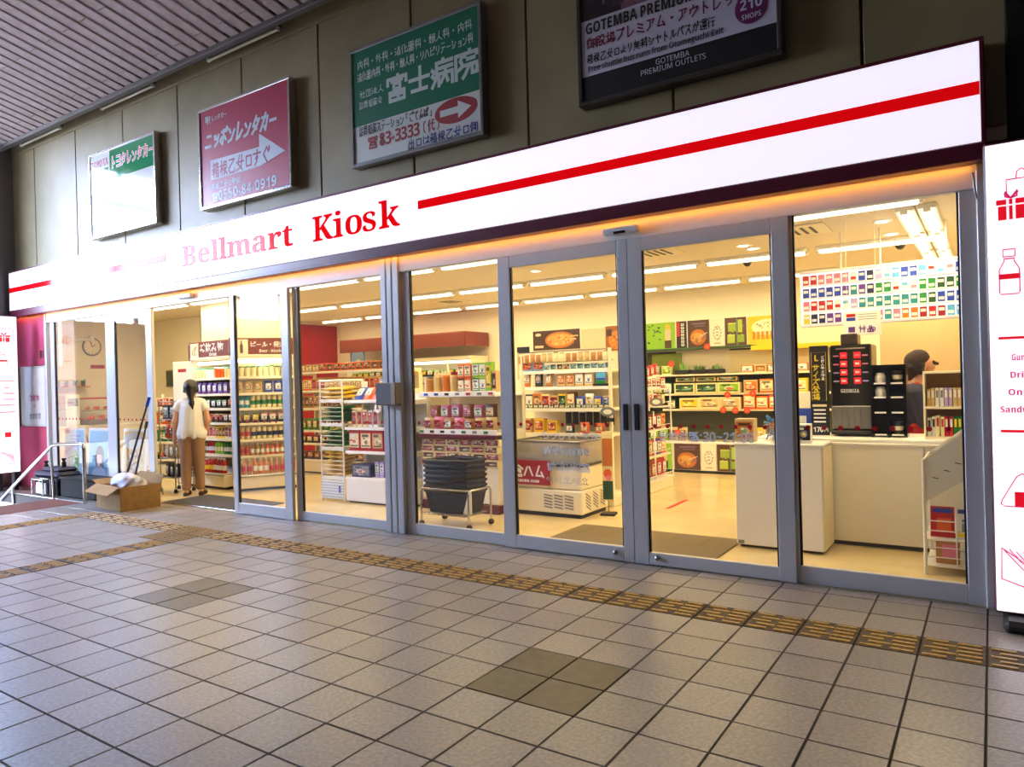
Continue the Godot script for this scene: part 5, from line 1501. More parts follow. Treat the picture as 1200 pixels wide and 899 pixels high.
func motif_print(key: String, base: Color, ink: Color) -> StandardMaterial3D:
	var im := picture(64, 96, base)
	for k in 12:
		var a := TAU * k / 12.0
		var x := int(32 + cos(a) * 17)
		var y := int(48 + sin(a) * 22)
		for t in 5:
			bar(im, x + t - 2, y + (t - 2) * (1 if cos(a) * sin(a) < 0 else -1), 2, 3, ink)
	bar(im, 27, 34, 10, 3, ink)
	bar(im, 25, 46, 14, 2, ink)
	bar(im, 27, 56, 10, 3, ink)
	bar(im, 18, 84, 30, 3, rgb(180, 110, 90))
	return print_mat(key, im)

func block_print(key: String) -> StandardMaterial3D:
	var im := picture(96, 96, rgb(88, 54, 40))
	bar(im, 14, 18, 36, 30, rgb(150, 176, 50))
	bar(im, 58, 8, 20, 44, rgb(170, 196, 70))
	bar(im, 10, 58, 34, 30, rgb(176, 196, 60))
	bar(im, 56, 60, 30, 26, rgb(140, 170, 40))
	bar(im, 16, 18, 34, 4, rgb(200, 214, 110))
	bar(im, 12, 58, 32, 4, rgb(206, 218, 120))
	bar(im, 52, 0, 4, 96, rgb(90, 150, 120))
	speckle(im, 48, 48, 40, 40, [rgb(120, 150, 40), rgb(190, 206, 90)], 40, 5)
	return print_mat(key, im)

func yellow_print() -> StandardMaterial3D:
	var im := picture(128, 96, rgb(238, 200, 40))
	blob(im, 62, 36, 50, 26, rgb(246, 236, 200))
	speckle(im, 62, 30, 44, 10, [rgb(80, 60, 40)], 60, 3)
	for k in 5:
		bar(im, 14 + k * 13, 50, 9, 26, rgb(196, 130, 40))
	blob(im, 104, 62, 24, 20, rgb(206, 130, 60))
	blob(im, 98, 60, 14, 14, rgb(236, 196, 130))
	return print_mat("yellow_print", im)

func build_back_wall_display():
	var y0 := 1.945
	var y1 := 2.385
	var green := green_print()
	var food := food_print("food_print", rgb(78, 48, 34), [rgb(186, 106, 30), rgb(214, 160, 50), rgb(120, 96, 130)])
	var motif := motif_print("motif_print", rgb(240, 226, 206), rgb(56, 44, 40))
	var block := block_print("block_print")
	var im := picture(160, 64, rgb(66, 38, 26))
	blob(im, 92, 32, 50, 27, rgb(190, 110, 36))
	blob(im, 92, 31, 42, 20, rgb(222, 160, 74))
	speckle(im, 92, 32, 40, 18, [rgb(236, 186, 110), rgb(186, 104, 40)], 50, 9)
	blob(im, 18, 12, 10, 5, rgb(230, 220, 200))
	bar(im, 6, 48, 30, 8, rgb(220, 200, 170))
	bar(im, 130, 20, 24, 4, rgb(220, 190, 150))
	bar(im, 128, 30, 20, 4, rgb(220, 190, 150))
	poster("pie_poster", "wide brown poster of a round pie on the rear wall", -6.93, -5.95, 2.03, 2.39, -5.9, print_mat("pie_print", im))
	poster("plain_poster", "plain pinkish cream sheet beside the pie poster", -5.93, -5.47, 1.97, 2.37, -5.9, print_mat("plain_print", picture(8, 8, rgb(228, 200, 170))))
	var im2 := picture(48, 64, rgb(150, 90, 30))
	blob(im2, 26, 36, 20, 24, rgb(206, 130, 40))
	speckle(im2, 26, 36, 18, 22, [rgb(226, 160, 70), rgb(160, 90, 30)], 40, 6)
	bar(im2, 2, 8, 12, 18, rgb(60, 40, 30))
	poster("bread_poster", "narrow poster of golden brown bread on the rear wall", -5.46, -5.05, 1.96, 2.39, -5.9, print_mat("bread_print", im2))
	poster("green_poster", "green poster with dark leaves and a bottle on the rear wall", -4.72, -4.20, y0, y1, -5.9, green)
	var im3 := picture(48, 96, rgb(40, 32, 34))
	bar(im3, 0, 4, 16, 50, rgb(190, 40, 40))
	for k in 7:
		bar(im3, 22, 8 + k * 12, 14, 9, rgb(226, 230, 220))
		bar(im3, 26, 10 + k * 12, 6, 4, rgb(40, 32, 34))
	poster("black_poster", "narrow black poster with a column of white characters", -4.19, -4.01, y0, y1, -5.9, print_mat("black_print", im3))
	poster("food_poster", "brown poster of a golden dish on the rear wall", -4.0, -3.64, y0, y1, -5.9, food)
	poster("motif_poster", "cream poster with a ring of dark strokes on the rear wall", -3.63, -3.41, y0, y1, -5.9, motif)
	poster("sweets_poster", "brown poster of green sweet blocks on the rear wall", -3.40, -3.06, y0, y1, -5.9, block)
	poster("yellow_poster", "yellow poster of sliced cake on the rear wall", -3.05, -2.40, 1.92, 2.38, -5.9, yellow_print())
	var olive := tint(rgb(70, 74, 34))
	var o := thing("souvenir_wall_shelf", "long olive wall shelving of boxed green and yellow souvenirs", "shelf unit", Vector3(-3.3, 0, -5.42))
	var w := 3.2
	box(o, "back_panel", Vector3(0, 1.18, -0.44), Vector3(w, 1.44, 0.03), olive)
	box(o, "base", Vector3(0, 0.23, -0.235), Vector3(w, 0.46, 0.43), mats.cream, 0.006)
	box(o, "skirting", Vector3(0, 0.02, -0.01), Vector3(w, 0.04, 0.012), mats.black)
	for y in [0.485, 0.98, 1.22, 1.52]:
		box(o, "shelf", Vector3(0, y - 0.012, -0.22), Vector3(w, 0.024, 0.43 if y < 0.6 else 0.34), olive if y > 0.6 else mats.cream, 0.004)
		box(o, "shelf_edge", Vector3(0, y - 0.012, -0.045 if y > 0.6 else 0.0), Vector3(w, 0.03, 0.01), mats.cream if y > 0.6 else mats.white, 0.002)
	box(o, "header_ledge", Vector3(-0.55, 1.92, -0.25), Vector3(1.9, 0.03, 0.36), tint(rgb(52, 84, 44)), 0.004)
	box(o, "yellow_ledge", Vector3(1.0, 1.88, -0.25), Vector3(1.2, 0.07, 0.36), hue("yellow"), 0.004)
	box(o, "display_card", Vector3(-0.42, 1.71, -0.33), Vector3(0.86, 0.36, 0.01), mats.cream)
	box(o, "green_card", Vector3(-1.0, 1.69, -0.3), Vector3(0.5, 0.34, 0.01), tint(rgb(128, 150, 30)))
	box(o, "yellow_card", Vector3(0.72, 1.70, -0.33), Vector3(1.42, 0.34, 0.01), hue("cream"))
	var lp := [["green", -4.75, -4.10, green], ["dish", -4.09, -3.67, food], ["cream", -3.66, -3.43, motif], ["sweet block", -3.42, -3.05, block]]
	for q in lp:
		poster("low_poster", "%s poster on the front of the souvenir wall base" % q[0], q[1], q[2], 0.045, 0.455, -5.415, q[3])
	var f := "of the souvenir wall"
	row("carton", Vector3(-4.55, 1.52, -5.52), Vector3(-4.1, 1.52, -5.52), 0.0, Vector3(0.15, 0.14, 0.1), [["beige", "lime green"], ["cream", "lime green"]], "on the top shelf " + f, 0.01, 2)
	for k in 3:
		var g := thing("display_plant", "tuft of green leaves in a black tray on the top shelf of the souvenir wall", "plant", Vector3(-3.95 + 0.26 * k, 1.52, -5.52), 0.0, "leafy trays on the souvenir wall")
		box(g, "tray", Vector3(0, 0.035, 0), Vector3(0.24, 0.07, 0.14), mats.black, 0.01)
		var st := begin()
		for n in 40:
			var a := rng.randf() * TAU
			var r := rng.randf() * 0.1
			var p := Vector3(cos(a) * r, 0.07, sin(a) * r * 0.5)
			var t := p + Vector3(cos(a) * 0.04, rng.randf_range(0.03, 0.11) * (1.3 if k == 0 else 0.8), sin(a) * 0.03)
			var s := Vector3(-sin(a), 0.2, cos(a)) * 0.016
			tri(st, p - s, p + s, t, Vector3(cos(a), 0.4, sin(a)).normalized())
		part(g, "leaves", st.commit(), tint([rgb(110, 160, 50), rgb(70, 110, 30), rgb(90, 130, 40)][k]))
	row("carton", Vector3(-3.05, 1.52, -5.52), Vector3(-2.1, 1.52, -5.52), 0.0, Vector3(0.17, 0.12, 0.1), [["yellow", "cream"], ["cream", "amber"], ["amber", "white"]], "on the top shelf " + f, 0.01, 1)
	row("carton", Vector3(-4.6, 1.22, -5.52), Vector3(-4.12, 1.22, -5.52), 0.0, Vector3(0.14, 0.18, 0.1), [["lime green", "cream"], ["dark green", "white"]], "on the third shelf " + f, 0.01, 2)
	row("carton", Vector3(-4.08, 1.22, -5.5), Vector3(-3.05, 1.22, -5.5), 0.0, Vector3(0.33, 0.17, 0.14), [["cream", "lime green"], ["cream", "dark green"]], "on the third shelf " + f, 0.01, 1)
	row("carton", Vector3(-4.08, 1.405, -5.55), Vector3(-3.1, 1.405, -5.55), 0.0, Vector3(0.30, 0.06, 0.12), [["beige", "dark green"]], "stacked high on the third shelf " + f, 0.01, 1)
	row("carton", Vector3(-3.02, 1.22, -5.5), Vector3(-2.1, 1.22, -5.5), 0.0, Vector3(0.2, 0.2, 0.12), [["amber", "cream"], ["yellow", "cream"], ["beige", "amber"]], "on the third shelf " + f, 0.01, 1)
	row("carton", Vector3(-4.6, 0.98, -5.52), Vector3(-4.05, 0.98, -5.52), 0.0, Vector3(0.13, 0.16, 0.1), [["lime green", "white"], ["dark green", "cream"]], "on the second shelf " + f, 0.01, 2)
	row("carton", Vector3(-4.0, 0.98, -5.5), Vector3(-3.05, 0.98, -5.5), 0.0, Vector3(0.31, 0.17, 0.14), [["cream", "beige"], ["cream", "yellow"]], "on the second shelf " + f, 0.004, 1)
	row("carton", Vector3(-3.02, 0.98, -5.5), Vector3(-2.1, 0.98, -5.5), 0.0, Vector3(0.17, 0.2, 0.12), [["orange", "cream"], ["beige", "orange"], ["amber", "white"]], "on the second shelf " + f, 0.01, 1)
	row("bag", Vector3(-4.55, 0.485, -5.54), Vector3(-3.9, 0.485, -5.54), 0.0, Vector3(0.14, 0.2, 0.06), [["beige", "brown"], ["lime green", "white"]], "on the base board " + f, 0.02, 1)
	row("bag", Vector3(-3.1, 0.485, -5.54), Vector3(-2.1, 0.485, -5.54), 0.0, Vector3(0.15, 0.24, 0.06), [["amber", "cream"], ["yellow", "beige"]], "on the base board " + f, 0.02, 1)
	for p in [Vector3(-4.10, 1.69, -5.39), Vector3(-3.52, 1.93, -5.39), Vector3(-3.23, 1.20, -5.39), Vector3(-2.86, 1.21, -5.39), Vector3(-3.30, 0.97, -5.39), Vector3(-3.12, 0.965, -5.39), Vector3(-2.95, 0.965, -5.39), Vector3(-4.02, 0.62, -5.39)]:
		var c := thing("red_disc_tag", "round red price disc on the olive souvenir wall", "price tag", p, 0.0, "round red price discs on the souvenir wall")
		part(c, "disc", prism(ring_points(0, 0, 0.048, 0.048, 16), 0.004), tint(rgb(214, 62, 34)))
		box(c, "mark", Vector3(0, 0, 0.003), Vector3(0.03, 0.03, 0.002), tint(rgb(236, 130, 90)))
		tube(c, "clip", [Vector3(0, 0, -0.004), Vector3(0, 0.0, -0.09)], 0.003, mats.steel, 5)

func build_counter():
	var o := thing("service_counter", "white service counter with a pale top carrying the coffee machine", "counter", Vector3(-0.3, 0, -1.35))
	box(o, "front_panel", Vector3(-0.48, 0.46, -0.01), Vector3(0.72, 0.84, 0.02), mats.white, 0.003)
	box(o, "front_panel", Vector3(0.435, 0.46, -0.01), Vector3(1.09, 0.84, 0.02), mats.white, 0.003)
	box(o, "body", Vector3(-0.23, 0.46, -0.35), Vector3(2.42, 0.84, 0.66), mats.cream)
	box(o, "kick_board", Vector3(-0.23, 0.02, -0.36), Vector3(2.40, 0.04, 0.62), mats.black)
	box(o, "worktop", Vector3(-0.23, 0.895, -0.355), Vector3(2.42, 0.032, 0.71), mats.white, 0.006)
	box(o, "front_lip", Vector3(0.07, 0.868, 0.009), Vector3(1.80, 0.022, 0.018), mats.white, 0.004)
	var q := thing("white_cabinet", "plain white low cabinet in front of the counter", "cabinet", Vector3(-1.455, 0, -0.90))
	box(q, "body", Vector3(0, 0.45, -0.205), Vector3(0.70, 0.85, 0.41), mats.white, 0.006)
	box(q, "side_return", Vector3(0.335, 0.45, -0.205), Vector3(0.05, 0.84, 0.39), mats.cream, 0.004)
	box(q, "top", Vector3(0, 0.885, -0.205), Vector3(0.72, 0.022, 0.43), mats.white, 0.005)
	box(q, "kick", Vector3(0, 0.015, -0.23), Vector3(0.66, 0.03, 0.38), mats.black)
	box(q, "latch", Vector3(-0.31, 0.05, 0.004), Vector3(0.05, 0.03, 0.008), mats.steel, 0.003)
	# small goods on the white cabinet
	var w := "on the white cabinet"
	goods("carton", Vector3(-1.745, 0.897, -1.05), 0.0, Vector3(0.16, 0.2, 0.12), "beige", "amber", w)
	for k in 2:
		var b := thing("candy_tub", ["clear tub of striped blue sweets on the white cabinet", "wide clear tub of mixed blue sweets on the white cabinet"][k], "tub", [Vector3(-1.52, 0.897, -1.2), Vector3(-1.40, 0.897, -1.0)][k])
		box(b, "tub", Vector3(0, 0.07, 0), Vector3(0.2 + 0.04 * k, 0.14, 0.16), mats.clear_plastic, 0.006)
		var st := begin()
		for n in 26:
			st_box(st, Vector3(rng.randf_range(-0.08, 0.08), rng.randf_range(0.02, 0.2 - 0.05 * k), rng.randf_range(-0.06, 0.06)), Vector3(0.022, 0.05, 0.012), Basis.from_euler(Vector3(rng.randf(), rng.randf() * 3, rng.randf())))
		part(b, "sweets", st.commit(), tint(rgb(70, 130, 190)))
		var st2 := begin()
		for n in 18:
			st_box(st2, Vector3(rng.randf_range(-0.08, 0.08), rng.randf_range(0.02, 0.2 - 0.05 * k), rng.randf_range(-0.06, 0.06)), Vector3(0.02, 0.05, 0.012), Basis.from_euler(Vector3(rng.randf(), rng.randf() * 3, rng.randf())))
		part(b, "sweets", st2.commit(), tint(rgb(170, 100, 60)))
	goods("bag", Vector3(-1.33, 0.897, -1.24), 0.0, Vector3(0.18, 0.28, 0.08), "blue", "white", w)
	goods("carton", Vector3(-1.26, 0.897, -1.02), 0.1, Vector3(0.12, 0.16, 0.1), "white", "navy", w)
	# black vertical banner
	var v := thing("black_banner", "black upright banner with yellow characters beside the coffee machine", "banner", Vector3(-1.235, 0.911, -1.58))
	box(v, "board", Vector3(0, 0.41, 0), Vector3(0.155, 0.80, 0.03), mats.black, 0.003)
	tube(v, "gold_border", [Vector3(-0.06, 0.32, 0.017), Vector3(0.06, 0.32, 0.017), Vector3(0.06, 0.75, 0.017), Vector3(-0.06, 0.75, 0.017)], 0.002, tint(rgb(200, 170, 60)), 4, true)
	var gold := tint(rgb(226, 196, 40))
	latin(v, "L", Vector3(-0.02, 0.70, 0.017), 0.055, gold)
	strokes(v, "サイズ登場", Vector3(-0.055, 0.585, 0.017), 0.062, gold, 0.13, 1.0, true)
	strokes(v, "お飲み物の御品", Vector3(0.02, 0.69, 0.017), 0.03, mats.white, 0.1, 1.0, true)
	latin(v, "170", Vector3(-0.015, 0.06, 0.017), 0.045, mats.white, 0.085)
	strokes(v, "円", Vector3(0.032, 0.04, 0.017), 0.038, mats.white, 0.12)
	for k in 4:
		box(v, "small_print", Vector3(0, 0.13 + 0.035 * k, 0.016), Vector3(0.1, 0.014, 0.002), mats.white)
	box(v, "pale_band", Vector3(0, 0.275, 0.016), Vector3(0.12, 0.02, 0.002), hue("cream"))
	# coffee machine
	var c := thing("coffee_machine", "black coffee machine with lit red buttons and a steel cup bay", "coffee machine", Vector3(-0.985, 0.911, -1.66))
	box(c, "body", Vector3(0, 0.41, -0.16), Vector3(0.335, 0.80, 0.36), mats.black_gloss, 0.012)
	box(c, "light_bar", Vector3(0, 0.775, 0.022), Vector3(0.24, 0.012, 0.006), mats.chrome, 0.002)
	box(c, "cup_bay", Vector3(0, 0.165, 0.024), Vector3(0.32, 0.205, 0.02), mats.steel, 0.006)
	box(c, "cup_door", Vector3(0, 0.16, 0.037), Vector3(0.14, 0.16, 0.012), mats.clear_plastic, 0.004)
	for x in [-0.075, -0.025, 0.025, 0.075]:
		tube(c, "cup_guide", [Vector3(x, 0.08, 0.04), Vector3(x, 0.25, 0.04)], 0.003, mats.chrome, 5)
	box(c, "drip_tray", Vector3(0, 0.035, 0.05), Vector3(0.32, 0.03, 0.1), mats.black, 0.006)
	var lit := glow("button_light_glow", Color(0.86, 0.06, 0.10), 0.8)
	for r in 4:
		for s in [-1, 1]:
			box(c, "button", Vector3(s * 0.055, 0.715 - r * 0.075, 0.023), Vector3(0.058, 0.055, 0.008), lit, 0.006)
			box(c, "button_label", Vector3(s * 0.055, 0.715 - r * 0.075, 0.0275), Vector3(0.034, 0.018, 0.002), mats.white if r else hue("pink"))
			box(c, "cup_size_mark", Vector3(s * 0.118, 0.712 - r * 0.075, 0.023), Vector3(0.046, 0.012, 0.004), [hue("pink"), hue("pink"), hue("lilac"), hue("lilac")][r])
	latin(c, "GEORGIA", Vector3(-0.01, 0.40, 0.022), 0.03, mats.white, 0.15, true)
	box(c, "hopper_lid", Vector3(-0.02, 0.86, -0.16), Vector3(0.14, 0.10, 0.2), mat("smoked", rgb(60, 50, 44), 0.2), 0.01)
	# cup rack
	var r2 := thing("cup_rack", "black rack of lids and cups beside the coffee machine", "rack", Vector3(-0.685, 0.911, -1.63))
	box(r2, "back", Vector3(0, 0.31, -0.12), Vector3(0.27, 0.62, 0.02), mats.black_gloss)
	for s in [-1, 0, 1]:
		box(r2, "divider", Vector3(s * 0.13, 0.31, -0.03), Vector3(0.012, 0.62, 0.18), mats.black_gloss)
	for y in [0.02, 0.21, 0.34, 0.46, 0.615]:
		box(r2, "shelf", Vector3(0, y, -0.03), Vector3(0.27, 0.012, 0.18), mats.black_gloss)
		for s in [-1, 1]:
			if y < 0.5: box(r2, "white_label", Vector3(s * 0.065, y + 0.002, 0.061), Vector3(0.09, 0.014, 0.003), mats.white)
	for p in [Vector3(-0.065, 0.466, 0.0), Vector3(-0.065, 0.346, 0.0)]:
		var lid := thing("cup_lid_stack", ["stack of white cup lids on the upper tier of the black rack", "stack of white cup lids on the middle tier of the black rack"][0 if p.y > 0.4 else 1], "lids", r2.position + p)
		part(lid, "lids", lathe([Vector2(0, 0), Vector2(0.042, 0.0), Vector2(0.044, 0.05), Vector2(0.03, 0.085), Vector2(0, 0.088)], 14), mats.white)
	for p in [Vector3(0.065, 0.466, 0.0), Vector3(0.065, 0.03, 0.0)]:
		var cup := thing("paper_cup", ["dark paper cup on the upper tier of the black rack", "dark paper cup on the lowest tier of the black rack"][0 if p.y > 0.4 else 1], "cup", r2.position + p)
		part(cup, "wall", lathe([Vector2(0, 0), Vector2(0.032, 0), Vector2(0.042, 0.1), Vector2(0.044, 0.1), Vector2(0.044, 0.105), Vector2(0, 0.095)], 14), mat("cup_black", rgb(40, 36, 36), 0.4))
		part(cup, "band", lathe([Vector2(0.0365, 0.03), Vector2(0.0372, 0.03), Vector2(0.0402, 0.065), Vector2(0.0395, 0.065)], 14), mats.cream)
	# book rack
	var s := thing("book_rack", "cream two-tier rack of paperbacks at the end of the counter", "rack", Vector3(-0.17, 0.911, -1.50))
	for y in [0.01, 0.255, 0.545]:
		box(s, "shelf", Vector3(0, y, -0.09), Vector3(0.50, 0.02, 0.2), mats.cream, 0.003)
	box(s, "back", Vector3(0, 0.28, -0.185), Vector3(0.5, 0.54, 0.012), mat("rack_brown", rgb(150, 110, 66), 0.6))
	for q2 in [-1, 1]:
		box(s, "side", Vector3(q2 * 0.245, 0.28, -0.09), Vector3(0.014, 0.55, 0.2), mats.cream, 0.003)
	row("book", Vector3(-0.40, 0.932, -1.57), Vector3(0.06, 0.932, -1.57), 0.0, Vector3(0.026, 0.16, 0.11), [["red", "white"], ["blue", "white"], ["cream", "red"], ["green", "yellow"], ["white", "navy"]], "in the lower tier of the counter rack", 0.003, 2)
	row("book", Vector3(-0.40, 1.177, -1.57), Vector3(0.06, 1.177, -1.57), 0.0, Vector3(0.026, 0.15, 0.11), [["beige", "white"], ["pink", "cream"], ["white", "grey"], ["lime green", "white"], ["lilac", "white"]], "in the upper tier of the counter rack", 0.003, 2)
	var g := thing("cash_register", "beige till with an angled screen behind the coffee banner", "till", Vector3(-1.42, 0.911, -1.75))
	box(g, "drawer", Vector3(0, 0.06, -0.1), Vector3(0.3, 0.12, 0.34), mats.cream, 0.01)
	box(g, "screen", Vector3(0.02, 0.30, -0.05), Vector3(0.26, 0.2, 0.03), mats.cream, 0.01, Vector3(-0.35, 0.2, 0))
	tube(g, "stem", [Vector3(0, 0.12, -0.1), Vector3(0, 0.25, -0.08)], 0.02, mats.cream, 8)

func build_tobacco_rack():
	var o := thing("tobacco_rack", "white lit hanging rack of cigarette packs over the counter", "display rack", Vector3(-0.62, 1.965, -2.42))
	var w := 1.86
	var x0 := -0.925
	var face := glow("rack_light_glow", Color(1.0, 0.97, 0.98), 0.9)
	box(o, "panel", Vector3(0, 0.265, -0.03), Vector3(w, 0.54, 0.03), face, 0.004)
	box(o, "frame", Vector3(0, 0.265, -0.055), Vector3(w + 0.03, 0.57, 0.03), mats.white_metal, 0.006)
	for k in 5:
		box(o, "ledge", Vector3(0, 0.005 + k * 0.13, 0.0), Vector3(w, 0.012, 0.045), mats.white, 0.003)
	for x in [-0.55, -0.2, 0.35]:
		tube(o, "hanger", [Vector3(x, 0.53, -0.04), Vector3(x, 0.9, -0.04)], 0.008, mats.white_metal, 6)
	area("tobacco_rack_glow", Vector3(-0.62, 2.23, -2.36), Vector3(0, 0, 1), Vector2(1.8, 0.5), Color(1.0, 0.97, 0.96), 0.12)
	var plan := [
		["red", "red", "pink", "pink", "pink", "pink", "white", "blue", "navy", "lilac", "white", "sky blue", "blue", "blue", "sky blue", "white", "white", "white", "blue", "sky blue", "navy"],
		["blue", "blue", "blue", "blue", "blue", "purple", "teal", "purple", "navy", "green", "green", "white", "white", "white", "green", "green", "dark green", "dark green", "green", "teal", "blue"],
		["pink", "red", "red", "red", "white", "white", "lilac", "teal", "teal", "teal", "teal", "teal", "teal", "teal", "green", "dark green", "blue", "blue", "blue", "navy", "navy"],
		["yellow", "navy", "navy", "purple", "purple", "blue", "blue", "red", "pink", "pink", "teal", "pink", "amber", "amber", "crimson", "red", "crimson", "sky blue", "sky blue", "white", "red"]]
	for r in 4:
		for k in 25:
			var main: String = plan[r][k % 21]
			var mark: String = "white" if main != "white" else ["red", "sky blue", "pink"][(k + r) % 3]
			var where: String = "on the %s ledge of the hanging rack" % ["top", "second", "third", "lowest"][r]
			var p := thing("cigarette_pack", "%s cigarette pack with a %s band %s" % [main, mark, where], "cigarette pack", Vector3(-0.62 + x0 + 0.05 + k * 0.0735, 1.978 + (3 - r) * 0.13, -2.42), 0.0, "%s packs %s" % [main, where])
			box(p, "pack", Vector3(0, 0.046, 0), Vector3(0.058, 0.094, 0.024), hue(main), 0.002)
			box(p, "band", Vector3(0, 0.06 if (k + r) % 2 else 0.03, 0.0125), Vector3(0.046, 0.028, 0.0015), hue(mark))
	var s := thing("price_notice", "white notice with red and blue bars hung under the cigarette rack", "notice", Vector3(-0.92, 1.81, -1.9))
	box(s, "card", Vector3(0, 0.11, 0), Vector3(0.31, 0.22, 0.006), mats.white, 0.002)
	box(s, "bar_print", Vector3(-0.09, 0.185, 0.004), Vector3(0.075, 0.028, 0.002), hue("red"))
	box(s, "bar_print", Vector3(-0.09, 0.15, 0.004), Vector3(0.075, 0.028, 0.002), hue("blue"))
	box(s, "square_print", Vector3(-0.085, 0.055, 0.004), Vector3(0.055, 0.05, 0.002), hue("purple"))
	strokes(s, "禁品", Vector3(-0.03, 0.025, 0.004), 0.065, hue("purple"), 0.13)
	latin(s, "ID", Vector3(0.085, 0.05, 0.004), 0.04, hue("purple"))
	for k in 3:
		box(s, "rule_print", Vector3(0.05, 0.19 - 0.022 * k, 0.004), Vector3(0.15, 0.005, 0.002), hue("grey"))
	for x in [-0.12, 0.12]:
		tube(s, "string", [Vector3(x, 0.22, 0), Vector3(x, 1.06, 0)], 0.002, mats.white, 4)

func build_newspaper_rack():
	var o := thing("newspaper_rack", "white newspaper rack with a sloping bin at the end of the glazing", "rack", Vector3(-0.10, 0, -0.66))
	var grey := mat("rack_grey", rgb(214, 214, 208), 0.45)
	for z in [0.0, -0.56]:
		for x in [[-0.275, 0.83], [0.30, 1.28]]:
			tube(o, "post", [Vector3(x[0], 0.0, z), Vector3(x[0], x[1], z)], 0.013, mats.white_metal, 8)
		part(o, "side_board", prism(PackedVector2Array([Vector2(-0.27, 0.52), Vector2(-0.27, 0.83), Vector2(0.30, 1.30), Vector2(0.30, 0.92)]), 0.012), grey, Vector3(0, 0, z))
	box(o, "sloping_board", Vector3(0.015, 0.865, -0.28), Vector3(0.74, 0.012, 0.54), grey, 0.002, Vector3(0, 0, 0.69))
	box(o, "front_lip", Vector3(-0.275, 0.70, -0.28), Vector3(0.012, 0.26, 0.55), mats.white_metal, 0.003)
	for y in [0.07, 0.26]:
		box(o, "tray_floor", Vector3(0.0, y - 0.008, -0.28), Vector3(0.56, 0.008, 0.55), mats.white_metal)
		for h in [0.06, 0.13]:
			tube(o, "tray_wire", [Vector3(-0.275, y + h, 0.0), Vector3(0.30, y + h, 0.0)], 0.004, mats.white_metal, 5)
	for x in [-0.08, 0.11]:
		tube(o, "upright_wire", [Vector3(x, 0.06, 0.0), Vector3(x, 0.42, 0.0)], 0.004, mats.white_metal, 5)
	box(o, "back_board", Vector3(0.29, 0.45, -0.28), Vector3(0.01, 0.8, 0.54), mats.cream)
	for k in 4:
		box(o, "printed_label", Vector3(-0.20 + 0.07 * k, 0.70 + 0.055 * k, 0.008), Vector3(0.04, 0.006, 0.003), mats.black, 0.0, Vector3(0, 0, -0.2))
	var cols := [["red", "white", "blue"], ["cream", "yellow", "blue"], ["grey", "white", "green"], ["tan", "black", "red"], ["navy", "cream", "pink"]]
	for k in 5:
		var m := thing("magazine", ["magazine with a red and blue cover in the white rack", "white magazine with a yellow strip in the white rack", "grey magazine leaning in the white rack", "tan magazine with a black title in the white rack", "navy magazine in the white rack"][k], "magazine", [Vector3(-0.27, 0.262, -0.74), Vector3(-0.115, 0.262, -0.74), Vector3(0.04, 0.262, -0.74), Vector3(-0.24, 0.072, -0.74), Vector3(-0.06, 0.072, -0.74)][k])
		m.rotation = Vector3(-0.2, 0, 0)
		box(m, "cover", Vector3(0, 0.11, 0), Vector3(0.15, 0.22, 0.012), hue(cols[k][0] if k != 1 else "white"), 0.002)
		box(m, "title_print", Vector3(0, 0.19, 0.0068), Vector3(0.12, 0.03, 0.002), hue(cols[k][2]))
		box(m, "picture_print", Vector3(0.01, 0.09, 0.0068), Vector3(0.09, 0.09, 0.002), hue(["orange", "grey", "white", "pink", "sky blue"][k]))
		if k == 1: box(m, "strip_print", Vector3(0, 0.03, 0.0068), Vector3(0.14, 0.04, 0.002), hue("yellow"))
	for k in 6:
		var n := thing("folded_newspaper", "folded newspaper lying on the sloping white rack", "newspaper", Vector3(-0.275 + 0.075 * k, 0.80 + 0.062 * k, -0.94), 0.0, "newspapers on the sloping rack")
		n.rotation.z = 0.69 + 0.12
		box(n, "fold", Vector3(0.04, 0.03, 0), Vector3(0.092, 0.012, 0.46), hue("cream"), 0.003)
		box(n, "headline", Vector3(0.04, 0.037, 0.1), Vector3(0.06, 0.002, 0.2), hue(["black", "red", "brown", "black", "crimson", "brown"][k]))

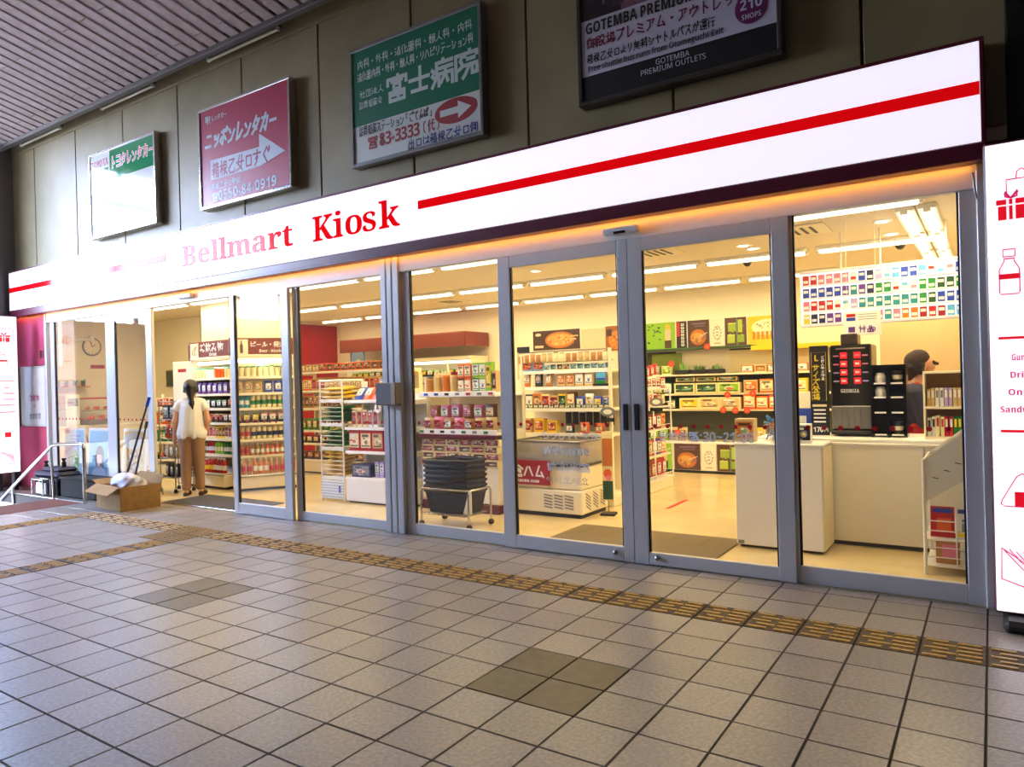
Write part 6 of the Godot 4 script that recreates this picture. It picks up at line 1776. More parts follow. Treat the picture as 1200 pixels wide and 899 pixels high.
# ---------------------------------------------------------------- the corner by the stair
func build_hot_food_corner():
	var o := thing("kitchen_counter", "pale counter along the side wall of the hot food corner", "counter", Vector3(-13.9, 0, -1.45))
	box(o, "body", Vector3(0, 0.44, 0), Vector3(0.56, 0.84, 2.3), mats.cream, 0.006)
	box(o, "worktop", Vector3(0.01, 0.88, 0), Vector3(0.60, 0.04, 2.34), mats.white, 0.006)
	var h := thing("hot_food_case", "glass hot food case full of orange fried snacks", "food case", Vector3(-13.72, 0.90, -1.5))
	box(h, "base", Vector3(0, 0.05, 0), Vector3(0.34, 0.1, 0.5), mats.steel, 0.008)
	box(h, "glass", Vector3(0, 0.29, 0), Vector3(0.33, 0.36, 0.48), mats.clear_plastic, 0.004)
	box(h, "roof", Vector3(0, 0.48, 0), Vector3(0.36, 0.03, 0.52), hue("red"), 0.006)
	box(h, "rack", Vector3(0, 0.26, 0), Vector3(0.3, 0.01, 0.44), mats.steel)
	for k in 10:
		var f := thing("fried_snack", "orange fried snack on the rack of the hot food case", "snack", Vector3(-13.63 - 0.1 * (k % 2), 1.005 + (0.165 if k > 4 else 0.0), -1.68 + 0.09 * (k % 5)), rng.randf() * 3.0, "fried snacks in the hot food case")
		part(f, "crust", lathe([Vector2(0, 0), Vector2(0.03, 0.005), Vector2(0.042, 0.03), Vector2(0.03, 0.055), Vector2(0, 0.062)], 9), hue("orange"))
	var w := thing("white_machine", "tall pale blue-white drinks machine on the kitchen counter", "machine", Vector3(-13.72, 0.90, -1.0))
	box(w, "body", Vector3(0, 0.28, 0), Vector3(0.3, 0.56, 0.24), mat("machine_white", rgb(222, 230, 236), 0.3), 0.012)
	box(w, "control_panel", Vector3(0.152, 0.42, 0), Vector3(0.006, 0.14, 0.18), hue("grey"), 0.002)
	var s := thing("wall_shelf", "narrow wall shelf with a row of small green pots above the machine", "shelf", Vector3(-14.08, 1.60, -1.2))
	box(s, "board", Vector3(0, 0, 0), Vector3(0.22, 0.025, 0.62), hue("tan"), 0.004)
	for k in 4:
		var p := thing("small_pot_plant", "small green plant in a pot on the narrow wall shelf", "plant", Vector3(-14.06, 1.613, -1.42 + 0.15 * k), 0.0, "pot plants on the wall shelf")
		part(p, "pot", lathe([Vector2(0, 0), Vector2(0.03, 0), Vector2(0.04, 0.06), Vector2(0, 0.055)], 10), hue("brown"))
		var st := begin()
		for n in 24:
			var a := rng.randf() * TAU
			var q := Vector3(cos(a) * 0.02, 0.055, sin(a) * 0.02)
			var e := q + Vector3(cos(a) * 0.05, rng.randf_range(0.03, 0.09), sin(a) * 0.05)
			var d := Vector3(-sin(a), 0, cos(a)) * 0.012
			tri(st, q - d, q + d, e, Vector3(cos(a), 0.5, sin(a)).normalized())
		part(p, "leaves", st.commit(), hue("green"))
	var c := thing("wall_clock", "round wall clock with a pale face over the kitchen counter", "clock", Vector3(-14.2, 2.36, -1.65), PI / 2)
	part(c, "rim", lathe([Vector2(0, 0), Vector2(0.17, 0), Vector2(0.18, 0.02), Vector2(0.16, 0.04), Vector2(0.15, 0.03), Vector2(0, 0.03)], 24), mats.steel, Vector3.ZERO, Vector3(PI / 2, 0, 0))
	part(c, "dial", prism(ring_points(0, 0, 0.15, 0.15, 24), 0.004), mats.cream, Vector3(0, 0, 0.033))
	box(c, "hour_hand", Vector3(0.03, 0.02, 0.037), Vector3(0.07, 0.01, 0.003), mats.black, 0.0, Vector3(0, 0, 0.6))
	box(c, "minute_hand", Vector3(-0.02, 0.05, 0.037), Vector3(0.012, 0.11, 0.003), mats.black, 0.0, Vector3(0, 0, 0.3))
	for k in 12:
		box(c, "hour_mark", Vector3(cos(TAU * k / 12) * 0.13, sin(TAU * k / 12) * 0.13, 0.036), Vector3(0.012, 0.012, 0.002), mats.black)
	var arm := thing("pipe_fitting", "white pipe fitting on the kitchen wall beside the clock", "pipe", Vector3(-14.15, 2.50, -1.40))
	tube(arm, "arm", [Vector3(0.02, 0.0, -0.2), Vector3(0.03, -0.02, 0.0), Vector3(0.03, -0.03, 0.18)], 0.028, mats.white_metal, 8)
	box(arm, "head", Vector3(0.02, 0.02, -0.22), Vector3(0.08, 0.1, 0.08), mats.white_metal, 0.01)
	box(arm, "head", Vector3(0.03, -0.05, 0.2), Vector3(0.07, 0.12, 0.06), mats.white_metal, 0.01)
	var n := thing("small_notice", "small red and cream notice on the kitchen wall under the clock", "notice", Vector3(-14.195, 1.88, -1.75), PI / 2)
	box(n, "sheet", Vector3(0, 0, 0.004), Vector3(0.3, 0.3, 0.006), mats.cream)
	box(n, "red_band", Vector3(0, 0.1, 0.008), Vector3(0.26, 0.07, 0.003), mats.red_wall)
	var r := thing("kitchen_screen", "small dark screen on the kitchen rear wall", "screen", Vector3(-13.2, 1.72, -2.69))
	box(r, "casing", Vector3(0, 0, 0.02), Vector3(0.42, 0.32, 0.04), mat("screen_grey", rgb(70, 76, 78), 0.3), 0.01)
	box(r, "picture", Vector3(0, 0, 0.041), Vector3(0.36, 0.26, 0.003), mat("screen_green", rgb(60, 74, 66), 0.2))
	box(r, "top_label", Vector3(0, 0.21, 0.01), Vector3(0.2, 0.04, 0.01), mats.white)
	# snack stand behind the parked door
	var g := gondola("impulse_stand", "low stand of orange and green snacks behind the parked glass door", Vector3(-11.75, 0, -1.75), 0.35, 0.95, 0.4, 1.42, [0.3, 0.6, 0.9, 1.18], mats.white_metal, 0.2)
	for k in 4:
		local_row(g, ["tray", "bag", "bag", "carton"][k], -0.45, 0.45, [0.3, 0.6, 0.9, 1.18][k], -0.08, [Vector3(0.14, 0.12, 0.12), Vector3(0.13, 0.2, 0.06), Vector3(0.13, 0.2, 0.06), Vector3(0.12, 0.18, 0.08)][k], [[["tan", "red"]], [["green", "white"], ["teal", "cream"]], [["orange", "white"], ["amber", "red"]], [["white", "red"], ["sky blue", "white"]]][k], "on the %s tier of the low snack stand" % ["bottom", "second", "third", "top"][k], 2)
	var l := thing("upright_light", "thin upright white light strip inside the stair end window", "light", Vector3(-12.0, 2.26, -0.11))
	box(l, "channel", Vector3(0, 0, -0.012), Vector3(0.05, 0.70, 0.016), mats.white_metal, 0.004)
	box(l, "glowing_strip", Vector3(0, 0, 0.002), Vector3(0.034, 0.68, 0.02), glow("upright_light_glow", Color(1, 0.97, 0.92), 1.6), 0.006)
	area("upright_light_area", Vector3(-12.0, 2.26, -0.09), Vector3(0.3, 0, 1).normalized(), Vector2(0.034, 0.68), Color(1, 0.97, 0.92), 0.02)

func build_picture_stands():
	var leafy := picture(64, 96, rgb(150, 196, 226))
	blob(leafy, 32, 62, 20, 24, rgb(120, 176, 110))
	speckle(leafy, 32, 62, 18, 22, [rgb(150, 200, 120), rgb(90, 150, 90), rgb(196, 216, 130)], 70, 5)
	for k in 4: bar(leafy, 14 + (k % 2) * 4, 10 + k * 6, 36 - (k % 2) * 8, 3, rgb(90, 130, 180))
	var girl := picture(64, 96, rgb(120, 186, 216))
	bar(girl, 0, 0, 64, 20, rgb(150, 206, 226))
	blob(girl, 36, 50, 15, 22, rgb(38, 28, 34))
	bar(girl, 40, 50, 12, 34, rgb(38, 28, 34))
	blob(girl, 34, 52, 9, 12, rgb(226, 178, 160))
	blob(girl, 36, 88, 26, 22, rgb(200, 214, 230))
	bar(girl, 30, 62, 8, 8, rgb(216, 166, 150))
	bar(girl, 30, 51, 3, 1, rgb(50, 30, 30))
	bar(girl, 37, 51, 3, 1, rgb(50, 30, 30))
	bar(girl, 32, 58, 5, 1, rgb(186, 90, 90))
	bar(girl, 24, 38, 22, 7, rgb(38, 28, 34))
	var sunny := picture(64, 96, rgb(220, 182, 50))
	blob(sunny, 26, 16, 26, 16, rgb(206, 216, 226))
	blob(sunny, 30, 52, 16, 20, rgb(150, 110, 60))
	speckle(sunny, 34, 60, 26, 30, [rgb(240, 210, 80), rgb(170, 60, 50), rgb(240, 232, 190)], 60, 8)
	var all := [[leafy, -11.83, "framed blue poster of green leaves behind the stair end window"], [girl, -11.09, "framed blue poster of a dark-haired girl behind the stair end window"], [sunny, -10.10, "framed yellow poster behind the parked glass door"]]
	for k in 3:
		var o := thing("picture_stand", all[k][2], "poster stand", Vector3(all[k][1], 0, -0.20))
		var lean := -0.07
		box(o, "frame", Vector3(0, 0.53, 0.0), Vector3(0.63, 0.84, 0.02), mats.white_metal, 0.005, Vector3(lean, 0, 0))
		part(o, "print", sheet(0.55, 0.76), print_mat("stand_print_%d" % k, all[k][0]), Vector3(0, 0.53, 0.0115), Vector3(lean, 0, 0))
		for s in [-1, 1]:
			tube(o, "leg", [Vector3(s * 0.28, 0.0, 0.045), Vector3(s * 0.28, 0.2, 0.02)], 0.01, mats.steel, 6)
			tube(o, "rear_leg", [Vector3(s * 0.28, 0.0, -0.24), Vector3(s * 0.28, 0.85, -0.04)], 0.01, mats.steel, 6)

func build_stair_corner():
	var f := thing("stair_landing", "brown ribbed landing and steps going down at the end of the concourse", "stairs", Vector3.ZERO, 0.0, "", "structure")
	var brown := mat("landing_brown", rgb(132, 84, 76), 0.6)
	span(f, "landing", Vector3(-10.95, -0.2, 0.5), Vector3(-10.15, -0.014, 3.4), brown)
	for k in 20:
		span(f, "rib", Vector3(-10.945 + k * 0.04, -0.014, 0.5), Vector3(-10.921 + k * 0.04, 0.006, 3.4), brown, 0.003)
	for k in 9:
		span(f, "step", Vector3(-11.25 - k * 0.3, -1.9, 0.5), Vector3(-10.95 - k * 0.3, -0.17 * (k + 1), 3.4), mats.plaster, 0.01)
	span(f, "stair_wall", Vector3(-13.6, -1.9, 0.42), Vector3(-10.15, -0.15, 0.5), mats.plaster)
	span(f, "stair_wall", Vector3(-13.6, -1.9, 3.4), Vector3(-10.15, -0.15, 3.5), mats.plaster)
	var h := thing("stair_handrail", "shiny steel handrail running down beside the stair", "handrail", Vector3.ZERO)
	tube(h, "rail", [Vector3(-13.1, -0.36, 0.52), Vector3(-11.0, 0.715, 0.52), Vector3(-10.9, 0.76, 0.52), Vector3(-10.8, 0.775, 0.52), Vector3(-10.12, 0.80, 0.52), Vector3(-10.06, 0.785, 0.52), Vector3(-10.03, 0.74, 0.52), Vector3(-10.03, 0.0, 0.52)], 0.024, mats.chrome, 10)
	for x in [-10.95, -12.2]:
		tube(h, "post", [Vector3(x, -0.9 if x < -12 else 0.0, 0.50), Vector3(x, 0.10 if x < -12 else 0.73, 0.52)], 0.017, mats.chrome, 8)
	# dark pile between the rail and the shop window
	var p := thing("black_crate", "low black crate at the foot of the magenta panel", "crate", Vector3(-11.55, 0.0, 0.19))
	box(p, "tub", Vector3(0, 0.12, 0), Vector3(0.72, 0.24, 0.30), mats.black_matte, 0.015)
	tube(p, "rim", [Vector3(-0.37, 0.235, -0.15), Vector3(0.37, 0.235, -0.15), Vector3(0.37, 0.235, 0.15), Vector3(-0.37, 0.235, 0.15)], 0.014, mats.black, 6, true)
	var q := thing("black_crate", "long black crate under the framed posters beside the cardboard box", "crate", Vector3(-10.62, 0.0, 0.19))
	box(q, "tub", Vector3(0, 0.14, 0), Vector3(1.0, 0.28, 0.30), mats.black_matte, 0.02)
	tube(q, "rim", [Vector3(-0.51, 0.275, -0.15), Vector3(0.51, 0.275, -0.15), Vector3(0.51, 0.275, 0.15), Vector3(-0.51, 0.275, 0.15)], 0.014, mats.black_matte, 6, true)
	var t := thing("navy_cover", "dark navy folded cover lying on the low black crate", "cover", Vector3(-11.55, 0.252, 0.19))
	var navy := mat("cover_navy", rgb(24, 24, 66), 0.5)
	box(t, "lower_fold", Vector3(0.02, 0.045, 0), Vector3(0.78, 0.085, 0.33), navy, 0.035)
	box(t, "upper_fold", Vector3(0.10, 0.115, 0.0), Vector3(0.52, 0.06, 0.28), navy, 0.027)
	for k in 2:  # small dark knobs on the pile, not bottles, turned in a neck-like shape
		var b := thing("dark_knob", ["small black knob poking up at the shop end of the navy cover", "small black knob poking up at the stair end of the navy cover"][k], "bottle", Vector3(-11.32 - 0.55 * k, 0.34 + 0.06 * (1 - k), 0.19))
		part(b, "neck", lathe([Vector2(0, 0), Vector2(0.035, 0), Vector2(0.03, 0.07), Vector2(0.016, 0.09), Vector2(0.03, 0.11), Vector2(0.03, 0.13), Vector2(0, 0.135)], 10), mats.black)
	var w := thing("wire_basket", "small chrome wire basket holding white plastic before the black crate", "basket", Vector3(-11.75, 0.0, 0.80))
	for x in [-0.17, 0.17]:
		tube(w, "side_wire", [Vector3(x, 0.0, -0.05), Vector3(x, 0.24, -0.05), Vector3(x, 0.24, 0.05), Vector3(x, 0.0, 0.05)], 0.008, mats.chrome, 6)
	tube(w, "top_wire", [Vector3(-0.17, 0.24, -0.05), Vector3(0.17, 0.24, -0.05), Vector3(0.17, 0.24, 0.05), Vector3(-0.17, 0.24, 0.05)], 0.008, mats.chrome, 6, true)
	part(w, "plastic", pillow(0.3, 0.16, 0.08), mats.white, Vector3(0, 0.03, 0))
	w.position = Vector3(-11.5, 0.0, 0.425)

func build_box_and_poles():
	var o := thing("cardboard_box", "open brown cardboard box with flared flaps before the parked glass door", "box", Vector3(-9.23, 0, 0.37), -0.12)
	var L := 0.76
	var W := 0.48
	var H := 0.29
	var t := 0.006
	box(o, "bottom", Vector3(0, 0.005, 0), Vector3(L, 0.008, W), mats.card)
	for s in [-1, 1]:
		box(o, "long_side", Vector3(0, H / 2, s * W / 2), Vector3(L, H, t), mats.card, 0.001)
		box(o, "short_side", Vector3(s * L / 2, H / 2, 0), Vector3(t, H, W), mats.card, 0.001)
	box(o, "flap", Vector3(0, H - 0.03, W / 2 + 0.075), Vector3(L * 0.98, t, 0.17), mats.card, 0.001, Vector3(0.55, 0, 0))
	box(o, "flap", Vector3(0, H + 0.05, -W / 2 - 0.03), Vector3(L * 0.98, 0.15, t), mats.card, 0.001, Vector3(-0.4, 0, 0))
	box(o, "flap", Vector3(-L / 2 - 0.08, H + 0.02, 0), Vector3(0.19, t, W * 0.96), mats.card, 0.001, Vector3(0, 0, -0.3))
	box(o, "flap", Vector3(L / 2 + 0.003, H - 0.1, 0), Vector3(t, 0.22, W * 0.96), mats.card, 0.001)
	box(o, "white_tape", Vector3(0.05, H - 0.05, W / 2 + 0.005), Vector3(0.2, 0.05, 0.003), mats.white)
	var b := thing("plastic_bag", "crumpled white plastic bag lying in the cardboard box", "bag", Vector3(-9.25, 0.14, 0.36))
	var st := begin()
	var n := 20
	var ring: Array = []
	for i in n + 1:
		var line: Array = []
		for j in n * 2:
			var u := PI * i / n
			var v := TAU * j / (n * 2)
			var r := 1.0 + 0.14 * sin(3 * v + 2 * u) + 0.09 * absf(sin(5 * v + 4 * u)) * sin(u) + 0.06 * absf(sin(9 * v - 7 * u)) * sin(u)
			var q := Vector3(sin(u) * cos(v) * 0.27, cos(u) * 0.14, sin(u) * sin(v) * 0.15) * r + Vector3(0, 0.14, 0)
			line.append([q, (Vector3(sin(u) * cos(v), cos(u), sin(u) * sin(v)) + 0.5 * Vector3(sin(5 * v + 4 * u), cos(9 * v - 7 * u), sin(7 * u)) * sin(u)).normalized()])
		ring.append(line)
	for i in n:
		for j in n * 2:
			var k := (j + 1) % (n * 2)
			smooth_quad(st, ring[i][j], ring[i][k], ring[i + 1][k], ring[i + 1][j])
	part(b, "film", st.commit(), mat("bag_film", rgb(226, 224, 238), 0.3))
	var dark := mat("pole_dark", rgb(56, 50, 62), 0.4, 0.4)
	var p1 := thing("long_pole", "long thin pole with a blue grip leaning from the cardboard box on the door", "pole", Vector3.ZERO)
	tube(p1, "shaft", [Vector3(-9.345, 0.06, 0.43), Vector3(-9.14, 1.28, 0.148)], 0.013, dark, 8)
	tube(p1, "grip", [Vector3(-9.14, 1.28, 0.148), Vector3(-9.12, 1.40, 0.12)], 0.022, hue("blue"), 8)
	tube(p1, "foot_sleeve", [Vector3(-9.345, 0.06, 0.43), Vector3(-9.33, 0.16, 0.41)], 0.02, mats.white, 8)
	var p2 := thing("short_pole", "shorter thin dark pole leaning from the cardboard box on the door", "pole", Vector3.ZERO)
	tube(p2, "shaft", [Vector3(-9.05, 0.06, 0.46), Vector3(-9.185, 1.0, 0.143)], 0.012, dark, 8)
	tube(p2, "grip", [Vector3(-9.185, 1.0, 0.143), Vector3(-9.196, 1.08, 0.117)], 0.019, mats.black, 8)

# ---------------------------------------------------------------- people
# Bones are [from, to, radius there, radius here]; their rounded cones are melted together and meshed as surface nets.
func melt(st: SurfaceTool, bones: Array, cell: float, soft: float):
	var lo := Vector3(1e9, 1e9, 1e9)
	var hi := -lo
	for b in bones:
		var r: float = maxf(b[2], b[3]) + cell * 2
		for e in 2:
			lo = lo.min(b[e] - Vector3.ONE * r)
			hi = hi.max(b[e] + Vector3.ONE * r)
	var nx := int((hi.x - lo.x) / cell) + 2
	var ny := int((hi.y - lo.y) / cell) + 2
	var nz := int((hi.z - lo.z) / cell) + 2
	var f := PackedFloat32Array()
	f.resize(nx * ny * nz)
	f.fill(1.0)
	for b in bones:
		var a: Vector3 = b[0]
		var ab: Vector3 = b[1] - a
		var ra: float = b[2]
		var rb: float = b[3]
		var ll := maxf(ab.length_squared(), 1e-9)
		var pad := maxf(ra, rb) + soft + cell
		var p0 := ((a.min(b[1]) - Vector3.ONE * pad - lo) / cell).floor()
		var p1 := ((a.max(b[1]) + Vector3.ONE * pad - lo) / cell).ceil()
		for k in range(maxi(0, int(p0.z)), mini(nz - 1, int(p1.z)) + 1):
			for j in range(maxi(0, int(p0.y)), mini(ny - 1, int(p1.y)) + 1):
				var at := (k * ny + j) * nx
				for i in range(maxi(0, int(p0.x)), mini(nx - 1, int(p1.x)) + 1):
					var p := lo + Vector3(i, j, k) * cell
					var t := clampf((p - a).dot(ab) / ll, 0.0, 1.0)
					var d := (p - a - ab * t).length() - lerpf(ra, rb, t)
					var o := f[at + i]
					var h := maxf(soft - absf(o - d), 0.0) / soft
					f[at + i] = minf(o, d) - h * h * soft * 0.25
	var spot := {}
	for k in nz - 1:
		for j in ny - 1:
			for i in nx - 1:
				var at := (k * ny + j) * nx + i
				var inside := 0
				for c in 8:
					if f[at + (c & 1) + ((c >> 1) & 1) * nx + (c >> 2) * nx * ny] < 0.0: inside += 1
				if inside == 0 or inside == 8: continue
				var sum := Vector3.ZERO
				var n := 0
				for e in 12:
					var ax := e / 4
					var u := (ax + 1) % 3
					var v := (ax + 2) % 3
					var q := Vector3.ZERO
					q[u] = e & 1
					q[v] = (e >> 1) & 1
					var q2 := q
					q2[ax] = 1
					var d0 := f[at + int(q.x) + int(q.y) * nx + int(q.z) * nx * ny]
					var d1 := f[at + int(q2.x) + int(q2.y) * nx + int(q2.z) * nx * ny]
					if (d0 < 0.0) == (d1 < 0.0): continue
					sum += q.lerp(q2, d0 / (d0 - d1))
					n += 1
				var g := Vector3(f[at + 1] - f[at], f[at + nx] - f[at], f[at + nx * ny] - f[at])
				spot[at] = [lo + (Vector3(i, j, k) + sum / n) * cell, g.normalized()]
	var steps := [1, nx, nx * ny]
	for at in spot:
		for ax in 3:
			var s0: int = steps[ax]
			var u: int = steps[(ax + 1) % 3]
			var v: int = steps[(ax + 2) % 3]
			if (f[at] < 0.0) == (f[at + s0] < 0.0): continue
			if not (spot.has(at - u) and spot.has(at - v) and spot.has(at - u - v)): continue
			smooth_quad(st, spot[at], spot[at - u], spot[at - u - v], spot[at - v])

func melted(parent: Node3D, called: String, bones: Array, cell: float, soft: float, m: Material) -> MeshInstance3D:
	var st := begin()
	melt(st, bones, cell, soft)
	return part(parent, called, st.commit(), m)

# Finger bones for a relaxed hand hanging from the wrist: down is the way the hand points, side the way the thumb leaves.
func hand_bones(wrist: Vector3, down: Vector3, side: Vector3, curl: Vector3) -> Array:
	var out: Array = [[wrist, wrist + down * 0.07, 0.024, 0.030], [wrist + down * 0.03 + side * 0.012, wrist + down * 0.085 + side * 0.018, 0.02, 0.018], [wrist + down * 0.03 - side * 0.012, wrist + down * 0.08 - side * 0.02, 0.02, 0.016]]
	var lengths := [0.065, 0.075, 0.070, 0.055]
	for k in 4:
		var root := wrist + down * 0.085 + side * (0.027 - 0.018 * k)
		var knee: Vector3 = root + (down + curl * 0.25).normalized() * lengths[k] * 0.5
		out.append([root - down * 0.02, knee, 0.0095, 0.0088])
		out.append([knee, knee + (down + curl * 0.9).normalized() * lengths[k] * 0.5, 0.0088, 0.0072])
	out.append([wrist + down * 0.02 + side * 0.02, wrist + down * 0.055 + side * 0.045, 0.014, 0.011])
	out.append([wrist + down * 0.055 + side * 0.045, wrist + down * 0.09 + side * 0.05 + curl * 0.012, 0.011, 0.0085])
	return out

# Head bones facing -z; c: middle of the head.
func head_bones(c: Vector3, look: Basis) -> Array:
	var at := func(x: float, y: float, z: float) -> Vector3: return c + look * Vector3(x, y, z)
	var out: Array = [
		[at.call(0, 0.035, 0.02), at.call(0, 0.03, -0.02), 0.082, 0.080], [at.call(0, -0.02, -0.02), at.call(0, -0.075, -0.045), 0.066, 0.040],
		[at.call(0, -0.01, -0.085), at.call(0, -0.032, -0.102), 0.009, 0.013], [at.call(-0.018, -0.062, -0.08), at.call(0.018, -0.062, -0.08), 0.010, 0.010],
		[at.call(-0.03, 0.012, -0.078), at.call(-0.02, 0.012, -0.08), 0.012, 0.012], [at.call(0.03, 0.012, -0.078), at.call(0.02, 0.012, -0.08), 0.012, 0.012]]
	for s in [-1, 1]:
		out.append([at.call(0.080 * s, 0.0, 0.005), at.call(0.082 * s, -0.04, 0.0), 0.014, 0.009])
	return out

func build_people():
	var skin := mat("skin", rgb(206, 152, 118), 0.5)
	skin.subsurf_scatter_enabled = true
	skin.subsurf_scatter_strength = 0.1
	var hair := mat("hair", rgb(24, 18, 18), 0.4)
	# ---- shopper in the doorway, back to the concourse
	var w := thing("person", "person in a white blouse and brown wide trousers standing in the open doorway", "person", Vector3(-9.33, 0.0, -0.60), 0.8)
	var sh := 1.30
	var look := Basis(Vector3.UP, -0.35)
	var body := begin()
	melt(body, [
		[Vector3(0, 1.36, 0.0), Vector3(0, 1.42, -0.01), 0.052, 0.048], [Vector3(-0.11, sh, 0.0), Vector3(0.11, sh, 0.0), 0.06, 0.06], [Vector3(0, 1.26, 0.0), Vector3(0, 0.95, 0.01), 0.10, 0.105],
		[Vector3(-0.165, sh - 0.01, 0.0), Vector3(-0.215, 1.04, 0.03), 0.046, 0.038], [Vector3(-0.215, 1.04, 0.03), Vector3(-0.235, 0.83, -0.02), 0.037, 0.024],
		[Vector3(0.165, sh - 0.01, 0.0), Vector3(0.225, 1.05, 0.05), 0.046, 0.038], [Vector3(0.225, 1.05, 0.05), Vector3(0.17, 0.86, -0.04), 0.037, 0.024],
		[Vector3(-0.07, 0.88, 0.0), Vector3(-0.085, 0.12, 0.03), 0.085, 0.035], [Vector3(0.07, 0.88, 0.0), Vector3(0.095, 0.12, 0.0), 0.085, 0.035],
		[Vector3(-0.085, 0.06, 0.04), Vector3(-0.10, 0.035, -0.12), 0.035, 0.028], [Vector3(0.095, 0.06, 0.01), Vector3(0.125, 0.035, -0.14), 0.035, 0.028]], 0.013, 0.03)
	melt(body, head_bones(Vector3(0, 1.495, -0.02), look), 0.006, 0.016)
	melt(body, hand_bones(Vector3(-0.235, 0.83, -0.02), Vector3(-0.03, -1, -0.15).normalized(), Vector3(0.1, 0, -1).normalized(), Vector3(1, 0, 0)), 0.0045, 0.008)
	melt(body, hand_bones(Vector3(0.17, 0.86, -0.04), Vector3(-0.35, -0.9, -0.2).normalized(), Vector3(0.1, 0.1, -1).normalized(), Vector3(-1, 0, 0)), 0.0045, 0.008)
	part(w, "body", body.commit(), skin)
	melted(w, "blouse", [
		[Vector3(-0.09, sh + 0.005, 0.0), Vector3(0.09, sh + 0.005, 0.0), 0.068, 0.068], [Vector3(-0.05, 1.25, 0.0), Vector3(-0.065, 0.92, 0.01), 0.105, 0.115], [Vector3(0.05, 1.25, 0.0), Vector3(0.065, 0.92, 0.01), 0.105, 0.115], [Vector3(0, 1.22, 0.01), Vector3(0, 0.92, 0.015), 0.128, 0.14],
		[Vector3(-0.14, sh, 0.0), Vector3(-0.18, sh - 0.07, 0.01), 0.06, 0.062], [Vector3(0.14, sh, 0.0), Vector3(0.185, sh - 0.07, 0.015), 0.06, 0.062],
		[Vector3(-0.075, 0.87, 0.01), Vector3(0.075, 0.87, 0.01), 0.125, 0.125], [Vector3(-0.05, 1.2, 0.105), Vector3(-0.08, 0.82, 0.125), 0.016, 0.024], [Vector3(0.06, 1.2, 0.10), Vector3(0.05, 0.82, 0.13), 0.016, 0.024]], 0.011, 0.025, mat("blouse", rgb(232, 230, 226), 0.8))
	melted(w, "trousers", [
		[Vector3(-0.05, 0.85, 0.01), Vector3(0.05, 0.85, 0.01), 0.125, 0.125], [Vector3(-0.068, 0.80, 0.01), Vector3(-0.08, 0.45, 0.01), 0.108, 0.076], [Vector3(0.068, 0.80, 0.01), Vector3(0.085, 0.45, 0.0), 0.108, 0.076],
		[Vector3(-0.08, 0.45, 0.01), Vector3(-0.085, 0.13, 0.03), 0.076, 0.064], [Vector3(0.085, 0.45, 0.0), Vector3(0.09, 0.13, 0.0), 0.076, 0.064]], 0.012, 0.02, mat("trousers", rgb(150, 116, 90), 0.85))
	melted(w, "hair", [
		[Vector3(0, 1.545, 0.01), Vector3(0, 1.52, 0.035), 0.092, 0.09], [Vector3(0, 1.50, 0.05), Vector3(0.01, 1.44, 0.065), 0.075, 0.055], [Vector3(0.01, 1.46, 0.085), Vector3(0.03, 1.30, 0.115), 0.045, 0.032],
		[Vector3(0.03, 1.30, 0.115), Vector3(0.045, 1.20, 0.12), 0.032, 0.012], [Vector3(-0.06, 1.53, -0.03), Vector3(-0.075, 1.47, 0.0), 0.035, 0.03], [Vector3(0.06, 1.53, -0.03), Vector3(0.075, 1.47, 0.0), 0.035, 0.03]], 0.009, 0.03, hair)
	var sole := mat("sandal", rgb(50, 30, 26), 0.6)
	for s in [[-0.092, 0.0, 0.09], [0.11, -0.03, 0.18]]:
		melted(w, "shoe", [[Vector3(s[0], 0.022, 0.055), Vector3(s[0] - 0.01 + s[2] * 0.1, 0.020, -0.15), 0.036, 0.04], [Vector3(s[0], 0.03, -0.08), Vector3(s[0], 0.05, -0.05), 0.04, 0.036]], 0.009, 0.02, sole)
	# ---- shop assistant behind the counter, turned to the till
	var a := thing("person", "shop assistant in a dark cap, navy shirt and red apron behind the coffee machine", "person", Vector3(-0.56, 0, -2.34), -1.25)
	var b2 := begin()
	melt(b2, [
		[Vector3(0, 1.33, 0.0), Vector3(0, 1.42, -0.05), 0.052, 0.048], [Vector3(-0.13, 1.27, 0.0), Vector3(0.13, 1.27, 0.0), 0.06, 0.06], [Vector3(0, 1.24, 0.0), Vector3(0, 0.9, 0.04), 0.12, 0.13],
		[Vector3(-0.17, 1.26, 0.0), Vector3(-0.23, 1.0, -0.05), 0.05, 0.042], [Vector3(-0.23, 1.0, -0.05), Vector3(-0.17, 0.95, -0.28), 0.04, 0.026], [Vector3(0.17, 1.26, 0.0), Vector3(0.23, 1.0, -0.05), 0.05, 0.042], [Vector3(0.23, 1.0, -0.05), Vector3(0.17, 0.95, -0.28), 0.04, 0.026],
		[Vector3(-0.09, 0.9, 0.04), Vector3(-0.09, 0.08, 0.04), 0.1, 0.045], [Vector3(0.09, 0.9, 0.04), Vector3(0.09, 0.08, 0.04), 0.1, 0.045], [Vector3(-0.09, 0.045, 0.05), Vector3(-0.1, 0.035, -0.1), 0.04, 0.034], [Vector3(0.09, 0.045, 0.05), Vector3(0.1, 0.035, -0.1), 0.04, 0.034]], 0.014, 0.03)
	melt(b2, head_bones(Vector3(0, 1.505, -0.08), Basis(Vector3.RIGHT, -0.3)), 0.006, 0.016)
	melt(b2, hand_bones(Vector3(-0.17, 0.95, -0.28), Vector3(0.2, -0.15, -1).normalized(), Vector3(1, 0, 0.2).normalized(), Vector3(0, -1, 0)), 0.0045, 0.008)
	melt(b2, hand_bones(Vector3(0.17, 0.95, -0.28), Vector3(-0.2, -0.15, -1).normalized(), Vector3(-1, 0, 0.2).normalized(), Vector3(0, -1, 0)), 0.0045, 0.008)
	part(a, "body", b2.commit(), skin)
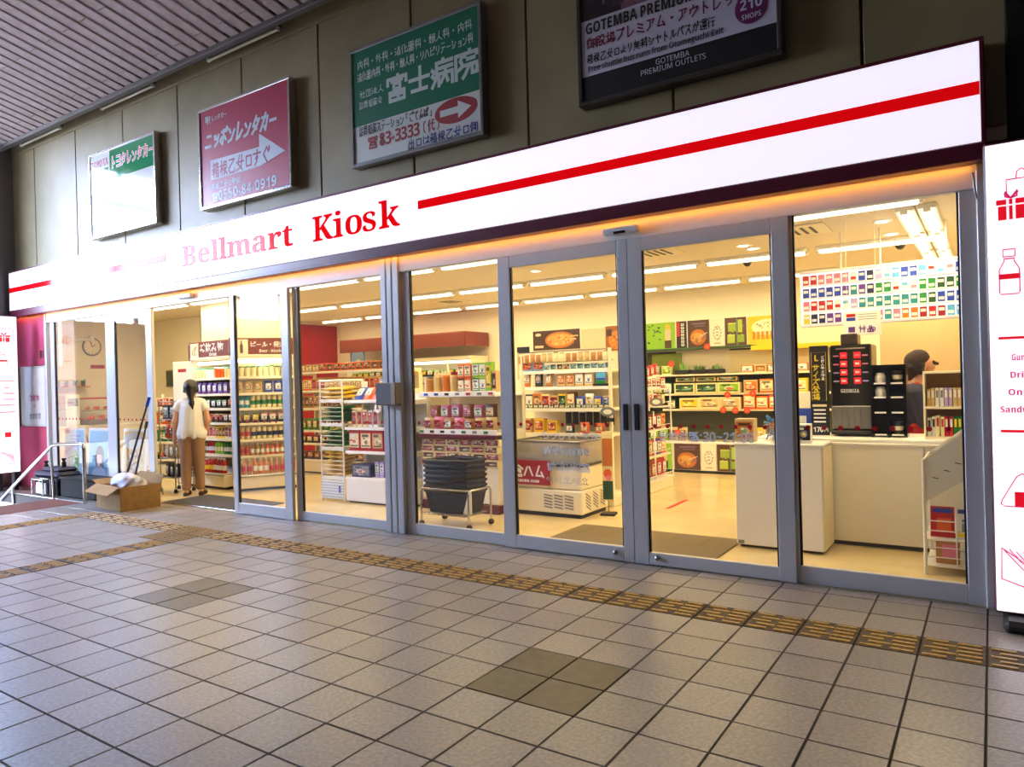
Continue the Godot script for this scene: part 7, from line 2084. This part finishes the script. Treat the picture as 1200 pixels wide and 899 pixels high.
	melted(a, "shirt", [
		[Vector3(-0.12, 1.275, 0.0), Vector3(0.12, 1.275, 0.0), 0.08, 0.08], [Vector3(-0.05, 1.22, 0.0), Vector3(-0.06, 0.88, 0.04), 0.135, 0.135], [Vector3(0.05, 1.22, 0.0), Vector3(0.06, 0.88, 0.04), 0.135, 0.135],
		[Vector3(-0.17, 1.265, 0.0), Vector3(-0.23, 1.01, -0.04), 0.07, 0.062], [Vector3(-0.23, 1.01, -0.04), Vector3(-0.20, 0.975, -0.16), 0.06, 0.05], [Vector3(0.17, 1.265, 0.0), Vector3(0.23, 1.01, -0.04), 0.07, 0.062], [Vector3(0.23, 1.01, -0.04), Vector3(0.20, 0.975, -0.16), 0.06, 0.05]], 0.013, 0.03, mat("shirt_navy", rgb(44, 46, 76), 0.8))
	melted(a, "apron", [[Vector3(-0.07, 1.16, -0.12), Vector3(-0.10, 0.75, -0.10), 0.055, 0.085], [Vector3(0.07, 1.16, -0.12), Vector3(0.10, 0.75, -0.10), 0.055, 0.085], [Vector3(-0.12, 0.95, 0.02), Vector3(-0.13, 0.7, 0.02), 0.09, 0.10], [Vector3(0.12, 0.95, 0.02), Vector3(0.13, 0.7, 0.02), 0.09, 0.10],
		[Vector3(-0.085, 1.18, -0.13), Vector3(-0.10, 1.345, -0.01), 0.022, 0.022], [Vector3(0.085, 1.18, -0.13), Vector3(0.10, 1.345, -0.01), 0.022, 0.022], [Vector3(-0.10, 1.345, 0.0), Vector3(0.09, 1.1, 0.15), 0.02, 0.02], [Vector3(0.10, 1.345, 0.0), Vector3(-0.09, 1.1, 0.15), 0.02, 0.02]], 0.012, 0.025, mat("apron_red", rgb(190, 26, 34), 0.7))
	melted(a, "trousers", [[Vector3(-0.08, 0.8, 0.04), Vector3(-0.09, 0.1, 0.04), 0.12, 0.07], [Vector3(0.08, 0.8, 0.04), Vector3(0.09, 0.1, 0.04), 0.12, 0.07]], 0.016, 0.02, mats.black)
	melted(a, "hair", [[Vector3(0, 1.54, -0.03), Vector3(0, 1.50, 0.0), 0.09, 0.085], [Vector3(0, 1.47, 0.02), Vector3(0, 1.42, 0.03), 0.06, 0.04], [Vector3(-0.07, 1.52, -0.06), Vector3(-0.078, 1.46, -0.05), 0.03, 0.025], [Vector3(0.07, 1.52, -0.06), Vector3(0.078, 1.46, -0.05), 0.03, 0.025]], 0.01, 0.02, hair)
	melted(a, "cap", [[Vector3(0, 1.58, -0.05), Vector3(0, 1.565, -0.02), 0.095, 0.092], [Vector3(-0.05, 1.545, -0.16), Vector3(0.05, 1.545, -0.16), 0.022, 0.022], [Vector3(-0.03, 1.535, -0.20), Vector3(0.03, 1.535, -0.20), 0.014, 0.014]], 0.009, 0.03, mat("cap_dark", rgb(52, 40, 34), 0.8))
	melted(a, "shoe", [[Vector3(-0.09, 0.04, 0.06), Vector3(-0.1, 0.035, -0.13), 0.045, 0.042]], 0.012, 0.02, mats.black)
	melted(a, "shoe", [[Vector3(0.09, 0.04, 0.06), Vector3(0.1, 0.035, -0.13), 0.045, 0.042]], 0.012, 0.02, mats.black)
